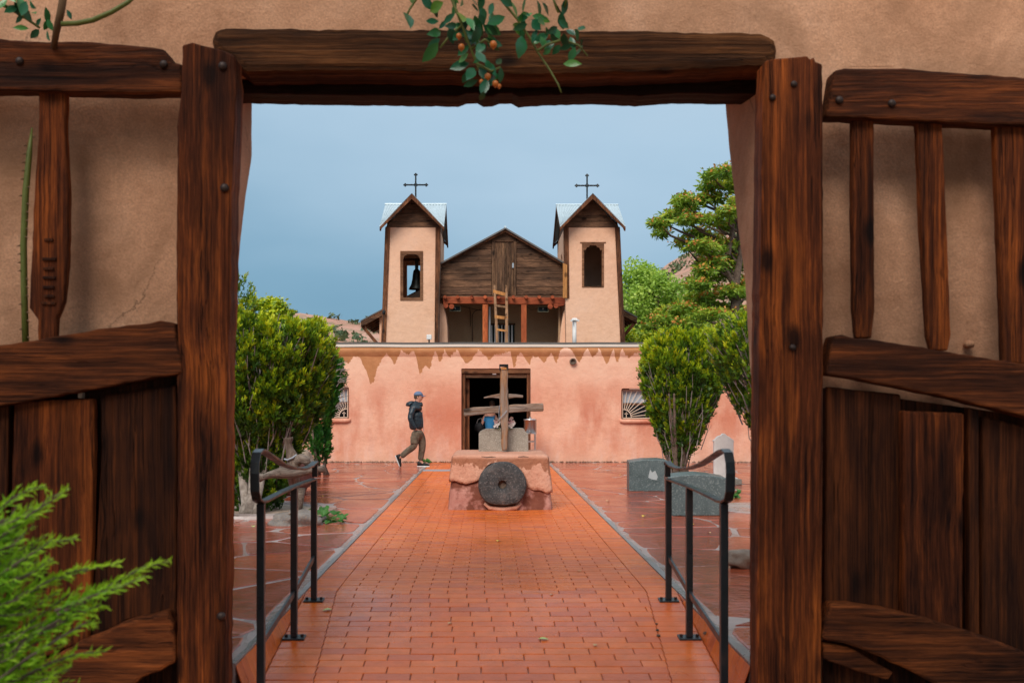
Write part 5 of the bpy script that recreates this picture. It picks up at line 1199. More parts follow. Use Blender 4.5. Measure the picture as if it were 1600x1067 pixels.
LEAFM = leafm('young_plant_leaf', [(0, (.06, .20, .04)), (.6, (.16, .36, .06)), (1, (.38, .55, .22))], .1, .3)
def leaf_poly(bm, base, d, up, L, Wd, bend=.15):
    d = d.normalized(); s = d.cross(up).normalized(); n_ = s.cross(d)
    rows = [(0, .05), (.25, .75), (.5, 1), (.75, .72), (1, .04)]; prev = None
    for t_, w_ in rows:
        c = base + d * L * t_ + n_ * (-bend * L * t_ * t_); a_, m__, b_ = bm.verts.new(c + s * Wd * w_ / 2 + n_ * .12 * Wd * w_), bm.verts.new(c), bm.verts.new(c - s * Wd * w_ / 2 + n_ * .12 * Wd * w_)
        if prev: bm.faces.new((prev[0], prev[1], m__, a_)); bm.faces.new((prev[1], prev[2], b_, m__))
        prev = (a_, m__, b_)
def small_plant(name, pts, label, cat, Lr, mat=LEAFM, group=None):
    t = thing(name, label, cat, pts[0], group)
    for (b_, tips) in (tuple(pts[1:2])[0],) if 0 else ((pts[1], pts[2]),):
        bm = bmesh.new()
        for tip in tips: tube(bm, [Vector(b_), (Vector(b_) + Vector(tip)) / 2 + Vector((0, 0, .03)), Vector(tip)], [.006, .005, .003], 5)
        obj('stem', bm, CANE, t)
        for tip in tips:
            bm = bmesh.new()
            for k in range(3):
                dd = Vector((R.gauss(0, 1), R.gauss(0, .8), R.gauss(.2, .5))); leaf_poly(bm, Vector(tip) - dd * .004, dd, Vector((R.gauss(0, .4), -.6, 1)), R.uniform(*Lr), R.uniform(*Lr) * .7, .3)
            obj('leaf', bm, mat, t)
    return t
b_ = P(497, 812, 12.85); b_.z = .01
small_plant('leafy_seedling', [(b_.x, 12.85, 0), b_, [P(x_, y_, 12.85 + R.uniform(-.15, .2)) for x_, y_ in ((500, 800), (505, 797), (512, 796), (517, 799), (509, 803), (522, 804), (526, 807), (531, 806), (535, 812), (529, 813), (520, 811), (513, 812), (505, 808), (518, 816), (537, 809), (500, 806))]], 'young broad leaved plant sprawling right of the stone mound', 'plant', (.07, .11))
b_ = P(480, 806, 13.0); b_.z = .05
small_plant('leafy_seedling', [(b_.x, 13.0, 0), b_, [P(x_, y_, 13.0) for x_, y_ in ((471, 790), (474, 797), (480, 800), (486, 802), (491, 800), (447, 806), (485, 797))]], 'small yellow green plant behind the stone mound', 'plant', (.05, .08))
b_ = P(1150, 778, 16.3); b_.z = .01
small_plant('leafy_seedling', [(b_.x, 16.3, 0), b_, [P(x_, y_, 16.3) for x_, y_ in ((1144, 768), (1148, 765), (1151, 769), (1146, 773), (1150, 775), (1153, 772), (1148, 778))]], 'small green plant at the foot of the marble headstone', 'plant', (.07, .11))
b_ = P(655, 722, 25.9); b_.z = .0
small_plant('leafy_seedling', [(b_.x, 25.9, 0), b_, [P(x_, y_, 25.9) for x_, y_ in ((665, 719), (668, 720), (662, 720.5), (671, 721))]], 'tiny green plant at the wall foot behind the walking man', 'plant', (.09, .13))

# pebbles along the foot of the church wall, fallen leaves
V = []; Fc = []; A = []; bmq = bmesh.new()
for k in range(1500):
    x_ = R.uniform(-8, 10); y_ = YF - abs(R.gauss(0, .10)) - .01; s_ = R.uniform(.012, .032)
    if P(721, 0, YF).x - .1 < x_ < P(829, 0, YF).x + .1: continue
    n0 = len(V); c = Vector((x_, y_, s_ * .4)); pr = [Vector((R.uniform(.7, 1.2) * s_ * a_, R.uniform(.7, 1.2) * s_ * b2, R.uniform(.6, 1) * s_ * c2)) for a_, b2, c2 in ((1, 0, 0), (-1, 0, 0), (0, 1, 0), (0, -1, 0), (0, 0, 1), (0, 0, -.6))]
    V += [c + q for q in pr]
    for f in ((0, 2, 4), (2, 1, 4), (1, 3, 4), (3, 0, 4), (2, 0, 5), (1, 2, 5), (3, 1, 5), (0, 3, 5)): Fc.append(tuple(n0 + q for q in f)); A.append(R.random())
raw('gravel_edge', V, Fc, leafm('dark_pebbles', [(0, (.08, .04, .025)), (.6, (.22, .11, .07)), (1, (.42, .30, .22))], .1, .0), var=A, kind='stuff', label='dark pebbles and leaf litter along the foot of the church wall', cat='gravel')
YL_ = [('yellow', simple('yellow_fallen_leaf', (.72, .50, .06), .6)), ('pale green', simple('green_fallen_leaf', (.50, .62, .22), .6)), ('tan', simple('tan_fallen_leaf', (.60, .38, .18), .7))]
leaf_spots = [(777, 846, 0, 1, 'yellow leaf on the brick path just in front of the millstone'), (841, 999, 1, 1, 'pale green leaf near the front middle of the brick path'), (519, 953, 1, 1, 'pale green leaf on the bricks by the left handrail'),
 (640, 776, 2, 1, 'tan leaf on the brick path left of the pedestal, nearer the grey strip'), (667, 769, 2, .7, 'tan leaf on the brick path close beside the left foot of the pedestal'), (948, 783, 2, 1.2, 'tan leaf on flagstones just right of the path, level with the millstone'),
 (1008, 806, 0, 1.2, 'yellow leaf on flagstones between the path and the nearer granite headstone'), (931, 1007, 2, .6, 'tan speck of a leaf on bricks near the right front of the path'), (909, 893, 2, .6, 'tan leaf on bricks midway between millstone and right handrail'),
 (600, 842, 0, .6, 'yellow leaf on bricks by the left border, short of the pedestal'), (1081, 820, 0, .8, 'yellow leaf on flagstones directly below the nearer granite headstone'), (1110, 833, 2, .8, 'tan leaf on flagstones seen between the posts of the right handrail'),
 (860, 930, 2, .5, 'tiny tan leaf on bricks right of the path centre'), (505, 775, 0, .7, 'yellow leaf on flagstones right of the driftwood cross'), (575, 765, 2, .7, 'tan leaf on flagstones midway between driftwood cross and pedestal'),
 (972, 742, 0, .9, 'yellow leaf on flagstones just left of the farther granite headstone'), (992, 751, 2, .9, 'tan leaf against the left foot of the farther granite headstone'), (560, 750, 0, .8, 'yellow leaf on flagstones left of the walking man, farthest back on that side'),
 (1120, 760, 2, .8, 'tan leaf at the foot of the marble headstone base'), (427, 781, 2, .9, 'tan leaf on the mortar ring of the big left bush'), (395, 822, 1, 1.1, 'pale green leaf on wet flagstones beside the left gate post'),
 (700, 975, 2, .6, 'tan leaf on bricks left of the path centre, near the front'), (646, 903, 2, .5, 'tiny tan leaf on bricks midway between the left handrail and the path centre')]
for x_, y_, k, sc_, lb_ in leaf_spots:
    Yg = CZ * F / (y_ - VY)
    if Yg < 8.16: Yg = (CZ + .816) / ((y_ - VY) / F + .1)
    X_ = (x_ - VX) * Yg / F; bm = bmesh.new(); th = R.uniform(0, 6.3); leaf_poly(bm, Vector((X_, Yg, gz(X_, Yg) + .006)), Vector((math.cos(th), math.sin(th), .15)), Vector((0, 0, 1)), .055 * sc_ * 1.3, .04 * sc_ * 1.3, .2)
    tag(obj('fallen_leaf', bm, YL_[k][1]), lb_, 'leaf', 'fallen leaves on the paving')
bm = bmesh.new(); 
for (x_, y_, r_) in ((1102, 1000, .018), (1027, 985, .012), (1029, 994, .016), (1026, 975, .010)):
    Yg = (CZ + .816) / ((y_ - VY) / F + .1); X_ = (x_ - VX) * Yg / F; ico(bm, (X_, Yg, gz(X_, Yg) + r_ * .5), r_, 1, (1, 1, .7), .3, x_)
obj('grit', bm, BARKD, kind='stuff', label='dark grit caught in the joint of the right brick border', cat='debris')

# ------------------------------------------------------------------ vegetation
def spray_mesh(V, Fc, A, c, d, nrm, L, v0, rr, fingers=6, wid=.085):
    """flat fan of scale-leaf fingers"""
    s = d.cross(nrm).normalized()
    for k in range(fingers):
        t_ = -1 + 2 * k / (fingers - 1); ang = t_ * .62 + rr.uniform(-.3, .3); dd = (d * math.cos(ang) + s * math.sin(ang)); l_ = L * (1 - .35 * abs(t_)) * rr.uniform(.8, 1.1)
        w_ = L * wid * rr.uniform(.8, 1.2); sd = dd.cross(nrm).normalized(); st0 = c + d * L * rr.uniform(-.1, .45); off = nrm * rr.uniform(-.35, .35) * L
        n0 = len(V); V += [st0, st0 + dd * l_ * .55 + sd * w_ + off * .5, st0 + dd * l_ + off, st0 + dd * l_ * .55 - sd * w_ + off * .5]; Fc.append((n0, n0 + 1, n0 + 2, n0 + 3)); A.append(min(1, max(0, v0 + rr.uniform(-.12, .12))))
def cypress(name, label, cx, cy, prof, n, L, mat, seed, trunk_pts, twigs=0, bark=BARKD, bare=None, lean=(0, 0), fill=.5, top_y=.3, group=None):
    """prof: list of (z, radius). Outward-and-upward sprays packed in the crown"""
    rr = random.Random(seed); t = thing(name, label, 'bush', (cx, cy, 0), group); V = []; Fc = []; A = []
    z0, z1 = prof[0][0], prof[-1][0]; tot = 0
    ctr = lambda z: (cx + lean[0] * (z - z0), cy + lean[1] * (z - z0))
    zz = []
    for i in range(400):
        z = z0 + (z1 - z0) * i / 399; zz.append((z, max(.02, lerp_tab(prof, z))))
    wsum = sum(r * r * .5 + r * .5 for z, r in zz); acc = []; a_ = 0
    for z, r in zz: a_ += (r * r * .5 + r * .5) / wsum; acc.append(a_)
    import bisect
    for _ in range(n // 13):
        i = min(399, bisect.bisect(acc, rr.random())); z, r = zz[i]; th = rr.uniform(0, 2 * math.pi); x0, y0 = ctr(z)
        lump = 1 + .09 * noise.noise(Vector((math.cos(th) * 1.9, math.sin(th) * 1.9, z * 1.5 + seed))) + .09 * noise.noise(Vector((math.cos(th) * 5, math.sin(th) * 5, z * 4 + seed)))
        f = 1 - abs(rr.gauss(0, .12)) if rr.random() < .86 else rr.uniform(.45, .95)
        rad_ = r * lump * f; c = Vector((x0 + rad_ * math.cos(th), y0 + rad_ * math.sin(th), z + rr.uniform(-.05, .05)))
        g_ = noise.noise(Vector((c.x * 4.2, c.y * 4.2, c.z * 2.6 + seed * 3)))
        if g_ < -.24 and rr.random() < .85: continue
        if bare and rr.random() < bare(z, th): continue
        outw = Vector((math.cos(th), math.sin(th), 0)); ax = (outw * rr.uniform(.15, .75) + Vector((rr.gauss(0, .22), rr.gauss(0, .22), 1.0))).normalized(); Lp = L * rr.uniform(1.3, 2.6); wp = Lp * rr.uniform(.20, .34)
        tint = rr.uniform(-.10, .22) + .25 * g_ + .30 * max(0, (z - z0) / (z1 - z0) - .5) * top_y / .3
        for q in range(13):
            t_ = (q + rr.random()) / 13; ph = rr.uniform(0, 6.28); o1 = ax.orthogonal().normalized(); o2 = ax.cross(o1); rd_ = wp * (1 - .75 * t_) * rr.random() ** .5
            side = o1 * math.cos(ph) + o2 * math.sin(ph); p = c + ax * (t_ - .55) * Lp + side * rd_; d = (ax + side * rr.uniform(.2, .7) * (1.1 - t_)).normalized()
            nrm = side.cross(d); nrm = (nrm + d.cross(nrm) * rr.gauss(0, .6)).normalized(); nrm = (nrm - nrm.dot(d) * d).normalized()
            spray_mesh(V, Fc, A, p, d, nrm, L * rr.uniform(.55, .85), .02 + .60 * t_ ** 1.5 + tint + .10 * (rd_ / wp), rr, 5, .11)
    raw('foliage', V, Fc, mat, t, var=A, kind='stuff')
    if twigs:
        bm = bmesh.new()
        for _ in range(twigs):
            z = z0 + (z1 - z0) * (rr.random() ** .38); r = max(.05, lerp_tab(prof, z)); th = rr.uniform(0, 2 * math.pi); x0, y0 = ctr(z); q = rr.uniform(.80, 1.10); hi_ = max(0, (z - z0) / (z1 - z0) - .7) * .55
            tip = Vector((x0 + r * q * math.cos(th), y0 + r * q * math.sin(th), z + rr.uniform(-.05, .06) + hi_ * rr.random())); Lg = rr.uniform(.25, .7); xb_, yb_ = ctr(z - Lg)
            bs = Vector((x0 + r * (q - .33) * math.cos(th), y0 + r * (q - .33) * math.sin(th), z - Lg)); md = (tip + bs) / 2 + Vector((rr.gauss(0, .03), rr.gauss(0, .03), rr.gauss(0, .03)))
            tube(bm, [bs, md, tip], [rr.uniform(.010, .016), .010, .005], 3, False)
            if rr.random() < .6: tube(bm, [md, md + Vector((rr.gauss(0, .08), rr.gauss(0, .08), rr.uniform(.05, .18)))], [.005, .002], 3, False)
        obj('dead_twigs', bm, TWIG, t, kind='stuff')
    for i, tp in enumerate(trunk_pts):
        bm = bmesh.new(); pts = [Vector(p[:3]) for p in tp]; tube(bm, pts, [p[3] for p in tp], 9)
        for v in bm.verts: v.co += Vector((.018 * nz(v.co, 7, 1), .018 * nz(v.co, 7, 2), 0))
        obj('trunk', bm, bark if i >= len(trunk_pts) - 3 or bark is not BARK else BARKD, t, smooth=True)
    return t
def stems(cx, cy, z_top, n, r0, spread, rr, rad_=.04):
    o_ = []
    for k in range(n):
        th = 2 * math.pi * k / n + rr.uniform(-.3, .3); a_ = spread * rr.uniform(.6, 1.1)
        o_.append([(cx + r0 * math.cos(th) * 1.35, cy + r0 * math.sin(th) * 1.35, -.02, rad_ * 1.7), (cx + r0 * math.cos(th) * .9, cy + r0 * math.sin(th) * .9, .18, rad_), (cx + (r0 + a_ * .4) * math.cos(th), cy + (r0 + a_ * .4) * math.sin(th), z_top * .5, rad_ * .8), (cx + (r0 + a_) * math.cos(th), cy + (r0 + a_) * math.sin(th), z_top, rad_ * .4)])
    return o_
rr = random.Random(5)
# big left bush: base px 385,800 at Y 14.1; crown spans 362?-520 in x, 500-790 in y
Yq = 14.3; mz = lambda py: CZ + (VY - py) * Yq / F
prof = [(mz(790), .26), (mz(760), .42), (mz(725), .50), (mz(690), .55), (mz(655), .80), (mz(617), .93), (mz(560), 1.02), (mz(535), 1.02), (mz(518), .98), (mz(510), .90)]
def bareL(z, th): return .42 if z > mz(535) else (.08 if z > mz(590) else 0)
tr = stems(-3.27, Yq + .15, 1.5, 5, .10, .45, rr, .035)
tr.append([(P(384, 800, 13.75).x, 13.75, -.02, .12), (P(383, 780, 13.75).x, 13.8, .16, .07), (P(376, 740, 13.8).x, 13.9, .5, .055), (P(372, 690, 14).x, 14.0, 1.0, .04)])
tr.append([(P(397, 803, 13.7).x, 13.7, -.02, .10), (P(399, 780, 13.7).x, 13.78, .2, .06), (P(408, 735, 13.8).x, 13.9, .55, .05), (P(432, 690, 14).x, 14.0, 1.0, .035)])
tr.append([(P(390, 801, 13.68).x, 13.68, -.02, .09), (P(391, 770, 13.68).x, 13.75, .3, .05), (P(394, 720, 13.9).x, 13.95, .75, .04)])
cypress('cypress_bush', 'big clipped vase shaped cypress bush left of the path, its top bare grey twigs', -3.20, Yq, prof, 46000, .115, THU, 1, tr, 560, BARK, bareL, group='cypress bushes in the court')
# bright narrow one behind it
Yq = 21.5; mz = lambda py: CZ + (VY - py) * Yq / F; cxq = P(500, 0, Yq).x
cypress('cypress_bush', 'darker green narrow cypress behind the big left bush near the church window', cxq, Yq, [(mz(716), .14), (mz(700), .20), (mz(672), .14), (mz(650), .24), (mz(620), .36), (mz(600), .46), (mz(575), .48), (mz(558), .25)], 7500, .13, THG, 2, stems(cxq, Yq, 1.0, 3, .1, .2, rr), 0, BARKD, group='cypress bushes in the court')
# twiggy bare branches right of it
bm = bmesh.new()
for k in range(26):
    p0_ = P(528 + R.uniform(-4, 4), 640 + R.uniform(-70, 0), 21.2); tube(bm, [p0_, p0_ + Vector((R.uniform(.05, .22), 0, R.uniform(.0, .15)))], [.010, .004], 4)
obj('bare_branches', bm, TWIG, [o for o in COL.objects if o.name.startswith('cypress_bush')][-1], kind='stuff')
# right bush
Yq = 21.6; mz = lambda py: CZ + (VY - py) * Yq / F; cxq = P(1058, 0, Yq).x
prof = [(mz(735), .10), (mz(715), .20), (mz(690), .38), (mz(660), .54), (mz(630), .70), (mz(600), .82), (mz(570), .85), (mz(545), .80), (mz(532), .66), (mz(524), .45)]
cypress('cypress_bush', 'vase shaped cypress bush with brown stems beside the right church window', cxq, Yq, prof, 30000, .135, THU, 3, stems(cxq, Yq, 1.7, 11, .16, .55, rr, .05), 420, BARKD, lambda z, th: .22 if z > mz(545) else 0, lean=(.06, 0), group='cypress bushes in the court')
Yq = 17.0; mz = lambda py: CZ + (VY - py) * Yq / F; cxq = P(1222, 0, Yq).x
prof = [(mz(770), .12), (mz(720), .22), (mz(670), .45), (mz(630), .72), (mz(590), .98), (mz(550), 1.15), (mz(520), 1.18), (mz(505), .95), (mz(497), .60)]
cypress('cypress_bush', 'cypress bush with a grey twiggy top partly hidden behind the right side of the gateway', cxq, Yq, prof, 24000, .12, THU, 4, stems(cxq, Yq, 1.6, 8, .14, .5, rr, .045), 420, BARKD, lambda z, th: .4 if z > mz(530) else 0, group='cypress bushes in the court')
# taller yellow-green one behind the big left bush
Yq = 18.0; mz = lambda py: CZ + (VY - py) * Yq / F; cxq = P(366, 0, Yq).x
cypress('cypress_tree', 'tall yellow green cypress tip rising above the big left bush at the gate edge', cxq, Yq, [(0.3, .5), (mz(560), .5), (mz(500), .40), (mz(470), .34), (mz(445), .24), (mz(425), .05)], 5200, .13, THU, 5, [[(cxq, Yq, 0, .09), (cxq, Yq, 2.6, .03)]], 0)

def leaf_cloud(centres, n, size, rr, asp=.5, up=.3):
    """centres: (x, y, z, rx, ry, rz)"""
    V = []; Fc = []; A = []; tw = sum(c[3] * c[5] for c in centres)
    for c in centres:
        for _ in range(int(n * c[3] * c[5] / tw)):
            d = Vector((rr.gauss(0, 1), rr.gauss(0, 1), rr.gauss(0, 1))); d.normalize(); q = rr.random() ** .45 * rr.uniform(.85, 1.12)
            p = Vector((c[0] + d.x * c[3] * q, c[1] + d.y * c[4] * q, c[2] + d.z * c[5] * q))
            if noise.noise(p * 2.3) < -.25 and rr.random() < .7: continue
            a_ = Vector((rr.gauss(0, 1), rr.gauss(0, 1), rr.gauss(-up, .6))).normalized(); b_ = a_.cross(Vector((rr.gauss(0, 1), rr.gauss(0, 1), rr.gauss(0, 1)))).normalized(); s = size * rr.uniform(.6, 1.3)
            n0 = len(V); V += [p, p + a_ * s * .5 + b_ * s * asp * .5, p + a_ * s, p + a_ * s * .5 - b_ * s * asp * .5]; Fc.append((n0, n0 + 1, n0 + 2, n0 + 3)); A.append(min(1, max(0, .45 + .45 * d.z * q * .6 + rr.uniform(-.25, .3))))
    return V, Fc, A
# small rounded tree behind left
rr = random.Random(9); Yq = 30.0
tt = thing('small_tree', 'small round yellow green tree showing above the big left bush', 'tree', (P(425, 0, Yq).x, Yq, -.3))
cs = [(P(x_, y_, Yq).x, Yq + rr.uniform(-.3, .3), P(x_, y_, Yq).z, r_, r_, r_ * .75) for x_, y_, r_ in ((405, 477, .22), (420, 473, .28), (438, 477, .28), (449, 487, .22), (430, 492, .36), (412, 497, .26), (446, 500, .25), (430, 510, .5), (465, 506, .22), (485, 504, .2), (475, 515, .35), (400, 520, .4))]
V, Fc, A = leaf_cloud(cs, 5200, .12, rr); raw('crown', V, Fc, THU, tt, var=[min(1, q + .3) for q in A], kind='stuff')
bm = bmesh.new(); b0 = P(430, 0, Yq); tube(bm, [(b0.x, Yq, -.3), (b0.x, Yq, 2.2), (b0.x + .1, Yq, 3.6)], [.1, .07, .03], 8)
for c in cs: tube(bm, [(b0.x, Yq, 3.0), (c[0], c[1], c[2])], [.03, .01], 4)
obj('trunk', bm, BARKD, tt)
# cottonwood far right
rr = random.Random(12); Yq = 46.0
def branches(parent, base, cs, mat, r0, rr, n=4):
    bm = bmesh.new(); top = Vector((base.x, base.y, max(c[2] for c in cs) - .5)); tube(bm, [base, base.lerp(top, .5) + Vector((.2, 0, 0)), top], [r0, r0 * .6, r0 * .15], 8)
    for c in cs:
        z_ = base.z + (c[2] - base.z) * rr.uniform(.45, .75); st0 = Vector((base.x, base.y, z_)); e_ = Vector(c[:3]); tube(bm, [st0, st0.lerp(e_, .5) + Vector((0, 0, -.15)), e_], [r0 * .3, r0 * .18, r0 * .05], 5)
    obj('trunk', bm, mat, parent)
ct = thing('cottonwood_tree', 'pale green feathery cottonwood behind the right tower', 'tree', (P(1015, 0, Yq).x, Yq, -.4))
cs = []
for x_, y_, r_ in ((995, 425, .7), (1012, 430, .7), (985, 440, .6), (1030, 444, .6), (1048, 456, .6), (1010, 455, 1.0), (990, 475, .9), (1035, 476, .9), (1062, 478, .8), (1005, 505, 1.1), (980, 520, .8), (1040, 510, 1.2), (1075, 500, 1.1), (1090, 470, .9), (1020, 540, 1.2), (1060, 540, 1.2)):
    p = P(x_, y_, Yq); cs.append((p.x, Yq + rr.uniform(-1, 1), p.z, r_, r_, r_ * .95))
V, Fc, A = leaf_cloud(cs, 24000, .16, rr, .6, .1); raw('crown', V, Fc, COT, ct, var=A, kind='stuff'); branches(ct, Vector((P(1020, 0, Yq).x, Yq, -.4)), cs, BARKD, .3, rr)
# berried tree, layered pads
rr = random.Random(21); Yq = 31.5
bt = thing('berry_tree', 'tall tree with layered green foliage and orange seed clusters right of the church', 'tree', (P(1150, 0, Yq).x, Yq, -.4))
pads = [(1022, 352, 17, 7), (1036, 345, 18, 9), (1035, 363, 16, 7), (1052, 335, 20, 10), (1062, 318, 20, 9), (1075, 305, 18, 8), (1080, 322, 22, 10), (1096, 310, 16, 8), (1110, 290, 20, 10), (1103, 276, 16, 8), (1125, 275, 22, 10), (1140, 290, 22, 12), (1120, 308, 22, 9), (1145, 320, 22, 10), (1085, 340, 24, 9), (1105, 345, 24, 8), (1068, 345, 20, 8), (1128, 335, 22, 9), (1145, 350, 18, 9), (1095, 362, 26, 7), (1118, 370, 24, 8), (1070, 378, 20, 8), (1085, 385, 24, 9), (1107, 390, 26, 9), (1135, 382, 22, 9), (1065, 392, 10, 5), (1130, 405, 30, 10), (1110, 412, 30, 10), (1090, 425, 22, 9), (1145, 425, 24, 10), (1080, 445, 24, 9), (1110, 440, 32, 11), (1140, 455, 30, 11), (1095, 465, 30, 10), (1070, 480, 30, 9), (1045, 488, 26, 8), (1025, 497, 22, 8), (1100, 490, 34, 10), (1130, 480, 30, 10), (1060, 505, 30, 8), (1020, 510, 18, 6), (1165, 300, 30, 16), (1175, 340, 30, 16), (1175, 400, 30, 20), (1180, 450, 30, 20), (1165, 275, 26, 14), (1160, 490, 30, 14), (1190, 310, 30, 20)]
cs = []
for x_, y_, rx_, rz_ in pads:
    p = P(x_, y_, Yq); yo = rr.uniform(-1.2, 1.2); cs.append((p.x, Yq + yo, p.z + yo * .1, rx_ * Yq / F, rx_ * Yq / F * 1.0, rz_ * Yq / F))
V, Fc, A = leaf_cloud(cs, 27000, .19, rr, .30, .25); raw('crown', V, Fc, SUM, bt, var=A, kind='stuff')
cb = [(c[0] + rr.uniform(-.15, .15), c[1] - .1, c[2] + c[5] * .35, c[3] * .95, c[4], c[5] * .75) for c in cs]
V, Fc, A = leaf_cloud(cb, 3600, .10, rr, .8, 0); raw('seed_clusters', V, Fc, BERRY, bt, var=A, kind='stuff')
bm = bmesh.new(); tk = [(1152, 640), (1150, 560), (1149, 478), (1150, 440), (1157, 400), (1153, 340), (1160, 290)]
tube(bm, [P(x_, y_, Yq) if y_ < 640 else Vector((P(x_, 0, Yq).x, Yq, -.4)) for x_, y_ in tk], [.22, .18, .15, .12, .09, .07, .03], 10); obj('trunk', bm, BARKD, bt, smooth=True)
bm = bmesh.new(); tube(bm, [P(1137, 398, Yq - .3), P(1142, 375, Yq - .3), P(1146, 350, Yq - .3)], [.09, .08, .05], 8)
tube(bm, [P(1150, 450, Yq), P(1130, 415, Yq - .2), P(1112, 400, Yq - .3), P(1105, 380, Yq - .3)], [.10, .08, .06, .03], 7)
for (x_, y_), c in zip([p[:2] for p in pads], cs):
    if rr.random() < .75:
        bx_ = min(1150, x_ + 50); tube(bm, [P(bx_, y_ + 26, Yq), P((x_ + bx_) / 2, y_ + 16, Yq + (c[1] - Yq) * .5), Vector(c[:3])], [.05, .035, .012], 5)
obj('limb', bm, BARKD, bt)
# more trees behind the gate's right so that a side view stays closed
# dark bushes behind right wall
rr = random.Random(33); Yq = 36
hb = thing('dense_shrub', 'yellow green shrub mass over the roof line between right tower and cypress', 'shrub', (P(1010, 0, Yq).x, Yq, -.4))
cs = [(P(x_, y_, Yq).x, Yq + rr.uniform(-.4, .4), P(x_, y_, Yq).z, r_, r_, r_ * .7) for x_, y_, r_ in ((985, 530, .5), (1005, 522, .5), (1030, 518, .6), (1055, 515, .6), (1080, 512, .6), (1000, 545, .9), (1040, 545, 1.0), (1080, 545, 1.0), (1120, 520, .8), (1150, 515, .8), (1120, 560, 1.0))]
V, Fc, A = leaf_cloud(cs, 7000, .13, rr); raw('crown', V, Fc, THU, hb, var=[min(1, q + .25) for q in A], kind='stuff'); branches(hb, Vector((P(1050, 0, Yq).x, Yq, -.4)), cs, BARKD, .12, rr)

# ---- rose branches over the gate
LEAF_ME = []
for k in range(5):
    bm = bmesh.new(); leaf_poly(bm, Vector((0, 0, 0)), Vector((0, 0, -1)), Vector((0, -1, 0)), 1, [.55, .6, .5, .45, .62][k], [.1, .3, -.15, .25, .0][k])
    me = bpy.data.meshes.new('leaf'); 
    for f in bm.faces: f.smooth = True
    bm.to_mesh(me); bm.free(); me.materials.append(ROSEL); LEAF_ME.append(me)
def put_leaf(parent, p, L, ang, rr, tilt=.5):
    o_ = bpy.data.objects.new('leaf', rr.choice(LEAF_ME)); COL.objects.link(o_); o_.parent = parent; o_.location = Vector(p) - origin_of(parent); o_.scale = (L * rr.uniform(.85, 1.1), L, L)
    o_.rotation_euler = (rr.gauss(0, tilt), ang, rr.gauss(0, .6))
def hipball(parent, p, r):
    bm = bmesh.new(); ico(bm, p, r, 2, (1, 1, 1.1)); ico(bm, (p[0], p[1], p[2] - r * 1.1), r * .35, 1); obj('rose_hip', bm, HIP, parent, smooth=True)
rr = random.Random(41); Yr = 5.25
rose = thing('rose_branch', 'leafy rose branches with orange hips hanging over the lintel', 'rose branch', (P(780, 0, Yr).x, Yr, 3.5))
caness = [[(700, -40), (706, 0), (722, 40), (735, 75), (745, 100), (752, 120), (757, 138)], [(775, -40), (783, 0), (808, 30), (828, 60), (842, 85), (858, 108), (872, 132), (877, 145)], [(840, 80), (855, 70), (880, 62), (905, 72), (918, 88)], [(660, -40), (650, 0), (640, 15), (634, 28)], [(722, 40), (700, 60), (688, 75)], [(850, -30), (865, 0), (872, 20)], [(735, 78), (758, 62), (766, 68)], [(745, 100), (768, 112), (782, 105)], [(905, -30), (888, -10), (882, 12)]]
bm = bmesh.new()
for i, cn in enumerate(caness):
    n_ = len(cn)
    if cn[0][1] < 0: tube(bm, [P(cn[0][0] - 20, -345, 5.80), P(cn[0][0] - 18, -330, 5.55), P(cn[0][0] - 12, -250, 5.35), P(cn[0][0], cn[0][1], Yr - .02 * math.sin(i))], [.013, .012, .010, .008], 6)
    tube(bm, [P(x_, y_, Yr - .02 * math.sin(k + i)) for k, (x_, y_) in enumerate(cn)], [.008 - .0045 * k / n_ for k in range(n_)], 6)
obj('stem', bm, CANE, rose, smooth=True)
lv = [(632, 33, 30, .1), (640, 8, 20, 1.2), (660, 8, 22, -1), (692, 18, 30, 1.3), (684, 42, 18, 1.5), (690, 62, 26, 1.2), (684, 82, 34, .5), (688, 70, 20, 1), (702, -4, 26, -.6), (712, 12, 26, .6), (722, 8, 26, -.8), (718, 34, 30, .3), (728, 40, 26, -.3), (708, 30, 20, .9), (742, 38, 30, 0), (748, 50, 28, .2), (752, 20, 22, -.4), (737, 60, 24, .4), (762, 70, 26, -.3), (758, 78, 22, .5), (768, 32, 26, -.6), (772, 15, 22, .5), (745, 92, 26, -.4), (733, 112, 28, 1.3), (742, 120, 30, .5), (752, 112, 24, -.3), (760, 135, 28, .3), (768, 110, 24, -.5), (778, 102, 20, -.7), (772, 128, 22, -.1), (782, 115, 22, -.2), (755, 96, 20, .9), (730, 92, 18, .9), (788, 40, 30, 1.1), (797, 12, 26, -.3), (790, -5, 26, .4), (780, 5, 22, -1), (820, 5, 22, .2), (838, 12, 24, -.6), (822, 30, 20, .8), (814, 70, 30, .1), (806, 38, 22, -1.2), (832, 42, 24, -.7), (838, 55, 20, .4), (846, 66, 20, -.3), (850, 45, 24, 1), (868, 52, 18, -.4), (858, 62, 22, -.9), (872, 40, 18, -1), (880, 62, 22, .3), (890, 68, 22, -.2), (896, 56, 22, -1.1), (904, 52, 18, -.9), (908, 72, 20, -1.3), (912, 82, 24, -.7), (900, 84, 20, .4), (893, 78, 18, .9), (876, 78, 16, .7), (862, 82, 14, .8), (882, 112, 26, -1.4), (884, 8, 24, .1), (868, 12, 22, .3), (848, 14, 22, -.9), (875, 30, 24, .1), (800, 50, 26, -1.4), (722, 60, 20, .8), (712, 50, 22, 1.2), (760, 50, 24, -1), (735, 5, 22, .2), (756, 2, 24, .6), (690, 4, 24, .9), (746, 135, 22, 1.0), (756, 150, 16, .2)]
for x_, y_, L, an in lv:
    put_leaf(rose, P(x_ + rr.uniform(-2, 2), y_ - L * .45, Yr + rr.uniform(-.07, .05)), L * 1.12 * Yr / F, an, rr)
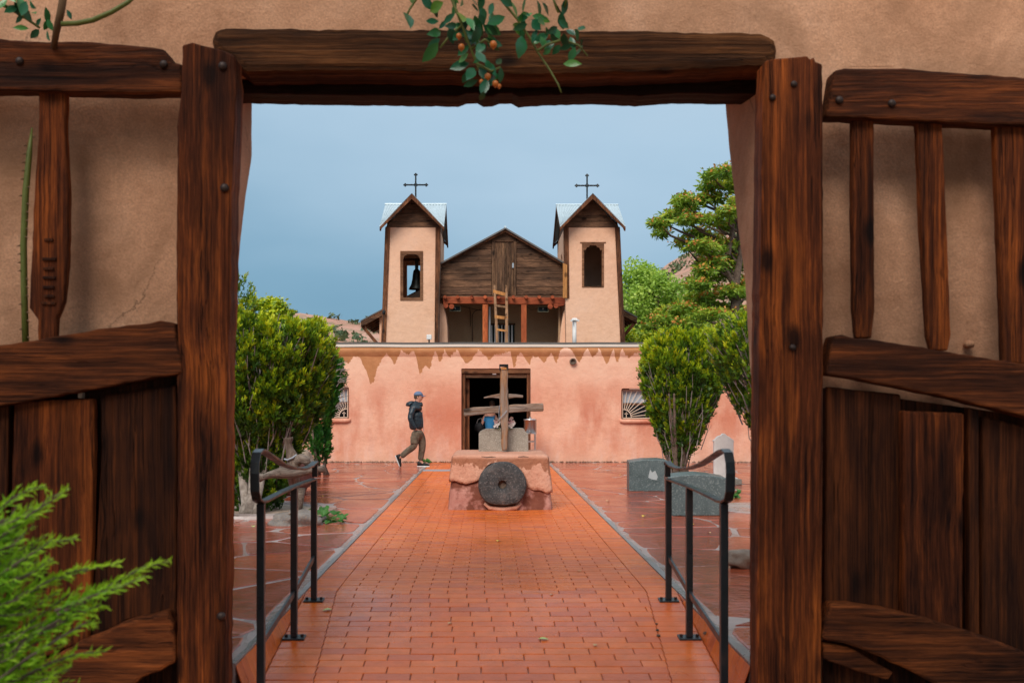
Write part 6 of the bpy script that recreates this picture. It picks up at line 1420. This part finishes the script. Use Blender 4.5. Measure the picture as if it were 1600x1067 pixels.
for _ in range(46):
    cx__, cy__, sx__, sy__ = rr.choice(((745, 60, 26, 34), (720, 25, 25, 18), (760, 105, 16, 20), (870, 58, 30, 18), (815, 20, 30, 16), (750, 40, 20, 25)))
    put_leaf(rose, P(rr.gauss(cx__, sx__ * .6), rr.gauss(cy__, sy__ * .6), Yr + rr.uniform(-.02, .12)), rr.uniform(17, 27) * Yr / F, rr.uniform(-1.3, 1.3), rr)
for x_, y_, r_ in ((771, 70, .019), (762, 120, .017), (774, 131, .016), (717, 57, .015), (721, 74, .017), (752, 128, .012), (780, 135, .011)): hipball(rose, P(x_, y_, Yr - .03), r_)
# left rose: brown cane, arching green cane, pale leaves
Yr = 5.30
rb = thing('climbing_rose', 'brown and green rose cane with bluish leaves climbing above the left gate leaf', 'climbing rose', (P(90, 0, Yr).x, Yr, 3.3))
bm = bmesh.new(); tube(bm, [P(120, -340, 5.75), P(118, -310, 5.5), P(108, -180, Yr + .05), P(103, -60, Yr), P(100, -10, Yr), P(95, 20, Yr), P(88, 50, Yr + .05), P(84, 75, Yr + .14)], [.012, .014, .017, .019, .019, .020, .018, .016], 8); obj('cane', bm, CANB, rb, smooth=True)
bm = bmesh.new(); tube(bm, [P(97, 38, Yr - .02), P(120, 37, Yr - .04), P(145, 32, Yr - .05), P(175, 19, Yr - .05), P(200, 4, Yr - .04), P(225, -20, Yr - .02)], [.014, .014, .014, .013, .012, .01], 8); obj('cane', bm, CANE, rb, smooth=True, label='arching green cane')
bm = bmesh.new(); tube(bm, [P(-60, -30, Yr), P(0, 6, Yr), P(20, 16, Yr), P(42, 30, Yr), P(62, 44, Yr)], [.011, .010, .010, .008, .006], 7); obj('cane', bm, CANE, rb, smooth=True)
bm = bmesh.new(); tube(bm, [P(50, 200, GF + .17), P(46, 240, GF + .16), P(40, 300, GF + .15), P(37, 380, GF + .15), P(38, 450, GF + .16), P(41, 560, GF + .17)], [.004, .016, .018, .019, .019, .018], 8); 
for v in bm.verts: v.co.x += .004 * nz(v.co, 12, 2)
obj('cane', bm, CANE, rb, smooth=True, label='thorny green stem running down behind the carved slat')
bm = bmesh.new()
for k in range(26):
    y_ = 215 + k * 13; c = P(lerp_tab([(200, 50), (240, 46), (300, 40), (380, 37), (560, 41)], y_), y_, GF + .15); s = rr.choice((-1, 1)); tube(bm, [c + Vector((s * .015, -.01, 0)), c + Vector((s * .03, -.015, -.006))], [.006, .001], 4)
obj('thorn', bm, CANB, rb, kind='stuff')
for x_, y_, L, an in ((12, 8, 22, .4), (22, 14, 24, -.5), (32, 8, 26, .2), (40, 14, 26, .3), (38, 22, 22, -.4), (28, 20, 20, 1), (48, 12, 22, -.8), (46, 26, 18, .3), (36, 30, 16, .5), (56, 2, 20, .6), (72, 22, 24, -.3), (66, 36, 16, .8), (74, 38, 16, -.4), (62, 54, 18, .6), (74, 56, 18, -.4), (44, 54, 20, 1.5), (103, 22, 14, -.5), (80, 40, 18, -.3), (52, -4, 20, -1), (2, 14, 22, .8), (14, -2, 22, -.6)):
    put_leaf(rb, P(x_ + rr.uniform(-2, 2), y_ - L * .45, Yr + rr.uniform(-.06, .03)), L * 1.1 * Yr / F, an, rr)

# ---- juniper in the lower left corner
rr = random.Random(55); Yj = 3.15
jn = thing('juniper_bush', 'bright green feathery juniper in the lower left corner before the gate', 'juniper', (P(-60, 0, Yj).x, Yj, -.36))
V = []; Fc = []; A = []; bm = bmesh.new()
def plume(pts, Yo=0, dens_=1.0, L0=.075):
    P3 = [P(x_, y_, Yj + Yo) for x_, y_ in pts]; P3 = [Vector((p.x, p.y + .02 * k, p.z)) for k, p in enumerate(P3)]
    tube(bm, P3, [.006 - .0045 * k / (len(P3) - 1) for k in range(len(P3))], 5)
    Ls = [(b2 - a2).length for a2, b2 in zip(P3, P3[1:])]; tot = sum(Ls); n = int(tot / .0075 * dens_)
    for k in range(n):
        t_ = k / n; d_ = t_ * tot; i = 0
        while i < len(Ls) - 1 and d_ > Ls[i]: d_ -= Ls[i]; i += 1
        c = P3[i].lerp(P3[i + 1], min(1, d_ / Ls[i])); ax = (P3[i + 1] - P3[i]).normalized()
        th = rr.uniform(0, 6.28); s = ax.orthogonal().normalized(); u = ax.cross(s); side = s * math.cos(th) + u * math.sin(th)
        d = (ax * .9 + side * rr.uniform(.35, .8)).normalized(); L = L0 * (1.0 - .72 * t_) * rr.uniform(.6, 1.15)
        m_ = max(2, int(L / .008))
        for q in range(m_):   # little needles up a side twig
            b2 = c + d * L * q / m_; dd = (d + Vector((rr.gauss(0, .38), rr.gauss(0, .38), rr.gauss(.1, .38)))).normalized(); l_ = rr.uniform(.014, .024); sd = dd.orthogonal().normalized() * .0032
            n0 = len(V); V.extend([b2 - sd, b2 + sd, b2 + dd * l_]); Fc.append((n0, n0 + 1, n0 + 2)); A.append(min(1, .30 + .5 * t_ + .3 * q / m_ + rr.uniform(-.15, .15)))
for pts in ([(-60, 830), (-10, 800), (10, 780), (30, 768), (50, 763)], [(-40, 870), (10, 830), (40, 805), (65, 780), (88, 768)], [(-20, 850), (20, 825), (40, 800), (62, 797)], [(-60, 940), (0, 890), (40, 860), (75, 850), (105, 845)], [(-30, 920), (30, 880), (60, 858), (72, 845)], [(-60, 1000), (0, 950), (50, 920), (95, 900), (130, 892), (166, 889)], [(-20, 960), (40, 925), (80, 905), (110, 893)], [(-20, 1040), (50, 990), (100, 955), (150, 925), (190, 905), (215, 892), (246, 887)], [(90, 960), (140, 935), (175, 918), (215, 908)], [(60, 990), (110, 965), (150, 950), (130, 945)], [(-30, 1080), (40, 1030), (80, 1000), (130, 980), (128, 985)], [(-40, 1090), (30, 1060), (70, 1040), (110, 1028), (152, 1027)], [(-60, 1100), (-10, 1060), (30, 1040), (60, 1060), (70, 1075)], [(-80, 900), (-20, 900), (20, 905), (60, 890)], [(-80, 980), (-20, 970), (30, 960), (80, 930)], [(-60, 1050), (0, 1010), (50, 985), (95, 975), (120, 960)], [(-60, 860), (-20, 830), (10, 820), (25, 800)], [(-40, 1020), (10, 1000), (60, 960), (100, 930)], [(-50, 930), (0, 920), (40, 900), (70, 880)], [(-50, 1120), (0, 1080), (50, 1070), (100, 1050)]):
    for rep in range(2): plume([(x_ + rr.uniform(-5, 5) * rep, y_ + rr.uniform(-6, 6) * rep) for x_, y_ in pts], rr.uniform(-.12, .12) * rep, .8)
for _ in range(80):
    y0_ = rr.uniform(800, 1110); x1_ = rr.uniform(10, 40 + (y0_ - 780) * .28); plume([(-90, y0_ + 50), (-30, y0_ + 22), (x1_ * .4, y0_ + 8), (x1_, y0_ - 12)], rr.uniform(-.1, .35), .6)
raw('foliage', V, Fc, JUN, jn, var=A, kind='stuff')
tube(bm, [(P(-90, 0, Yj).x, Yj, -.37), (P(-90, 0, Yj).x, Yj, .9)], [.03, .015], 7)
for k in range(14): y_ = rr.uniform(830, 1100); tube(bm, [Vector((P(-90, 0, Yj).x, Yj, P(0, y_ + 120, Yj).z)), P(-60, y_ + 40, Yj)], [.012, .007], 5)
obj('branches', bm, BARKD, jn, kind='stuff')

# ---- unseen tree added behind the viewer to darken the gate
rr = random.Random(77)
sh = thing('added_shade_tree', 'large unseen leafy tree added behind the viewpoint to shade the gate', 'tree', (-2.5, -3.5, -.37))
cs = []
for _ in range(34):
    x_ = rr.uniform(-8, 8); y_ = rr.uniform(-7.5, 1.0); cs.append((x_, y_, 6.0 + rr.uniform(-1.2, 2.2) + .1 * abs(x_) * -1, rr.uniform(1.2, 2.0), rr.uniform(1.2, 2.0), rr.uniform(.8, 1.3)))
V, Fc, A = leaf_cloud(cs, 10500, .38, rr, .7, .1); raw('crown', V, Fc, SHADE, sh, var=A, kind='stuff'); branches(sh, Vector((-2.5, -3.5, -.37)), cs, BARKD, .35, rr)

# ------------------------------------------------------------------ people
SKIN = simple('skin', (.55, .27, .19), .55, .4, 0, .08, 8); JACK = simple('navy_rain_jacket', (.008, .020, .030), .38, .5, 0, .6, 7, .03)
TROU = Mat('khaki_trousers', .9, .2); _n = TROU.noise(TROU.objc(), 9, 5, .6); TROU.col(TROU.ramp(_n, [(.3, (.085, .062, .042)), (.7, (.21, .16, .115))])); TROU.bump(_n, .03); TROU = TROU.m
CAPM = simple('grey_blue_cap', (.12, .17, .27), .8, .2, 0, .15, 20); SHOE = simple('black_shoe', (.012, .011, .011), .6); SOLE = simple('white_sole', (.70, .68, .66), .6)
HAIR = simple('brown_hair', (.07, .045, .03), .8); BLUE = simple('blue_shirt', (.035, .20, .42), .85, .2, 0, .25, 8); BAG = simple('black_bag', (.012, .012, .014), .7)
def skin(name, verts, edges, radii, mat, parent, sub=2, label=None):
    off = origin_of(parent); me = bpy.data.meshes.new(name); me.from_pydata([tuple(Vector(v) - off) for v in verts], edges, [])
    o_ = bpy.data.objects.new(name, me); COL.objects.link(o_); o_.parent = parent
    m = o_.modifiers.new('skin', 'SKIN'); m.use_smooth_shade = True
    for i, sv in enumerate(me.skin_vertices[0].data): r_ = radii[i]; sv.radius = (r_, r_) if isinstance(r_, (int, float)) else r_
    me.skin_vertices[0].data[0].use_root = True
    s_ = o_.modifiers.new('sub', 'SUBSURF'); s_.levels = sub; s_.render_levels = sub; me.materials.append(mat)
    if label: o_['label'] = label
    return o_
YP = 24.3; man = thing('person', 'man walking right in a dark hooded rain jacket, khaki trousers, blue cap and black sneakers', 'person', (P(650, 0, YP).x, YP, 0))
def M(cx_, cy_, dy=0): return P(600 + cx_ / 7.11, 590 + cy_ / 7.11, YP) + Vector((0, dy, 0))     # figure traced at its own distance, dy = toward or away
# near side = his right... he walks to +X, so his right side (toward the camera) is -Y
body_v = [M(372, 585), M(362, 480), M(352, 380), M(356, 318), M(372, 275), M(385, 235), M(384, 195),     # pelvis..head 0-6
          M(362, 615, -.09), M(345, 745, -.10), M(200, 865, -.10), M(165, 905, -.10),                      # near leg (trailing) 7-10
          M(400, 615, .09), M(425, 770, .09), M(402, 925, .09), M(440, 970, .09),                          # far leg 11-14
          M(330, 330, -.19), M(290, 455, -.24), M(345, 560, -.20), M(375, 578, -.17),                      # near arm 15-18
          M(352, 330, .19), M(345, 455, .24), M(390, 555, .20), M(408, 575, .17)]
body_e = [(0, 1), (1, 2), (2, 3), (3, 4), (4, 5), (5, 6), (0, 7), (7, 8), (8, 9), (9, 10), (0, 11), (11, 12), (12, 13), (13, 14), (3, 15), (15, 16), (16, 17), (17, 18), (3, 19), (19, 20), (20, 21), (21, 22)]
body_r = [(.08, .10), (.07, .09), (.07, .09), (.06, .08), .055, (.085, .075), (.095, .08), .07, .055, .04, .035, .07, .055, .04, .035, .040, .035, .030, .028, .040, .035, .030, .028]
bod = skin('body', body_v, body_e, body_r, SKIN, man)
hd = M(383, 212)
bm = bmesh.new(); ico(bm, (hd.x, hd.y, hd.z), .1, 3, (.98, .78, 1.18)); 
for v in bm.verts:
    dx = v.co.x - hd.x; dz = v.co.z - hd.z
    if dx > .03 and abs(v.co.y - hd.y) < .022 and -.035 < dz < .02: v.co.x += .024      # nose
    if dx > .02 and dz < -.07: v.co.x += .012                                             # chin
obj('head', bm, SKIN, man, smooth=True)
bm = bmesh.new()
for s in (-1, 1):
    ico(bm, (hd.x - .012, hd.y + s * .078, hd.z - .012), .026, 2, (.7, .35, 1.1))
obj('ear', bm, SKIN, man, smooth=True)
bm = bmesh.new()
for s in (-1, 1): ico(bm, (hd.x + .083, hd.y + s * .033, hd.z + .012), .010, 1, (.6, 1.2, .8))
bar(bm, (hd.x + .092, hd.y - .022, hd.z - .058), (hd.x + .092, hd.y + .022, hd.z - .058), .008, .006); obj('eyes_and_mouth', bm, HAIR, man)
bm = bmesh.new(); ico(bm, (hd.x - .016, hd.y, hd.z + .004), .100, 3, (.95, .84, 1.02))
for v in list(bm.verts):
    if v.co.z < hd.z - .055 or v.co.x > hd.x + .035: bm.verts.remove(v)
obj('hair', bm, HAIR, man, smooth=True)
cap = bmesh.new(); ico(cap, (hd.x - .004, hd.y, hd.z + .035), .112, 3, (1.0, .86, .86))
for v in list(cap.verts):
    if v.co.z < hd.z + .028: cap.verts.remove(v)
cp = obj('cap', cap, CAPM, man, smooth=True); 
m_s = cp.modifiers.new('solid', 'SOLIDIFY'); m_s.thickness = .008
bm = bmesh.new(); V3 = []
for k in range(9):
    t_ = -1 + k / 4; yy_ = hd.y + t_ * .075; x_in = hd.x + .085 * math.sqrt(max(0, 1 - (t_ * .72) ** 2)); x_out = hd.x + .085 + .085 * math.sqrt(max(0, 1 - t_ * t_)); V3.append((bm.verts.new((x_in, yy_, hd.z + .036)), bm.verts.new((max(x_in, x_out), yy_, hd.z + .020 - .008 * t_ * t_))))
for a_, b_ in zip(V3, V3[1:]): bm.faces.new((a_[0], a_[1], b_[1], b_[0]))
br = obj('cap_visor', bm, CAPM, cp if 0 else man); m_s = br.modifiers.new('solid', 'SOLIDIFY'); m_s.thickness = .007
# jacket: torso + sleeves, hands in the pockets
jk_v = [M(362, 590), M(358, 520), M(352, 440), M(348, 370), M(352, 325), M(372, 285), M(385, 262),
        M(325, 345, -.18), M(296, 450, -.25), M(340, 545, -.23), M(362, 570, -.20), M(345, 345, .18), M(340, 450, .25), M(385, 545, .22), M(398, 570, .19)]
jk_e = [(0, 1), (1, 2), (2, 3), (3, 4), (4, 5), (5, 6), (4, 7), (7, 8), (8, 9), (9, 10), (4, 11), (11, 12), (12, 13), (13, 14)]
jk_r = [(.165, .185), (.165, .185), (.165, .185), (.16, .19), (.14, .17), .105, .085, .085, .07, .06, .055, .085, .07, .06, .055]
jk = skin('jacket', jk_v, jk_e, jk_r, JACK, man)
bm = bmesh.new(); c = M(295, 290); ico(bm, (c.x, c.y, c.z), .105, 3, (1.05, 1.15, .62), .25, 3); bmesh.ops.rotate(bm, verts=bm.verts, cent=c, matrix=Matrix.Rotation(rad(-15), 3, 'Y')); obj('hood', bm, JACK, man, smooth=True)
bm = bmesh.new(); tube(bm, [M(418, 318, -.03), M(412, 300, -.02), M(404, 285, 0)], [.035, .045, .05], 8); obj('collar', bm, JACK, man, smooth=True)
bm = bmesh.new(); tube(bm, [M(405, 345, -.13), M(405, 318, -.12)], .007, 5); tube(bm, [M(438, 600, -.02), M(436, 480, -.02), M(422, 360, -.01)], .006, 5); obj('zip', bm, simple('grey_zip', (.25, .26, .27), .5), man)
# trousers
tr_v = [M(372, 575), M(372, 610), M(352, 650, -.09), M(345, 690, -.10), M(340, 760, -.10), M(255, 820, -.10), M(190, 880, -.10),
        M(402, 650, .09), M(418, 700, .09), M(424, 770, .09), M(412, 850, .09), M(402, 925, .09)]
tr_e = [(0, 1), (1, 2), (2, 3), (3, 4), (4, 5), (5, 6), (1, 7), (7, 8), (8, 9), (9, 10), (10, 11)]
tr_r = [(.13, .165), (.135, .165), .115, .108, .090, .078, .070, .115, .105, .088, .078, .068]
skin('trousers', tr_v, tr_e, tr_r, TROU, man)
bm = bmesh.new(); c = M(340, 680, -.20); box(bm, c.x - .085, c.x + .07, c.y - .012, c.y + .02, c.z - .10, c.z + .07); obj('cargo_pocket', bm, TROU, man, bevel=.012)
def shoe(heel, toe, up, parent):
    d = (toe - heel).normalized(); L = (toe - heel).length; s = Vector((0, 1, 0)); u = up.normalized()
    def shape(z0, z1, grow, prof_h):
        bm = bmesh.new(); rings = []
        for t_, w_, h_ in prof_h:
            c = heel + d * L * t_; ring = []
            for k in range(10):
                a_ = 2 * math.pi * k / 10; yy_ = math.cos(a_) * (w_ + grow); zz_ = z0 + (max(0, math.sin(a_)) ** .7) * (h_ * z1)
                ring.append(bm.verts.new(c + s * yy_ + u * zz_))
            rings.append(ring)
        for a_, b_ in zip(rings, rings[1:]):
            for k in range(10): bm.faces.new((a_[k], a_[(k + 1) % 10], b_[(k + 1) % 10], b_[k]))
        bm.faces.new(rings[0][::-1]); bm.faces.new(rings[-1]); bmesh.ops.recalc_face_normals(bm, faces=bm.faces); return bm
    sh_ = obj('shoe', shape(.022, 1, 0, [(0, .028, .085), (.06, .036, .105), (.25, .038, .115), (.45, .040, .085), (.65, .046, .060), (.85, .045, .045), (.97, .030, .030), (1.0, .015, .015)]), SHOE, parent, smooth=True)
    obj('sole', shape(-.004, .028, .006, [(0, .028, 1), (.06, .036, 1), (.4, .038, 1), (.7, .047, 1), (.88, .045, 1), (.98, .03, 1), (1.01, .015, 1)]), SOLE, sh_)
shoe(M(366, 988, .09), M(503, 988, .09), Vector((0, 0, 1)), man)
shoe(M(128, 862, -.10), M(178, 990, -.10), (M(200, 890) - M(140, 915)), man)

# visitor stooping in the doorway
Yv = 27.3; v_ = thing('person', 'visitor in a bright blue shirt stooping in the dark church doorway, black bag in hand', 'person', (P(764, 0, Yv).x, Yv, 0))
def Q(x_, y_, dy=0): return P(x_, y_, Yv) + Vector((0, dy, 0))
skin('body', [Q(766, 672), Q(766, 658), Q(766, 645, .03), Q(768, 638, .12), Q(769, 634, .2), Q(763, 695), Q(762, 718), Q(769, 695), Q(770, 718), Q(757, 652, -.02), Q(752, 665, -.03), Q(750, 676, -.04), Q(775, 652, .1), Q(778, 666, .2)],
     [(0, 1), (1, 2), (2, 3), (3, 4), (0, 5), (5, 6), (0, 7), (7, 8), (2, 9), (9, 10), (10, 11), (2, 12), (12, 13)], [.12, .11, .10, .055, .08, .085, .06, .085, .06, .05, .038, .032, .05, .038], SKIN, v_)
skin('shirt', [Q(766, 676), Q(765, 664), Q(764.5, 652, .01), Q(766, 646, .03), Q(758.5, 652, 0), Q(755.5, 659, -.02), Q(773, 652, .08)], [(0, 1), (1, 2), (2, 3), (3, 4), (4, 5), (3, 6)], [(.155, .14), (.15, .14), (.145, .13), .11, .065, .06, .06], BLUE, v_)
skin('trousers', [Q(766, 677), Q(763, 695), Q(762, 718), Q(770, 695), Q(770, 718)], [(0, 1), (1, 2), (0, 3), (3, 4)], [.14, .10, .08, .10, .08], BAG, v_)
bm = bmesh.new(); c = Q(769, 631, .22); ico(bm, c, .105, 2, (.85, 1, 1.1)); obj('hair', bm, HAIR, v_, smooth=True)
bg_ = thing('shoulder_bag', 'black shoulder bag hanging beside the stooping visitor', 'bag', Q(748, 675)); c = Q(748.5, 668, -.05)
bm = bmesh.new(); ico(bm, c, .13, 3, (.95, .6, 1.15), .3, 6); obj('bag_body', bm, BAG, bg_, smooth=True)
bm = bmesh.new(); tube(bm, [Q(744, 664, -.05), Q(747, 655, -.05), Q(752, 653, -.05), Q(754, 662, -.05)], .012, 6); obj('bag_strap', bm, simple('grey_strap', (.22, .21, .20), .7), bg_)
